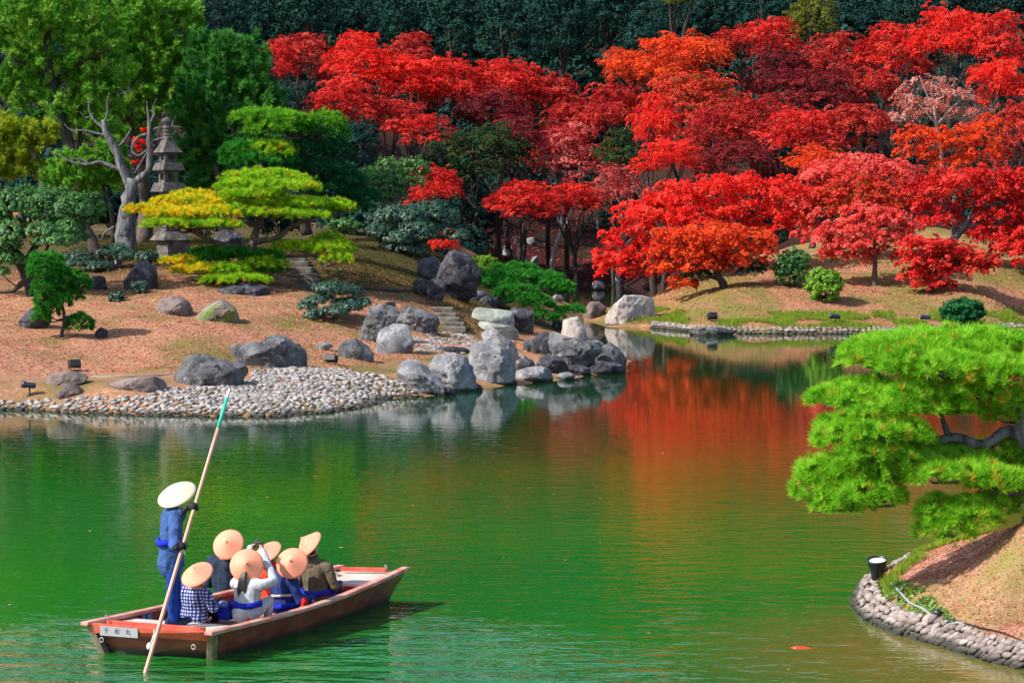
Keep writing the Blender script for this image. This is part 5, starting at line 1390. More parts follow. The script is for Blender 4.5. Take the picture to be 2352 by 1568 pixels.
# hillside maples: a few crowns and trunks shared by many trees
def crown_variant(seed):
    rr = np.random.default_rng(seed)
    lob = [((0, 0, .1), (.75, .75, .5))]
    for q in range(8):
        a = q * .785 + rr.uniform(-.3, .3)
        lob.append(((.62 * math.cos(a), .62 * math.sin(a), rr.uniform(-.3, .3)), (.42, .42, .26)))
    for q in range(5):
        a = q * 1.26 + rr.uniform(-.3, .3)
        lob.append(((.34 * math.cos(a), .34 * math.sin(a), rr.uniform(.35, .6)), (.38, .38, .24)))
    return lob
CV = []
for i in range(7):
    V, Fq, T = maple_leaves(crown_variant(i), 12500, .046, per=32)
    me = mesh_np("maple_crown", V, Fq, T); me.materials.append(M['red']); CV.append(me)
HILL = [
    (690, 140, 84, 50, 'crimson', 163, "dull red maple at the far left of the hillside, touching the dark juniper"),
    (640, 160, 40, 46, 'red', 158, "narrow red maple right behind the spiky juniper top"),
    (825, 150, 72, 56, 'scarlet', 154, "tallest bright scarlet maple of the left hillside group"),
    (790, 235, 70, 48, 'red', 150, "bright red maple in the left hillside group, above the tall green pine"),
    (945, 130, 60, 40, 'crimson', 164, "dull brick-red maple crown behind the brightest ones in the left group"),
    (935, 190, 110, 54, 'scarlet', 155, "broad vivid scarlet maple in the middle of the left hillside group"),
    (880, 270, 90, 40, 'crimson', 151, "dark crimson maple under the broad vivid one, left hillside group"),
    (970, 305, 74, 34, 'red', 149, "small pure red maple hanging lowest in the left hillside group"),
    (1050, 205, 84, 56, 'red', 156, "red maple on the right of the broad vivid one, left hillside group"),
    (1170, 200, 90, 46, 'red', 160, "soft red maple crown below the dark forest, centre of the hillside"),
    (1130, 260, 84, 44, 'purple', 154, "wine-purple maple in the centre of the hillside"),
    (1190, 320, 56, 40, 'purple', 150, "small purple maple beside the one turning from green to orange"),
    (1105, 370, 104, 70, 'olive', 148, "green maple just turning orange at its tip, centre of the hillside"),
    (1260, 230, 76, 50, 'crimson', 160, "crimson maple at the top edge between the two hillside groups"),
    (1310, 290, 76, 44, 'crimson', 157, "deep red maple above the dusty pink one"),
    (1300, 365, 100, 62, 'pinkred', 152, "dusty pinkish red maple in the centre, with thinning leaves"),
    (1205, 470, 80, 40, 'red', 145, "red maple drooping over the ravine, left side"),
    (1310, 462, 74, 34, 'red', 147, "red maple drooping over the middle of the ravine"),
    (1415, 435, 62, 44, 'pinkred', 148, "thin dusty maple right above the ravine, beside the vivid near maple"),
    (1440, 165, 60, 44, 'orange', 160, "small orange-red maple at the upper edge, left of the big orange crown"),
    (1560, 150, 116, 62, 'orange', 152, "big orange-red crown at the upper edge of the right hillside group"),
    (1600, 235, 110, 56, 'redgreen', 147, "orange maple mixed with green, under the big orange-red crown"),
    (1410, 265, 80, 56, 'crimson', 155, "dull red maple between the ravine and the bright scarlet spire"),
    (1505, 290, 50, 54, 'scarlet', 139, "bright scarlet spire-like maple in front of the orange and green one"),
    (1535, 370, 70, 40, 'scarlet', 137, "bright scarlet low maple above the vivid near maple"),
    (1430, 360, 60, 50, 'olive', 149, "dark green maple in the shade above the ravine"),
    (1640, 310, 84, 60, 'crimson', 142, "crimson maple right of the bright scarlet spire"),
    (1710, 110, 80, 40, 'crimson', 165, "brownish red maple at the upper edge, right of the big orange crown"),
    (1775, 90, 70, 40, 'red', 160, "red maple at the upper edge above the dark crimson ones"),
    (1790, 190, 84, 60, 'purple', 152, "purple-red maple in the upper right group"),
    (1920, 150, 84, 54, 'crimson', 156, "dark crimson maple below the yellowish forest tree"),
    (1900, 225, 96, 50, 'purple', 149, "dim purple maple in the middle of the right hillside"),
    (1740, 300, 96, 60, 'crimson', 143, "large crimson maple in the middle of the right hillside"),
    (1700, 380, 84, 46, 'purple', 138, "shaded purple maple low behind the vivid near maple"),
    (1840, 310, 90, 54, 'red', 139, "rose red maple above the pinkish dome, left part"),
    (1960, 300, 80, 50, 'crimson', 138, "crimson maple between the pinkish dome and the pale tree"),
    (1880, 375, 70, 32, 'orange', 131, "orange-red maple strip just above the pinkish dome"),
    (2050, 130, 76, 56, 'red', 155, "red maple left of the brightest upper right crown"),
    (2180, 90, 90, 56, 'scarlet', 152, "bright scarlet crown nearest to the upper right corner"),
    (2290, 110, 80, 60, 'red', 150, "red maple in the upper right corner below the dark forest"),
    (2010, 210, 70, 44, 'crimson', 149, "dark crimson maple left of the pale leafless one"),
    (2300, 200, 70, 56, 'scarlet', 145, "scarlet maple at the right edge, right of the pale leafless one"),
    (2340, 320, 60, 70, 'crimson', 140, "crimson maple at the right edge above the wide forked one"),
    (1000, 440, 60, 44, 'red', 125, "red maple peeping out behind the blue-green topiary"),
    (1020, 560, 34, 26, 'scarlet', 121, "small red maple low behind the blue-green topiary pads"),
]
for i, (cx_, cy_, rx, ry, mt, Y, lab) in enumerate(HILL):
    k = Y / FL
    c = P(cx_, cy_, Y)
    g = gh(c.x, c.y)
    root = empty("maple_tree", (c.x, c.y, g), lab, "maple tree", "maples on the hillside")
    me = CV[i % len(CV)]
    o = link("crown", me, M[mt], root)
    o.matrix_parent_inverse = Matrix.Identity(4)
    o.location = c - root.location
    o.scale = (rx * k * 1.28, rx * k * 1.15, ry * k * 1.75)
    o.rotation_euler = (0, 0, R.uniform(0, 6.28))
    mb = MB()
    b = Vector((c.x + R.uniform(-.4, .4), c.y, g))
    tops = [c + Vector((math.cos(a) * rx * k * .55, math.sin(a) * rx * k * .5, R.uniform(-.1, .3) * ry * k)) for a in np.arange(5) * 1.26 + R.uniform(0, 1)]
    limbs(mb, b, tops, .15, .025, .45)
    mb.build("trunk", M['bark_pale' if mt == 'pinkred' else 'bark_dark'], root)

# ------------------------------------------------------------------ dark forest on the upper slope
EV = []
for i in range(6):
    rr = np.random.default_rng(50 + i)
    lob = [((0, 0, 0), (.8, .8, .9))] + [((rr.uniform(-.6, .6), rr.uniform(-.6, .6), rr.uniform(-.6, .75)), (rr.uniform(.3, .5),) * 3) for _ in range(11)]
    V, Fq, T = clump_leaves(lob, 7500, .075, 34, .75, .3, .6)
    me = mesh_np("evergreen_crown", V, Fq, T); me.materials.append(M['evergreen']); EV.append(me)
def forest_tree(cx_, cy_, rx, ry, Y, lab, mat='evergreen', i=0, name="evergreen_tree"):
    k = Y / FL
    c = P(cx_, cy_, Y); g = gh(c.x, c.y)
    root = empty(name, (c.x, c.y, g), lab, "evergreen tree" if mat == 'evergreen' else "tree", "trees of the dark forest")
    o = link("crown", EV[i % len(EV)], M[mat], root)
    o.matrix_parent_inverse = Matrix.Identity(4); o.location = c - root.location
    o.scale = (rx * k, rx * k * .9, ry * k); o.rotation_euler = (0, 0, R.uniform(0, 6.28))
    mb = MB(); limbs(mb, Vector((c.x, c.y, g)), [c + Vector((R.normal() * .5, R.normal() * .5, R.uniform(-.5, 1) * ry * k * .5)) for _ in range(4)], .3, .05, .6)
    mb.build("trunk", M['bark_dark'], root)
FOR = [
    (505, 40, 80, 90, 182, "dark evergreen right of the left juniper tops"), (610, 70, 90, 100, 188, "dark evergreen above the leftmost dull red maple"), (720, 20, 90, 90, 186, "dark evergreen above the narrow gap left of the tallest scarlet maple"),
    (830, 40, 90, 80, 192, "dark evergreen straight above the tallest bright scarlet maple"), (930, 30, 90, 80, 186, "dark evergreen above the broad vivid scarlet maple"), (1040, 60, 100, 90, 184, "teal evergreen with the lightest leaf clumps above the centre"),
    (1160, 60, 100, 90, 182, "teal evergreen above the soft red central maple"), (1290, 60, 96, 100, 186, "dark evergreen above the crimson central maple"), (1400, 30, 90, 90, 190, "dark evergreen above the small orange-red maple"),
    (1640, 20, 90, 80, 192, "dark evergreen between the big orange crown and the yellowish tree"), (1760, 10, 90, 70, 188, "dark evergreen above the brownish red maple"),
    (1960, 40, 90, 80, 186, "dark evergreen right of the yellowish tree"), (2090, 20, 90, 70, 184, "teal evergreen above the bright scarlet upper right crown"), (2220, 0, 90, 70, 188, "dark evergreen above the right corner maples"), (2340, 10, 80, 80, 186, "dark evergreen in the upper right corner"),
    (640, 235, 60, 50, 140, "greyish green tree between the spiky juniper and the red maples"), (800, 340, 90, 60, 142, "dark green tree in the shade under the left maple group"), (1090, 480, 100, 70, 158, "dark green tree at the back of the ravine, left"), (1250, 560, 90, 50, 178, "dark tree in the depth of the ravine"), (1400, 520, 70, 60, 170, "dark tree at the right side of the ravine"),
    (1160, 430, 80, 60, 170, "dark green tree in the deep shade behind the ravine, left of the drooping maples"), (1010, 400, 80, 70, 152, "dark green tree behind the airy light green tree"), (1310, 560, 70, 40, 186, "low dark tree at the far end of the ravine"), (1050, 560, 60, 50, 150, "dark bushy tree low behind the shell-padded topiary"),
    (560, 170, 90, 90, 150, "dark evergreen behind the spiky juniper"), (400, 160, 110, 110, 150, "dark evergreen behind the broad juniper"), (220, 100, 120, 110, 152, "dark evergreen behind the left edge junipers"), (40, 120, 120, 110, 150, "dark evergreen behind the left corner juniper"), (60, 340, 120, 90, 140, "dark evergreen behind the low yellowish juniper branches"), (1480, 100, 80, 90, 186, "dark evergreen left of the yellowish forest tree"), (1560, 30, 80, 60, 196, "dark evergreen above the big orange-red crown"),
]
for i, f in enumerate(FOR): forest_tree(*f, i=i)
forest_tree(1870, 40, 70, 60, 182, "yellowish green tree among the dark evergreens at the top right", 'yellowgreen', 3, "turning_tree")
forest_tree(1560, -10, 50, 30, 176, "small yellow-leaved tree at the very top edge of the forest", 'yellowgreen', 1, "turning_tree")
# the rest of the wooded hill: one mass
W, Q, T, n = [], [], [], 0
pool = [clump_leaves([((0, 0, 0), (.8, .8, .9))] + [(tuple(R.uniform(-.6, .6, 3)), (.45,) * 3) for _ in range(8)], 1700, .15, 24, .75, .3, .6) for _ in range(4)]
for Yr, hgt, st in ((202, 8, 6.5), (215, 9, 7.0), (230, 9.5, 8.0), (248, 11, 9.0), (268, 12, 11.0), (292, 13, 13.0)):
    x = -66.0
    while x < 70:
        xx, y2 = x + R.uniform(-1.5, 1.5), Yr + R.uniform(-4, 4)
        g = gh(xx, y2)
        V, Fq, t = pool[int(R.integers(4))]
        a = R.uniform(0, 6.28); ca, sa = math.cos(a), math.sin(a)
        v = V * np.array([st * .72, st * .72, hgt * .62]) @ np.array([[ca, sa, 0], [-sa, ca, 0], [0, 0, 1]]) + np.array([xx, y2, g + hgt * .62 * R.uniform(.8, 1.1)])
        W.append(v); Q.append(Fq + n); T.append(t); n += len(v)
        x += st
fw = link("far_woods", mesh_np("far_woods", np.concatenate(W), np.concatenate(Q), np.concatenate(T)), M['evergreen'])
tag(fw, "mass of dark evergreen woods covering the upper hill", "woods", kind='stuff')

# undergrowth closing the gaps between the hillside trunks
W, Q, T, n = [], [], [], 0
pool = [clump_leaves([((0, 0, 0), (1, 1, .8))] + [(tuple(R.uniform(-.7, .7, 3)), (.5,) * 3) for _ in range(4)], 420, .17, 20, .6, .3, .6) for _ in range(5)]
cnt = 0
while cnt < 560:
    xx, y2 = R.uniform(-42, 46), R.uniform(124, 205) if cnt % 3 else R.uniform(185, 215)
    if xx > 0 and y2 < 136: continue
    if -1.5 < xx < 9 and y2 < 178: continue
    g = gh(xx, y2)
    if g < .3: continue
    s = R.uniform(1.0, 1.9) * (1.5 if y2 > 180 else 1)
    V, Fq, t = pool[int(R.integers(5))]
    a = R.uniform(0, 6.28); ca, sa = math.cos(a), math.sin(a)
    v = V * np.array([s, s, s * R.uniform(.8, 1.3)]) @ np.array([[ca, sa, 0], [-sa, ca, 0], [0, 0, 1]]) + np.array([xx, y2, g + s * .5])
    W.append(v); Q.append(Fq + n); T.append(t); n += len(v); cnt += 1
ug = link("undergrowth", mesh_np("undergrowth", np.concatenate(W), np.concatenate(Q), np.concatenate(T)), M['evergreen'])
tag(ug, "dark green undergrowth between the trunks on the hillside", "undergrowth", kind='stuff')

# ------------------------------------------------------------------ ground cover
def scatter(name, label, cat, mat, n, area, field, size, polyfn=None, y0=60, y1=140, upright=False):
    pts = []
    (x0, y0_, x1, y1_) = area
    q = np.column_stack([R.uniform(x0, x1, n), R.uniform(y0_, y1_, n)])
    z = field(q) + (relief(q) if field is FIELD else 0)
    k = z > .12
    q, z = q[k], z[k]
    if polyfn is not None:
        m = polyfn(q, z); q, z = q[m], z[m]
    C = np.column_stack([q, z + (size * .15)])
    if upright:
        D = np.tile([[0, 0, 1.0]], (len(C), 1)) + R.normal(size=(len(C), 3)) * .25
        arr = needles(C, unit(D), size, size * .09, 6, R.uniform(0, 1, len(C)), .45)
    else:
        N = unit(np.array([[0, 0, 1.0]]) + R.normal(size=C.shape) * .45)
        arr = leaves(C, N, size, R.uniform(0, 1, len(C)), .6)
    o = foliage(name, arr, mat)
    tag(o, label, cat, kind='stuff')
    return o
def near_weeds(q, z):
    out = []
    for (x, y), zz in zip(q, z):
        u, v = proj((x, y, zz)); out.append(inpoly((u, v), [(1985, 1352), (2040, 1325), (2120, 1350), (2190, 1420), (2260, 1470), (2150, 1440), (2040, 1408)]) and noise.noise(Vector((x * 2.6, y * 2.6, 0))) > -.2)
    return np.array(out)
def near_edge(q, z):
    out = []
    for (x, y), zz in zip(q, z):
        u, v = proj((x, y, zz)); out.append(inpoly((u, v), [(2020, 1345), (2110, 1268), (2352, 1180), (2352, 1196), (2150, 1275), (2060, 1330), (2100, 1370), (2040, 1380)]) and noise.noise(Vector((x * 1.5, y * 1.5, 4))) > -.1)
    return np.array(out)
scatter("fallen_leaves", "fallen pink and brown leaves on the near promontory", "fallen leaves", M['fallen'], 26000, (4.4, 31.5, 9, 40), NEAR, .036)
fl = R.uniform(0, 1, (46, 2)) * np.array([13, 34]) + np.array([-7, 31])
fo_ = foliage("floating_leaves", leaves(np.column_stack([fl, np.full(46, .006)]), unit(np.array([[0, 0, 1.0]]) + R.normal(size=(46, 3)) * .06), .07, R.uniform(0, 1, 46), .6), M['fallen'])
tag(fo_, "a few fallen leaves floating on the pond", "fallen leaves", kind='stuff')
scatter("weeds", "patch of pale green weeds behind the near stone edging", "weeds", M['weed'], 60000, (4.4, 33, 7.5, 39.5), NEAR, .075, near_weeds)
scatter("grass", "yellowish green grass fringe on the near promontory", "grass", M['grass'], 26000, (4.4, 33, 9, 40.5), NEAR, .10, near_edge, upright=True)
def far_edge(q, z):
    return (z < .62) & (np.array([noise.noise(Vector((x * .6, y * .6, 2))) for x, y in q]) > -.05)
scatter("grass", "green grass fringe along the far bank edging", "grass", M['grass'], 60000, (3.5, 104, 24, 114), FIELD, .14, far_edge, upright=True)
scatter("fallen_leaves", "fallen leaves littering the far bank", "fallen leaves", M['fallen'], 20000, (3.2, 105, 24, 122), FIELD, .08, lambda q, z: ~isleft(q))
scatter("fallen_leaves", "brown needle litter on the promontory slope", "fallen leaves", M['fallen'], 44000, (-19, 74, 1, 100), FIELD, .065, lambda q, z: z > .5)
scatter("moss_grass", "short mossy grass on the shaded mound of the promontory", "grass", M['moss'], 60000, (-17, 91, 1.5, 118), FIELD, .085, lambda q, z: (z > .8) & (q[:, 1] + q[:, 0] * .25 > 92.5 + 2 * np.sin(q[:, 0] * 1.3)), upright=True)
scatter("fallen_leaves", "dark red fallen leaves on the ravine slope", "fallen leaves", M['crimson'], 7000, (-3, 158, 11, 182), FIELD, .13)
# ------------------------------------------------------------------ boat
ZS, ZB = .38, .50
T0, T1 = G(197, 1428, ZS), G(488, 1451, ZS)              # stern: far-left and near-right rail corners
T2, T3 = G(932, 1304, ZB), G(776, 1299, ZB)              # bow
B0, B1 = G(236, 1506, -.04), G(489, 1520, -.04)
B2, B3 = G(890, 1386, -.04), G(782, 1378, -.04)
def side(u, right, f):
    """point on the hull side: u stern..bow, f 0 keel .. 1 rail"""
    a, b, c, d = (B1, B2, T1, T2) if right else (B0, B3, T0, T3)
    lo, hi = a.lerp(b, u), c.lerp(d, u)
    p = lo.lerp(hi, f)
    across = (T1 - T0).normalized() * (1 if right else -1)
    p = p + across * (.13 * math.sin(math.pi * u) ** 1.1)
    p.z += -.045 * math.sin(math.pi * u) * f
    return p
cross_r = (T1 - T0).normalized()
fwd = ((T2 + T3) / 2 - (T0 + T1) / 2); fwd.z = 0; fwd.normalize()
boat = empty("rowing_boat", (T0 + T1 + T2 + T3) / 4 - Vector((0, 0, .4)), "long red-brown wooden punt carrying six seated passengers and a standing boatman", "boat")
US = [i / 18 for i in range(19)]
def strake(name, right, f0, f1, t, mat, out=0.0, u0=0.0, u1=1.0):
    s = 1 if right else -1
    secs = []
    for u in US:
        u = u0 + (u1 - u0) * u
        p, q = side(u, right, f0) + cross_r * s * out, side(u, right, f1) + cross_r * s * out
        i = cross_r * (-s * t)
        secs.append([p, q, q + i, p + i] if right else [q, p, p + i, q + i])
    mb = MB(); mb.loft(secs); return mb.build(name, M[mat], boat)
for rgt in (True, False):
    strake("side_plank", rgt, -.25, .56, .035, 'hull')
    strake("side_plank", rgt, .565, .93, .045, 'hull', .014)
    strake("rubbing_strip", rgt, .02, .085, .03, 'hull', .016)
    s = 1 if rgt else -1
    secs = []
    for u in [-.012] + US + [1.01]:
        p = side(max(0, min(1, u)), rgt, 1.0) + fwd * (u if u < 0 else max(0, u - 1)) * 5
        a, b = p + cross_r * s * .035, p - cross_r * s * .075
        z0, z1 = Vector((0, 0, -.035)), Vector((0, 0, .012))
        secs.append([a + z0, a + z1, b + z1, b + z0] if rgt else [a + z1, a + z0, b + z0, b + z1])
    mb = MB(); mb.loft(secs); o = mb.build("gunwale", M['gunwale'], boat); bv = o.modifiers.new("bevel", 'BEVEL'); bv.width = .008
    strake("gunwale_side", rgt, .90, .985, .06, 'hull_red', .004)
# butt joints of the planking
for rgt, u, f0, f1 in ((True, .22, .0, .55), (True, .55, .58, .92), (True, .74, .0, .55), (True, .36, .58, .92), (False, .4, .58, .9)):
    s = 1 if rgt else -1
    a, b = side(u, rgt, f0) + cross_r * s * .002, side(u, rgt, f1) + cross_r * s * (.017 if f0 > .5 else .002)
    mb = MB(); d = fwd * .006; i = cross_r * (-s * .012)
    mb.loft([[a, a + d, a + d + i, a + i], [b, b + d, b + d + i, b + i]]); mb.build("plank_joint", M['bark_dark'], boat)
# hull bottom and floor
secs = [[side(u, False, -.2), side(u, True, -.2), side(u, True, -.1), side(u, False, -.1)] for u in US]
mb = MB(); mb.loft(secs); mb.build("hull_bottom", M['hull'], boat)
NP = 6
for k in range(NP):
    a, b = k / NP + .01, (k + 1) / NP - .01
    secs = []
    for u in US:
        u = .20 + u * .6
        l, r = side(u, False, .16) + cross_r * .06, side(u, True, .16) - cross_r * .06
        p, q = l.lerp(r, a), l.lerp(r, b)
        secs.append([p, q, q + Vector((0, 0, .02)), p + Vector((0, 0, .02))])
    mb = MB(); mb.loft(secs); mb.build("floor_board", M['inside'], boat)
def deckboards(u0, u1, f, n, name):
    for k in range(n):
        a, b = u0 + (u1 - u0) * k / n + .001, u0 + (u1 - u0) * (k + 1) / n - .001
        pts = [side(a, False, f) + cross_r * .05, side(a, True, f) - cross_r * .05, side(b, True, f) - cross_r * .05, side(b, False, f) + cross_r * .05]
        mb = MB(); mb.loft([[pts[0], pts[1], pts[1] - Vector((0, 0, .03)), pts[0] - Vector((0, 0, .03))], [pts[3], pts[2], pts[2] - Vector((0, 0, .03)), pts[3] - Vector((0, 0, .03))]])
        mb.build(name, M['deck'], boat)
deckboards(.015, .165, .86, 4, "deck_board")
deckboards(.80, .985, .90, 4, "deck_board")
def cross_plank(name, u, f0, f1, t, mat, off=0.0, ins=.045):
    l0, r0, l1, r1 = side(u, False, f0) + cross_r * ins, side(u, True, f0) - cross_r * ins, side(u, False, f1) + cross_r * ins, side(u, True, f1) - cross_r * ins
    d = fwd * t; o = fwd * off
    mb = MB(); mb.loft([[l0 + o, r0 + o, r0 + o + d, l0 + o + d], [l1 + o, r1 + o, r1 + o + d, l1 + o + d]]); return mb.build(name, M[mat], boat)
cross_plank("transom", .0, -.2, .68, .05, 'hull', .10)
cross_plank("transom_beam", .0, .70, .98, .075, 'hull_red', -.02)
cross_plank("bulkhead", .165, .12, .84, .03, 'inside')
cross_plank("bulkhead", .80, .12, .88, .03, 'hull_red')
cross_plank("bow_plank", .985, -.2, .92, .05, 'hull', -.02)
for (u, f) in ((.022, .93), (.955, .96)):
    l, r = side(u, False, f) + cross_r * .20, side(u, True, f) - cross_r * .20
    mb = MB(); mb.loft([[l, l + fwd * .05, l + fwd * .05 + Vector((0, 0, .05)), l + Vector((0, 0, .05))], [r, r + fwd * .05, r + fwd * .05 + Vector((0, 0, .05)), r + Vector((0, 0, .05))]])
    mb.build("deck_rail", M['hull_red'], boat)
for rgt in (True, False):
    s = 1 if rgt else -1
    secs = []
    for f in (-.2, .1, .35, .6, .85, 1.0):
        bow = .10 * math.sin(f * 1.8) if f > 0 else 0
        p = side(0, rgt, f) - fwd * (.03 - .02 * f) + cross_r * s * .02
        a = -cross_r * s * .10; b = fwd * .10
        secs.append([p, p + b, p + a + b, p + a] if rgt else [p + b, p, p + a, p + a + b])
    mb = MB(); mb.loft(secs); o = mb.build("corner_post", M['post'], boat); bv = o.modifiers.new("bevel", 'BEVEL'); bv.width = .018; bv.segments = 2
def ring(c, nrm, r=.028, t=.007):
    mb = MB(); q = nrm.to_track_quat('Z', 'Y').to_matrix()
    mb.tube([c + q @ Vector((r * math.cos(a), r * math.sin(a), 0)) for a in np.linspace(0, 6.28, 13)], t, 6, res=1, caps=False)
    return mb.build("eye_bolt", M['steel'], boat, smooth=True)
bk = -fwd
bl, br = side(0, False, .84) - fwd * .03, side(0, True, .84) - fwd * .03
for t in (.12, .86):
    ring(bl.lerp(br, t) + Vector((0, 0, .13)) + fwd * .10, cross_r)
    ring(bl.lerp(br, t) - Vector((0, 0, .13)), fwd)
ring(side(.955, True, 1.0) - cross_r * .2 + Vector((0, 0, .05)), cross_r)
# name plate with its three characters
pl_a, pl_b = bl.lerp(br, .115), bl.lerp(br, .42)
pc = (pl_a + pl_b) / 2 - fwd * .012 + Vector((0, 0, -.015)); pw = (pl_b - pl_a).length
xa = (pl_b - pl_a).normalized(); za = Vector((0, 0, 1)); ya = za.cross(xa)
Mp = Matrix((xa, ya, za)).transposed()
mb = MB(); mb.box(pc, pw, .014, .115, M=Mp); plate = mb.build("name_plate", M['plate'], boat)
for i, ch in enumerate("千松丸"):
    fc = bpy.data.curves.new("lettering", 'FONT'); fc.body = ch; fc.size = .072; fc.align_x = 'CENTER'; fc.align_y = 'CENTER'; fc.extrude = .001
    fc.materials.append(M['ink'])
    ft = bpy.data.objects.new("tmp", fc); COL.objects.link(ft); bpy.context.view_layer.update()
    fm_ = bpy.data.meshes.new_from_object(ft.evaluated_get(bpy.context.evaluated_depsgraph_get())); bpy.data.objects.remove(ft)
    fo = bpy.data.objects.new("lettering", fm_); COL.objects.link(fo)
    mw = Matrix.Translation(pc + xa * pw * (-.33 + i * .29) - ya * .0085) @ (Matrix((xa, za, -ya)).transposed().to_4x4())
    fo.parent = plate; fo.matrix_parent_inverse = wmat(plate).inverted(); fo.matrix_basis = mw
# blue notices on the inside of the left planking
pp = side(.20, False, .66) + cross_r * .05
mb = MB()
for k, (du, ww) in enumerate(((0, .07), (.022, .10))):
    q = side(.19 + du, False, .66) + cross_r * .052; t = (side(.22, False, .66) - side(.19, False, .66)).normalized()
    mb.loft([[q, q + t * ww, q + t * ww + Vector((0, 0, .10)), q + Vector((0, 0, .10))], [q + cross_r * .003, q + t * ww + cross_r * .003, q + t * ww + Vector((0, 0, .10)) + cross_r * .003, q + Vector((0, 0, .10)) + cross_r * .003]])
mb.build("notice", M['bagpale'], boat)
def coil(c, a, b, label, n=3):
    mb = MB(); pts = []
    for i in range(n * 14):
        th = i / 14 * 6.28; k = 1 - .12 * (i / 14)
        pts.append(c + fwd * (math.cos(th) * a * k) + cross_r * (math.sin(th) * b * k) + Vector((0, 0, .012 + .008 * math.sin(th * 2.3) + .006 * i / 14)))
    mb.tube(pts, .011, 6, res=1); o = mb.build("rope_coil", M['rope'], smooth=True)
    tag(o, label, "rope")
dk = side(.07, False, .86).lerp(side(.07, True, .86), .22); dk.z += .005
coil(dk, .10, .17, "coil of pale rope on the stern deck behind the boatman")
dk = side(.90, False, .92).lerp(side(.90, True, .92), .22); dk.z += .005
coil(dk, .12, .12, "loose coil of pale rope on the bow deck")
mb = MB(); a = bl.lerp(br, .555) - fwd * .02; b = a + Vector((-.05, -.02, -.15))
mb.tube([a + Vector((0, 0, .05)), a, b], [.008, .008, .008], 6)
mb.lathe(b, [(.001, -.045), (.035, -.035), (.042, 0), (.03, .03), (.012, .045)], 12)
o = mb.build("small_fender", M['white'], smooth=True); tag(o, "small white float hanging from the stern beam of the boat", "fender")

# ------------------------------------------------------------------ people
def capsule(p0, r0, p1, r1, seg=12, flat=None):
    p0, p1 = Vector(p0), Vector(p1)
    d = p1 - p0; L = d.length
    q = d.to_track_quat('Z', 'Y').to_matrix() if L > 1e-6 else Matrix.Identity(3)
    rings = []
    for i in range(1, 5): a = -math.pi / 2 + i * math.pi / 8; rings.append((r0 * math.cos(a), r0 * math.sin(a)))
    for i in range(0, 4): a = i * math.pi / 8; rings.append((r1 * math.cos(a), L + r1 * math.sin(a)))
    V = [(0, 0, -r0)] + [(r * math.cos(2 * math.pi * k / seg), r * math.sin(2 * math.pi * k / seg), z) for r, z in rings for k in range(seg)] + [(0, 0, L + r1)]
    V = [q @ Vector(v) + p0 for v in V]
    F_ = []
    for k in range(seg): F_.append((0, 1 + (k + 1) % seg, 1 + k))
    n = len(rings)
    for i in range(n - 1):
        for k in range(seg):
            k2 = (k + 1) % seg
            F_.append((1 + i * seg + k, 1 + i * seg + k2, 1 + (i + 1) * seg + k2, 1 + (i + 1) * seg + k))
    e = len(V) - 1; b = 1 + (n - 1) * seg
    for k in range(seg): F_.append((e, b + k, b + (k + 1) % seg))
    return [tuple(v) for v in V], F_

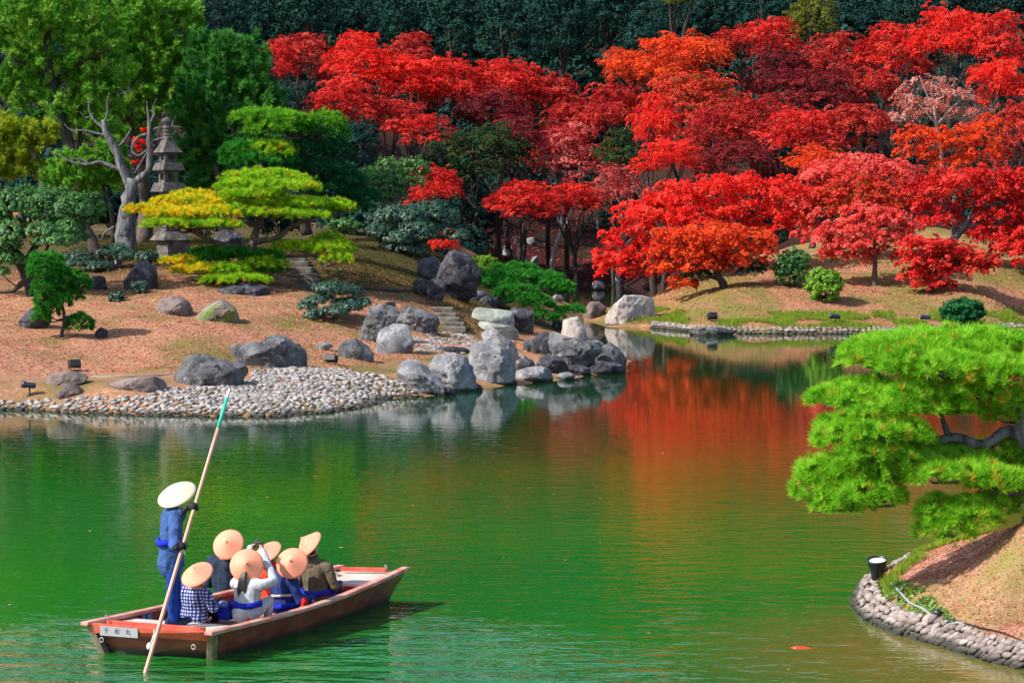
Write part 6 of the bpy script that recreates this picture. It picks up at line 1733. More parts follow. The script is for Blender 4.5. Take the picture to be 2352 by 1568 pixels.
class Body:
    """implicit-like body: overlapping tapered pieces fused into one surface, coloured by the nearest piece"""
    def __init__(s, mats): s.mb = MB(); s.mats = mats; s.seg = []
    def cap(s, p0, r0, p1, r1, mat):
        v, f = capsule(p0, r0, p1, r1); s.mb.add(v, f)
        s.seg.append((np.array(p0, float), np.array(p1, float), r0, r1, s.mats.index(mat)))
    def ell(s, c, r, mat, M3=None):
        V, Fq = ico(3)
        v = V * np.array(r)
        if M3 is not None: v = v @ np.array(M3).T
        s.mb.add(v + np.array(c), [tuple(f) for f in Fq])
        rm = sorted(r)[1]; ax = int(np.argmax(r)); d = np.zeros(3); d[ax] = max(r[ax] - rm, 0)
        if M3 is not None: d = np.array(M3) @ d
        c = np.array(c, float)
        s.seg.append((c - d, c + d, rm, rm, s.mats.index(mat)))
    def hand(s, wrist, palm_dir, nrm, mat, curl=.9, k=1.0, thumb=1):
        """palm plus four bent fingers of different lengths and a thumb leaving the side of the palm"""
        w = Vector(wrist); d = Vector(palm_dir).normalized(); n = Vector(nrm); n = (n - d * n.dot(d)).normalized(); a = d.cross(n)
        pc = w + d * .045 * k
        Mx = Matrix((d, a, n)).transposed()
        s.ell(pc, (.052 * k, .042 * k, .018 * k), mat, Mx)
        for i, (off, ln) in enumerate(((-.030, .072), (-.010, .082), (.011, .077), (.030, .060))):
            p = w + d * .085 * k + a * off * k
            ang = 0.0; r = .0098 * k
            for j, f in enumerate((.46, .31, .23)):
                ang += curl * (.75 if j == 0 else .95)
                q = p + (d * math.cos(ang) + n * math.sin(ang)) * ln * f * k
                s.cap(p, r, q, r * .9, mat); p = q; r *= .9
        p = w + d * .025 * k + a * (-.036 * thumb) * k
        q = p + (d * .5 - a * .75 * thumb + n * .35).normalized() * .035 * k
        s.cap(p, .012 * k, q, .0105 * k, mat)
        q2 = q + (d * .55 + a * .15 * thumb + n * .75).normalized() * .032 * k
        s.cap(q, .0105 * k, q2, .009 * k, mat)
    def head(s, c, fw, mat='skin', k=1.0):
        c = Vector(c); f = Vector(fw).normalized(); u = Vector((0, 0, 1)); u = (u - f * u.dot(f)).normalized(); r = f.cross(u)
        Mx = Matrix((r, f, u)).transposed()
        s.ell(c, (.074 * k, .092 * k, .105 * k), mat, Mx)
        s.ell(c + f * .03 * k - u * .055 * k, (.055 * k, .058 * k, .058 * k), mat, Mx)
        s.cap(c + f * .088 * k - u * .005 * k, .010 * k, c + f * .104 * k - u * .030 * k, .014 * k, mat)
        s.cap(c + f * .083 * k - u * .062 * k + r * .018 * k, .009 * k, c + f * .083 * k - u * .062 * k - r * .018 * k, .009 * k, mat)
        for sg in (-1, 1):
            s.ell(c + r * .078 * k * sg - u * .008 * k, (.012 * k, .022 * k, .032 * k), mat, Mx)
            s.ell(c + r * .030 * k * sg + f * .084 * k + u * .008 * k, (.015 * k, .010 * k, .010 * k), mat, Mx)
    def build(s, parent, X, voxel=.0095, wr=.010, name="body"):
        """X: local -> world matrix"""
        me = mesh_np("tmp", np.concatenate(s.mb.V), [np.array(s.mb.F4, dtype=np.int32).reshape(-1, 4), np.array(s.mb.F3, dtype=np.int32).reshape(-1, 3)])
        o = bpy.data.objects.new("tmp", me); COL.objects.link(o)
        rm = o.modifiers.new("r", 'REMESH'); rm.mode = 'VOXEL'; rm.voxel_size = voxel; rm.use_smooth_shade = True
        sm_ = o.modifiers.new("s", 'SMOOTH'); sm_.factor = .5; sm_.iterations = 3
        dg = bpy.context.evaluated_depsgraph_get(); dg.update()
        nm = bpy.data.meshes.new_from_object(o.evaluated_get(dg))
        bpy.data.objects.remove(o); bpy.data.meshes.remove(me)
        n = len(nm.vertices); co = np.empty(n * 3, dtype=np.float32); nm.vertices.foreach_get("co", co); co = co.reshape(-1, 3).astype(float)
        nr = np.empty(n * 3, dtype=np.float32); nm.vertices.foreach_get("normal", nr); nr = nr.reshape(-1, 3)
        best = np.full(n, 1e9); idx = np.zeros(n, int)
        for a, b, r0, r1, mi in s.seg:
            ab = b - a; L2 = max((ab ** 2).sum(), 1e-9)
            t = np.clip(((co - a) @ ab) / L2, 0, 1)
            d = np.linalg.norm(co - a - t[:, None] * ab, axis=1) - (r0 + (r1 - r0) * t)
            m = d < best; best[m] = d[m]; idx[m] = mi
        soft = np.array([0.0 if m in ('skin', 'glove', 'hair') else 1.0 for m in s.mats])[idx]
        RT = np.array(Matrix.Rotation(.7, 3, (1, .6, .3)))
        dsp = np.array([noise.fractal(Vector(q * 5.5), .8, 2.0, 3) * .8 + .55 * (1 - 2.4 * abs(noise.noise(Vector((q[0] * 5 + 7, q[1] * 9, q[2] * 4))))) for q in co @ RT.T])
        co = co + nr * (dsp * wr * soft)[:, None]
        nm.vertices.foreach_set("co", co.astype(np.float32).ravel())
        k = len(nm.polygons); lv = np.empty(len(nm.loops), dtype=np.int32); nm.loops.foreach_get("vertex_index", lv)
        ls = np.empty(k, dtype=np.int32); nm.polygons.foreach_get("loop_start", ls)
        nm.polygons.foreach_set("use_smooth", np.ones(k, dtype=bool))
        nm.materials.clear()
        for m in s.mats: nm.materials.append(M[m])
        nm.polygons.foreach_set("material_index", idx[lv[ls]].astype(np.int32))
        nm.update(); nm.name = name
        ob = bpy.data.objects.new(name, nm); COL.objects.link(ob)
        ob.parent = parent; ob.matrix_parent_inverse = wmat(parent).inverted(); ob.matrix_basis = X
        return ob

CAM_R, CAM_U, CAM_B = Vector((1, 0, 0)), Vector((0, sp, cp)), Vector((0, -cp, sp))
def hat(parent, c, axis, R_, h, mat='straw', convex=0.0):
    """conical sedge hat: rim centre c, axis given as picture right / up / towards the viewer"""
    ax = (CAM_R * axis[0] + CAM_U * axis[1] + CAM_B * axis[2]).normalized()
    q = ax.to_track_quat('Z', 'Y').to_matrix().to_4x4()
    prof, n = [], 9
    for i in range(n + 1):
        t = i / n; prof.append((R_ * t + .002, h * (1 - t) + convex * math.sin(math.pi * t)))
    prof += [(R_ * 1.006, -.006), (R_ * .99, -.008)] + [(R_ * t, h * (1 - t) - .012 + convex * math.sin(math.pi * t)) for t in (.8, .5, .2, .01)]
    mb = MB(); mb.lathe((0, 0, 0), prof, 40)
    me = mesh_np("straw_hat", np.concatenate(mb.V), np.array(mb.F4), smooth=True); me.materials.append(M[mat])
    o = bpy.data.objects.new("straw_hat", me); COL.objects.link(o)
    o.parent = parent; o.matrix_parent_inverse = wmat(parent).inverted(); o.matrix_basis = Matrix.Translation(c) @ q
    mb = MB(); mb.lathe((0, 0, h - .012), [(.02, 0), (.012, .014), (.001, .018)], 8)
    k = bpy.data.objects.new("hat_tip", mesh_np("hat_tip", np.concatenate(mb.V), np.array(mb.F4), smooth=True)); k.data.materials.append(M[mat]); COL.objects.link(k); k.parent = o
    return o, ax

def hair_cap(parent, c, fw, k=1.0, long=0.0):
    c = Vector(c); f = Vector(fw).normalized(); u = Vector((0, 0, 1)); r = f.cross(u)
    Mx = Matrix((r, f, u)).transposed()
    V, Fq = ico(3)
    v = V * np.array((.082, .098, .112)) * k
    keep = (v[:, 1] < .045 * k) | (v[:, 2] > .05 * k)
    v2 = v.copy(); v2[~keep] *= .86
    v2 = v2 + (np.array([noise.noise(Vector(x * 40)) for x in v]) * .004)[:, None] * V
    o = link("hair", mesh_np("hair", v2 @ np.array(Mx).T + np.array(c + u * .008 - f * .006), Fq, smooth=True), M['hair'], parent)
    return o

def belt(parent, X, z, rx, ry, h=.05, cy=0.0, toggle=None, col='belt', thick=.022):
    """waist life belt: a padded band with a red pull toggle"""
    mb = MB(); secs = []
    for i in range(25):
        a = 2 * math.pi * i / 24
        p = Vector((math.cos(a) * rx, cy + math.sin(a) * ry, z + .012 * math.sin(a * 2 + 1)))
        o = Vector((math.cos(a), math.sin(a), 0)); t = thick * (1 + .25 * math.sin(a * 5))
        secs.append([p + o * -.01 + Vector((0, 0, -h)), p + o * t + Vector((0, 0, -h * .8)), p + o * t * 1.2, p + o * t + Vector((0, 0, h * .8)), p + o * -.01 + Vector((0, 0, h))])
    mb.loft([[X @ v for v in s] for s in secs])
    b = mb.build("life_belt", M[col], parent, smooth=True)
    if toggle:
        mb = MB(); t = X @ Vector(toggle)
        mb.tube([t + Vector((0, 0, .10)), t], .005, 6); mb.build("pull_cord", M['strap'], b)
        mb = MB(); mb.lathe(t - Vector((0, 0, .02)), [(.001, -.02), (.018, -.015), (.022, 0), (.014, .02), (.001, .025)], 10); mb.build("toggle", M['toggle'], b, smooth=True)
    return b

def seat_matrix(pxx, pyy, z, yaw):
    p = G(pxx, pyy, z)
    return Matrix.Translation(p) @ Matrix.Rotation(yaw, 4, 'Z')
YAW = math.atan2(fwd.y, fwd.x) - math.pi / 2            # local +y looks along the boat

def seated(label, X, top, pants, hand='skin', lean=.03, wide=1.0, tall=1.0, arms=None, head_turn=0.0, extra=None, head_pos=None, sleeve=None, hip=None):
    root = empty("person", X.translation, label, "person")
    sleeve = sleeve or top
    B = Body(list(dict.fromkeys([top, sleeve, pants, 'skin', hand, 'shoe'])))
    w, t = wide, tall
    B.ell((0, 0, .09), (.175 * w, .145 * w, .12), hip or pants)
    if hip: B.cap((-.06, -.03, .03), .12, (.06, -.03, .03), .12, hip)
    B.cap((0, .0, .12), .135 * w, (0, lean * .6, .36 * t), .128 * w, top)
    B.cap((-.055 * w, .0, .16), .12 * w, (-.075 * w, lean, .40 * t), .108 * w, top)
    B.cap((.055 * w, .0, .16), .12 * w, (.075 * w, lean, .40 * t), .108 * w, top)
    B.cap((-.155 * w, lean, .44 * t), .080, (.155 * w, lean, .44 * t), .080, top)
    B.cap((0, lean, .45 * t), .085, (0, lean * 1.3, .53 * t), .058, top)
    hp = Vector(head_pos) if head_pos else Vector((0, lean * 1.6 + .02, .645 * t))
    B.cap((0, lean * 1.2, .50 * t), .055, hp - Vector((0, .01, .06)), .052, 'skin')
    fw = Vector((math.sin(head_turn), math.cos(head_turn), 0))
    B.head(hp, fw)
    for sg in (-1, 1):
        B.cap((.085 * sg * w, .02, .07), .088, (.10 * sg, .34, .17), .066, pants)
        B.cap((.10 * sg, .34, .17), .062, (.09 * sg, .30, -.10), .046, pants)
        B.cap((.09 * sg, .29, -.13), .040, (.09 * sg, .40, -.145), .032, 'shoe')
        sh = Vector((.195 * sg * w, lean, .43 * t))
        el, wr, pd, nn = (arms or {}).get(sg, (Vector((.265 * sg * w, .05 + lean, .20 * t)), Vector((.12 * sg, .27, .17)), Vector((-.25 * sg, .95, -.1)), Vector((0, 0, -1))))
        B.cap(sh, .070, el, .060, sleeve); B.cap(el, .060, Vector(el).lerp(Vector(wr), .92), .040, sleeve)
        B.cap(Vector(el).lerp(Vector(wr), .8), .026, wr, .025, hand)
        B.hand(wr, pd, nn, hand, .35, 1.0, sg)
    if extra: extra(B)
    B.build(root, X)
    hw = X @ hp
    hf = X.to_3x3() @ fw
    hair_cap(root, hw, hf)
    return root, hw

# boatman ----------------------------------------------------------
FT = G(397, 1432, .355)
yaw = rad(-72)                                            # faces right, slightly away
X = Matrix.Translation(FT) @ Matrix.Rotation(yaw, 4, 'Z')
Xi = X.inverted()
pole_b, pole_t = G(334, 1543, 0.0), None
hand_hi = P(447, 1163, 33.35); hand_lo = P(424, 1254, 33.1)
pd_ = (P(524, 905, 33.95) - pole_b)
def on_pole(py_):
    # point of the straight pole seen at this height
    best = min((abs(proj(pole_b + pd_ * t)[1] - py_), t) for t in np.linspace(0, 1, 400))
    return pole_b + pd_ * best[1]
hand_hi, hand_lo = on_pole(1163), on_pole(1253)
boatman = empty("person", FT, "standing boatman in an indigo jacket, blue trousers and wide pale straw hat, holding the pole", "person")
B = Body(['indigo', 'trouser', 'skin', 'glove', 'shoe'])
for sg, fx, fy in ((-1, -.075, .06), (1, .085, -.02)):
    B.cap((fx, fy, .07), .052, (fx, fy - .01, .45), .068, 'trouser')
    B.cap((fx, fy - .01, .45), .068, (fx * .95, .0, .74), .084, 'trouser')
    B.cap((fx, fy - .05, .035), .040, (fx + .01, fy + .15, .028), .030, 'shoe'); B.cap((fx, fy - .04, .05), .045, (fx, fy, .11), .044, 'shoe')
B.ell((0, -.01, .84), (.165, .135, .15), 'indigo')
B.cap((0, -.02, .72), .165, (0, -.02, .98), .135, 'indigo')      # jacket skirt
B.cap((-.045, -.02, .98), .125, (-.06, -.005, 1.28), .122, 'indigo'); B.cap((.045, -.02, .98), .125, (.06, -.005, 1.28), .122, 'indigo')
B.cap((-.15, .0, 1.33), .078, (.15, .0, 1.33), .078, 'indigo')
B.cap((0, 0, 1.34), .09, (0, .02, 1.44), .062, 'indigo')
hp = Vector((0, .06, 1.535))
B.cap((0, .01, 1.40), .055, hp - Vector((0, .015, .06)), .052, 'skin'); B.head(hp, (0, 1, 0))
pdir = (Xi.to_3x3() @ pd_).normalized()
for sg, hw in ((-1, hand_hi), (1, hand_lo)):
    h = Xi @ hw
    sh = Vector((.19 * sg, .0, 1.32))
    side_off = Vector((.25 * sg, -.75, 0)).normalized() * .055
    wr = h + Vector((.03 * sg, -.085, -.015))
    el = sh.lerp(wr, .5) + Vector((.07 * sg, -.03, -.13))
    B.cap(sh, .076, el, .070, 'indigo'); B.cap(el, .074, Vector(el).lerp(wr, .55), .066, 'indigo')
    B.cap(Vector(el).lerp(wr, .7), .036, wr, .034, 'glove')
    # fist closed round the pole
    across = Vector((0, 1, 0)); nn = pdir.cross(across).normalized() * (-sg)
    B.hand(wr, h - wr + Vector((0.0, .03, 0)), nn, 'glove', .95, 1.12, sg)
    B.ell(h - Vector((0, .012, 0)), (.050, .046, .056), 'glove')
B.build(boatman, X, voxel=.010, wr=.013)
hair_cap(boatman, X @ hp, X.to_3x3() @ Vector((0, 1, 0)))
hat(boatman, X @ hp + CAM_U * .035, (-.30, .80, .52), .245, .115, 'straw_pale', .018)
belt(boatman, X, 1.00, .150, .143, .045, -.02, None, thick=.03)
mb = MB(); mb.tube([X @ Vector((.19, .03, 1.03)), X @ Vector((.20, .09, .95)), X @ Vector((.17, .12, .86))], .006, 6); mb.build("sleeve_piping", M['strap'], boatman)
mb = MB(); mb.loft([[X @ Vector((x, .118 + .01 * (z > 1.1), z)) for x in (-.03, .03)] + [X @ Vector((x, .108, z)) for x in (.03, -.03)] for z in (.95, 1.1, 1.25, 1.36)]); mb.build("red_collar_band", M['redbag'], boatman)

pole = empty("punting_pole", pole_b, "long pinkish bamboo pole with a mint green top held by the boatman", "pole")
def pp_(t): return pole_b + pd_ * t
tm = .872
mb = MB(); mb.tube([pp_(-.45), pp_(0), pp_(.3), pp_(.6), pp_(tm)], [.026, .025, .024, .022, .021], 12, 0, 3); mb.build("shaft", M['bamboo'], pole, smooth=True)
mb = MB(); mb.tube([pp_(tm), pp_(.985)], [.0215, .020], 12, 0, 1); mb.build("green_wrap", M['mint'], pole, smooth=True)
mb = MB(); mb.tube([pp_(.985), pp_(1.02)], [.018, .017], 12, 0, 1); mb.build("tip", M['white'], pole, smooth=True)

# passengers ---------------------------------------------------------
def rel(X, w): return X.inverted() @ w
def headpos(X, u, v, Y): return rel(X, P(u, v, Y))

def passenger(label, seatpx, seatz, hatpx, haty, axis, R_, h, top, pants, **kw):
    X = seat_matrix(seatpx[0], seatpx[1], seatz, kw.pop('yaw', YAW))
    hc = P(hatpx[0], hatpx[1], haty)
    ax = (CAM_R * axis[0] + CAM_U * axis[1] + CAM_B * axis[2]).normalized()
    hd = rel(X, hc - ax * .045 - Vector((0, 0, .02)))
    t = hd.z / .645
    r, hw = seated(label, X, top, pants, head_pos=hd, tall=t, lean=max(min(hd.y * .5, .10), -.05), **kw)
    hat(r, hc, axis, R_, h)
    return r, X, t

p1, X1, t1 = passenger("seated passenger in a blue and white plaid shirt and straw hat, next to the boatman", (446, 1424), .24, (453, 1318), 34.25, (-.32, .72, .58), .208, .125, 'plaid', 'darkpants', wide=1.08, hip='plaid')
p2, X2, t2 = passenger("tall seated passenger in a dark navy coat with a centre back seam", (519, 1386), .20, (525, 1250), 35.45, (-.22, .42, .86), .205, .11, 'darkcoat', 'darkpants', wide=1.02, hip='darkcoat')
sm_ = MB(); sm_.tube([X2 @ Vector((0, -.142, .16)), X2 @ Vector((0, -.140, .30)), X2 @ Vector((0, -.12, .46 * t2))], .005, 6); sm_.build("back_seam", M['jeans'], p2)
X = seat_matrix(568, 1417, .27, YAW)
cam_c = P(592, 1249, 34.95)
cl = rel(X, cam_c)
arms = {-1: (Vector((-.16, .20, .52)), cl + Vector((-.085, -.04, -.03)), Vector((.45, .5, .2)), Vector((.6, .4, -.2))), 1: (Vector((.30, .16, .46)), cl + Vector((.085, -.04, -.05)), Vector((-.35, .6, .35)), Vector((-.6, .4, 0)))}
def skirt(B): B.cap((0, -.02, .07), .185, (0, .0, .17), .14, 'paleblue')
hc = P(567, 1298, 34.55); ax = (CAM_R * -.02 + CAM_U * .34 + CAM_B * .94).normalized()
hd = rel(X, hc - ax * .045 - Vector((0, 0, .02)))
p3, hw = seated("seated woman in a pale grey sweater with a long black ponytail raising a camera", X, 'grey', 'paleblue', head_pos=hd, tall=hd.z / .645, lean=.02, arms=arms, extra=skirt)
hat(p3, hc, (-.02, .34, .94), .212, .115)
t3 = hd.z / .645
belt(p3, X, .17, .175, .155, .04, -.01, (.12, -.15, .03))
mb = MB()
nb = hd + Vector((.035, -.10, -.03))
for k in range(9):
    a = (k - 4) * .008
    mb.tube([X @ (nb + Vector((a * .5, 0, .02))), X @ (nb + Vector((a, -.055, -.09))), X @ (nb + Vector((a * 1.6 - .004, -.065, -.22))), X @ (nb + Vector((a * 1.1 - .006, -.055, -.35 - .02 * math.cos(k))))], [.018, .022, .019, .006], 6)
mb.build("ponytail", M['hair'], p3, smooth=True)
cam3 = empty("camera", cam_c, "small black compact camera held up by the woman in pale grey", "camera")
def cbox(name, c, sx, sy, sz, mat):
    mb = MB(); mb.box(X @ (cl + Vector(c)), sx, sy, sz, rz=YAW); o = mb.build(name, M[mat], cam3); bv = o.modifiers.new("bevel", 'BEVEL'); bv.width = .006; bv.segments = 2; return o
cbox("camera_housing", (0, 0, 0), .125, .04, .075, 'black'); cbox("viewfinder", (0, 0, .048), .04, .036, .025, 'black')
mb = MB(); mb.lathe(X @ (cl + Vector((.012, .02, -.004))), [(.001, 0), (.03, 0), (.03, .05), (.02, .055), (.001, .05)], 14, M=Matrix.Rotation(YAW, 3, 'Z') @ Matrix.Rotation(rad(-90), 3, 'X')); mb.build("camera_barrel", M['black'], cam3, smooth=True)
mb = MB(); mb.tube([X @ (cl + Vector((-.06, 0, .02))), X @ (cl + Vector((-.03, -.03, -.10))), X @ (cl + Vector((.02, -.02, -.14))), X @ (cl + Vector((.06, 0, .02)))], .005, 5); mb.build("neck_strap", M['black'], cam3)

p4, X4, t4 = passenger("seated passenger in an orange red life vest, mostly hidden behind the raised arms", (629, 1392), .20, (614, 1268), 35.9, (-.42, .74, .52), .200, .115, 'orange_vest', 'darkpants', wide=1.12, hip='orange_vest')
mb = MB(); sec = []
for i in range(17):
    a = 2 * math.pi * i / 16; sec.append(X4 @ Vector((math.cos(a) * .10, .02 + math.sin(a) * .085, .49 * t4)))
mb.tube(sec, .028, 8, res=1, caps=False); mb.build("blue_collar", M['belt'], p4, smooth=True)
mb = MB(); mb.tube([X4 @ Vector((math.cos(a) * .20, .01 + math.sin(a) * .17, .30 * t4)) for a in np.linspace(0, 6.28, 20)], .014, 6, res=1, caps=False); mb.build("vest_strap", M['black'], p4)
p5, X5, t5 = passenger("seated woman in a navy top with a white face mask beside the red pouch", (655, 1410), .20, (671, 1293), 35.0, (-.14, .40, .88), .205, .12, 'navy', 'navy', yaw=YAW - .35, head_turn=.9, hand='skin')
belt(p5, X5, .13, .205, .18, .035, 0, (.02, -.20, -.06))
mb = MB(); mb.tube([X5 @ Vector((math.cos(a) * .185, .01 + math.sin(a) * .165, .25 + .02 * math.cos(a))) for a in np.linspace(0, 6.28, 24)], .016, 6, res=1, caps=False); mb.build("cream_strap", M['strap'], p5)
hh = rel(X5, P(671, 1293, 35.0)) - Vector((0, .0, .10)); fm = Vector((math.sin(.9), math.cos(.9), 0))
mb = MB(); mb.box(X5 @ (hh + fm * .075 - Vector((0, 0, .015))), .09, .05, .08, rz=YAW - .35 - .9); o = mb.build("face_mask", M['whitecloth'], p5); bv = o.modifiers.new("bevel", 'BEVEL'); bv.width = .02; bv.segments = 3
pc5 = P(697, 1385, 35.0)
mb = MB(); mb.box(pc5, .16, .06, .11, rz=YAW - .35, M=Matrix.Rotation(YAW - .5, 3, 'Z') @ Matrix.Rotation(-.5, 3, 'Y')); o = mb.build("pouch", M['redbag']); bv = o.modifiers.new("bevel", 'BEVEL'); bv.width = .02; bv.segments = 3
tag(o, "red cloth pouch at the side of the woman in navy", "pouch")
p6, X6, t6 = passenger("seated passenger in an olive green hooded jacket nearest the bow", (728, 1378), .20, (710, 1250), 36.35, (-.66, .62, .42), .205, .15, 'olive_cloth', 'jeans', wide=1.12, hip='olive_cloth', yaw=YAW - .15)
belt(p6, X6, .12, .215, .19, .035, 0, (.13, -.17, -.03))
mb = MB(); V, Fq = ico(3); v = V * np.array((.15, .075, .10)) + np.array((0, -.085, .46 * t6)); mb.add([tuple(X6 @ Vector(q)) for q in v], [tuple(f) for f in Fq]); mb.build("hood", M['olive_cloth'], p6, smooth=True)
# bag beside the woman in grey
bc = G(517, 1424, .22)
bag = empty("tote_bag", bc, "blue cloth tote bag with a pale flap standing left of the woman in pale grey", "bag")
bx = P(517, 1404, bc.y)
mb = MB(); mb.box((bx.x, bx.y, bx.z), .19, .13, .20, rz=YAW, taper=.94); o = mb.build("bag_body", M['bagblue'], bag); bv = o.modifiers.new("bevel", 'BEVEL'); bv.width = .03; bv.segments = 3
mb = MB(); mb.box((bx.x - .01, bx.y - .012, bx.z + .10), .17, .12, .08, rz=YAW, taper=.7); o = mb.build("bag_flap", M['bagpale'], bag); bv = o.modifiers.new("bevel", 'BEVEL'); bv.width = .03; bv.segments = 3
mb = MB(); mb.tube([bx + Vector((.05, -.075, -.09)), bx + Vector((.05, -.078, .0)), bx + Vector((.05, -.05, .13)), bx + Vector((.07, .05, .13))], .009, 6); mb.build("bag_strap", M['jeans'], bag)
# low bench boards carrying the passengers
for (u, zt) in ((.235, .19), (.31, .19), (.41, .17), (.50, .15), (.61, .15)):
    l, r = side(u, False, .5) + cross_r * .07, side(u, True, .5) - cross_r * .07
    l.z = r.z = zt
    d = fwd * .24
    mb = MB(); mb.loft([[l, l + d, l + d - Vector((0, 0, .03)), l - Vector((0, 0, .03))], [r, r + d, r + d - Vector((0, 0, .03)), r - Vector((0, 0, .03))]]); mb.build("thwart", M['inside'], boat)

# ------------------------------------------------------------------ floodlights, cable, koi
def box_flood(cx_, cy_, w, label, dark='black', yaw=0.0, pitch=.35, Y=None):
    g = onground(cx_, cy_); k = g.y / FL; s = w * k
    root = empty("floodlight", g, label, "floodlight", "box floodlights on the banks")
    Mr = Matrix.Rotation(yaw, 3, 'Z') @ Matrix.Rotation(-pitch, 3, 'X')
    c = g + Vector((0, 0, s * .62))
    mb = MB(); mb.box(c, s, s * .62, s * .62, M=Mr); o = mb.build("lamp_housing", M[dark], root); bv = o.modifiers.new("bevel", 'BEVEL'); bv.width = .02; bv.segments = 2
    mb = MB(); mb.box(c + Mr @ Vector((0, s * .34, s * .05)), s * 1.08, s * .12, s * .72, M=Mr); mb.build("visor", M[dark], root)
    mb = MB(); mb.box(c + Mr @ Vector((0, s * .405, s * .05)), s * .86, s * .02, s * .5, M=Mr); mb.build("glass", M['lens'], root)
    mb = MB()
    for sg in (-1, 1): mb.tube([c + Mr @ Vector((s * .54 * sg, 0, 0)), c + Vector((s * .5 * sg, 0, -s * .45)), g + Vector((s * .2 * sg, 0, s * .02))], s * .035, 6, res=1)
    mb.tube([g + Vector((-s * .4, 0, .01)), g + Vector((s * .4, 0, .01))], s * .05, 6, res=1)
    mb.build("bracket", M['black'], root)
def spot(cx_, cy_, w, label, yaw, pitch=.1):
    g = onground(cx_, cy_); k = g.y / FL; s = w * k
    root = empty("spotlight", g, label, "spotlight", "tube spotlights on the banks")
    d = Vector((math.cos(yaw) * math.cos(pitch), math.sin(yaw) * math.cos(pitch), math.sin(pitch)))
    c = g + Vector((0, 0, s * .85)); q = d.to_track_quat('Z', 'Y').to_matrix()
    mb = MB(); mb.lathe(c, [(.001, -.5 * s), (.18 * s, -.5 * s), (.22 * s, -.38 * s), (.22 * s, .2 * s), (.27 * s, .3 * s), (.27 * s, .55 * s), (.23 * s, .55 * s), (.2 * s, .4 * s)], 14, M=q); mb.build("lamp_barrel", M['navylamp'], root, smooth=True)
    mb = MB(); mb.lathe(c, [(.21 * s, .42 * s), (.001, .42 * s)], 14, M=q); mb.build("glass", M['lens'], root)
    mb = MB(); mb.tube([g, g + Vector((s * .05, 0, s * .4)), c], s * .06, 6, res=1); mb.tube([g + Vector((-.2 * s, 0, .01)), g + Vector((.25 * s, 0, .01))], s * .05, 6, res=1); mb.build("stand", M['black'], root)
box_flood(172, 853, 26, "black box floodlight above the two flat brown stones on the needle slope", yaw=.3)
box_flood(760, 838, 26, "black box floodlight between the peaked boulder and the speckled rock", yaw=-.3)
box_flood(898, 714, 20, "black box floodlight standing on top of the tall flat rock", yaw=.2)
box_flood(1637, 739, 20, "black box floodlight leftmost on the far bank under the orange maple", yaw=.2, pitch=.5)
spot(67, 914, 30, "dark blue tube spotlight at the water edge on the far left", math.pi * .97)
spot(1918, 747, 24, "dark tube spotlight on a post in the middle of the far bank", math.pi * .98)
spot(2126, 748, 22, "dark tube spotlight left of the low bush on the far bank", math.pi * .9)
# big cup-shaped lamp and small spike lamp on the near bank
def cup_lamp():
    g = onnear(2030, 1336); c = P(2016, 1312, g.y)
    root = empty("cup_lamp", g, "large black cup-shaped floodlight with a pale lens facing up on the near bank", "floodlight")
    k = g.y / FL
    tilt = Matrix.Rotation(rad(14), 3, 'X') @ Matrix.Rotation(rad(-4), 3, 'Y')
    mb = MB(); mb.lathe(P(2016, 1328, g.y), [(.001, 0), (14 * k, 0), (15 * k, 8 * k), (16 * k, 22 * k), (21 * k, 32 * k), (23 * k, 44 * k), (24 * k, 48 * k), (21.5 * k, 48 * k), (20.5 * k, 42 * k)], 28, M=tilt)
    mb.build("lamp_housing", M['black'], root, smooth=True)
    mb = MB(); mb.lathe(P(2016, 1328, g.y), [(21 * k, 43.5 * k), (10 * k, 45 * k), (.001, 45.5 * k)], 28, M=tilt); mb.build("lens", M['lens'], root, smooth=True)
    mb = MB(); a = P(2030, 1318, g.y); b = P(2038, 1340, g.y - .05)
    mb.tube([a, P(2034, 1326, g.y), b], [5 * k, 5 * k, 4 * k], 8, res=2); mb.tube([P(2042, 1328, g.y), P(2050, 1300, g.y)], 2.4 * k, 6)
    mb.tube([P(2030, 1326, g.y), P(2046, 1328, g.y)], 3 * k, 6, res=1)
    mb.build("bracket", M['black'], root, smooth=True)
    mb = MB(); mb.tube([P(2018, 1326, g.y), P(2006, 1338, g.y - .1), onnear(1996, 1352) + Vector((0, 0, .02))], 1.2 * k, 6); mb.build("cable", M['black'], root)
    g = onnear(2152, 1424); k = g.y / FL
    root = empty("spike_lamp", g, "small black spike lamp with a pointed glare shield among the weeds on the near bank", "floodlight")
    mb = MB(); mb.lathe(g, [(.001, 0), (7 * k, 0), (10 * k, 6 * k), (12 * k, 17 * k), (10.5 * k, 17 * k), (9 * k, 10 * k), (.001, 9 * k)], 16, M=Matrix.Rotation(.2, 3, 'Y')); mb.build("lamp_housing", M['black'], root, smooth=True)
    mb = MB(); mb.add([tuple(P(2141, 1412, g.y - .02)), tuple(P(2163, 1408, g.y - .03)), tuple(P(2145, 1394, g.y + .03)), tuple(P(2141, 1412, g.y - .01)), tuple(P(2163, 1408, g.y - .02)), tuple(P(2145, 1394, g.y + .04))], [(0, 1, 2), (5, 4, 3), (0, 3, 4, 1), (1, 4, 5, 2), (2, 5, 3, 0)]); mb.build("glare_shield", M['black'], root)
cup_lamp()
def ncable(pts, r, label, mat='cable'):
    mb = MB(); mb.tube([onnear(x, y) + Vector((0, 0, r + .012)) for x, y in pts], r, 7, .1); o = mb.build("cable", M[mat], smooth=True); tag(o, label, "cable")
ncable([(2045, 1345), (2060, 1375), (2090, 1392), (2120, 1412), (2145, 1432), (2175, 1444), (2210, 1462), (2250, 1474), (2300, 1481), (2360, 1484)], .017, "thick grey cable winding along the near bank from the weeds to the right edge")
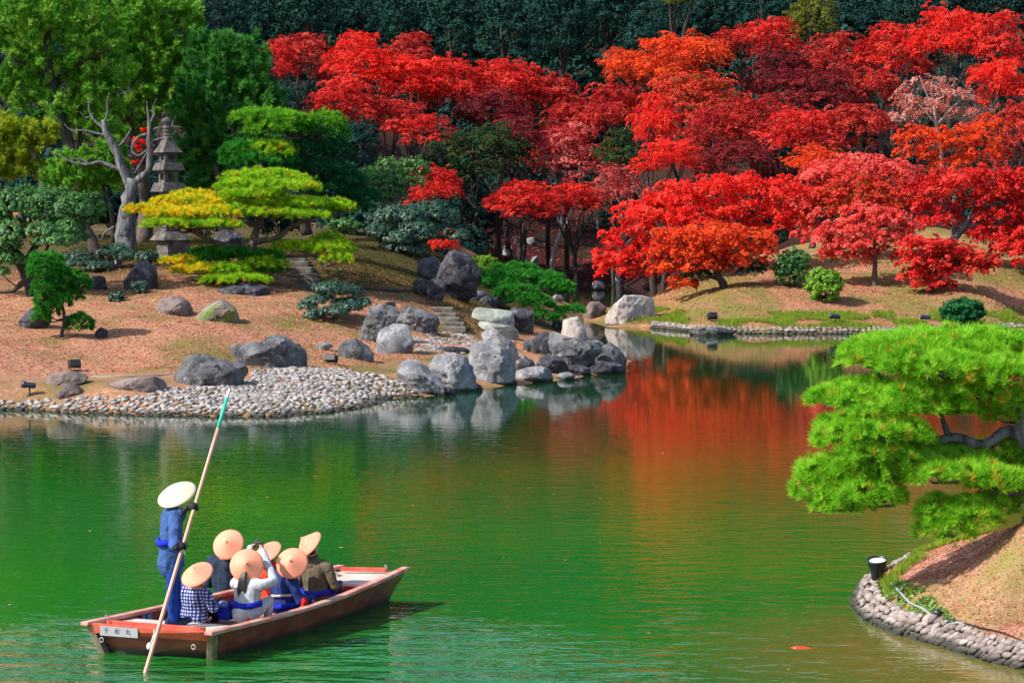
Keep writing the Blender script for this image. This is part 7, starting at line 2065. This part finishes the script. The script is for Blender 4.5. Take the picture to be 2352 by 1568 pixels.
ncable([(2120, 1442), (2145, 1432), (2165, 1434), (2190, 1446), (2240, 1462), (2300, 1474), (2360, 1480)], .010, "thin dark cable running beside the thick grey one on the near bank", 'black')
mb = MB(); mb.tube([onground(x, y) + Vector((0, 0, .03)) for x, y in [(210, 868), (260, 869), (330, 866), (400, 864)]], .02, 6, .2); o = mb.build("cable", M['cable'], smooth=True); tag(o, "dark cable lying across the needle slope above the flat brown stones", "cable")
# low rope edging across the mound path
mb = MB(); mb.tube([onground(x, y) + Vector((0, 0, .06)) for x, y in [(830, 668), (880, 670), (930, 673), (970, 676)]], .05, 6, .3); o = mb.build("log_edging", M['bark_dark'], smooth=True); tag(o, "dark low log edging across the shaded mound right of the upper steps", "log edging")

# koi just breaking the surface
g = G(1838, 1487, 0); k = g.y / FL
koi = empty("koi_carp", g, "red koi carp just under the water surface near the right promontory", "fish")
d = Vector((.93, -.37, 0)); n = Vector((.37, .93, 0))
mb = MB(); secs = []
for t, w in ((-.5, .02), (-.42, .3), (-.25, .8), (0, 1), (.2, .85), (.4, .4), (.5, .18)):
    c = g + d * t * .26 + n * (.02 * math.sin(t * 6)) + Vector((0, 0, -.004))
    secs.append([c + (n * math.cos(a) * .033 + Vector((0, 0, 1)) * math.sin(a) * .028) * w for a in np.linspace(0, 6.28, 10)[:-1]])
mb.loft(secs); mb.build("body", M['koi'], koi, smooth=True)
mb = MB(); e = g + d * .13
mb.loft([[e, e + d * .01 + n * .005, e + d * .01 + Vector((0, 0, .006)), e + Vector((0, 0, .008))], [e + d * .06 + n * .035, e + d * .07 + n * .04, e + d * .07 + n * .04 + Vector((0, 0, .004)), e + d * .06 + n * .035 + Vector((0, 0, .006))]]); mb.build("tail_fin", M['koi'], koi)
mb = MB()
for sg in (-1, 1):
    e = g - d * .05 + n * .03 * sg
    mb.loft([[e, e + d * .03, e + d * .03 + Vector((0, 0, .006)), e + Vector((0, 0, .006))], [e + d * .03 + n * .03 * sg, e + d * .045 + n * .03 * sg, e + d * .045 + n * .03 * sg + Vector((0, 0, .004)), e + d * .03 + n * .03 * sg + Vector((0, 0, .004))]])
mb.build("side_fin", M['koi'], koi)
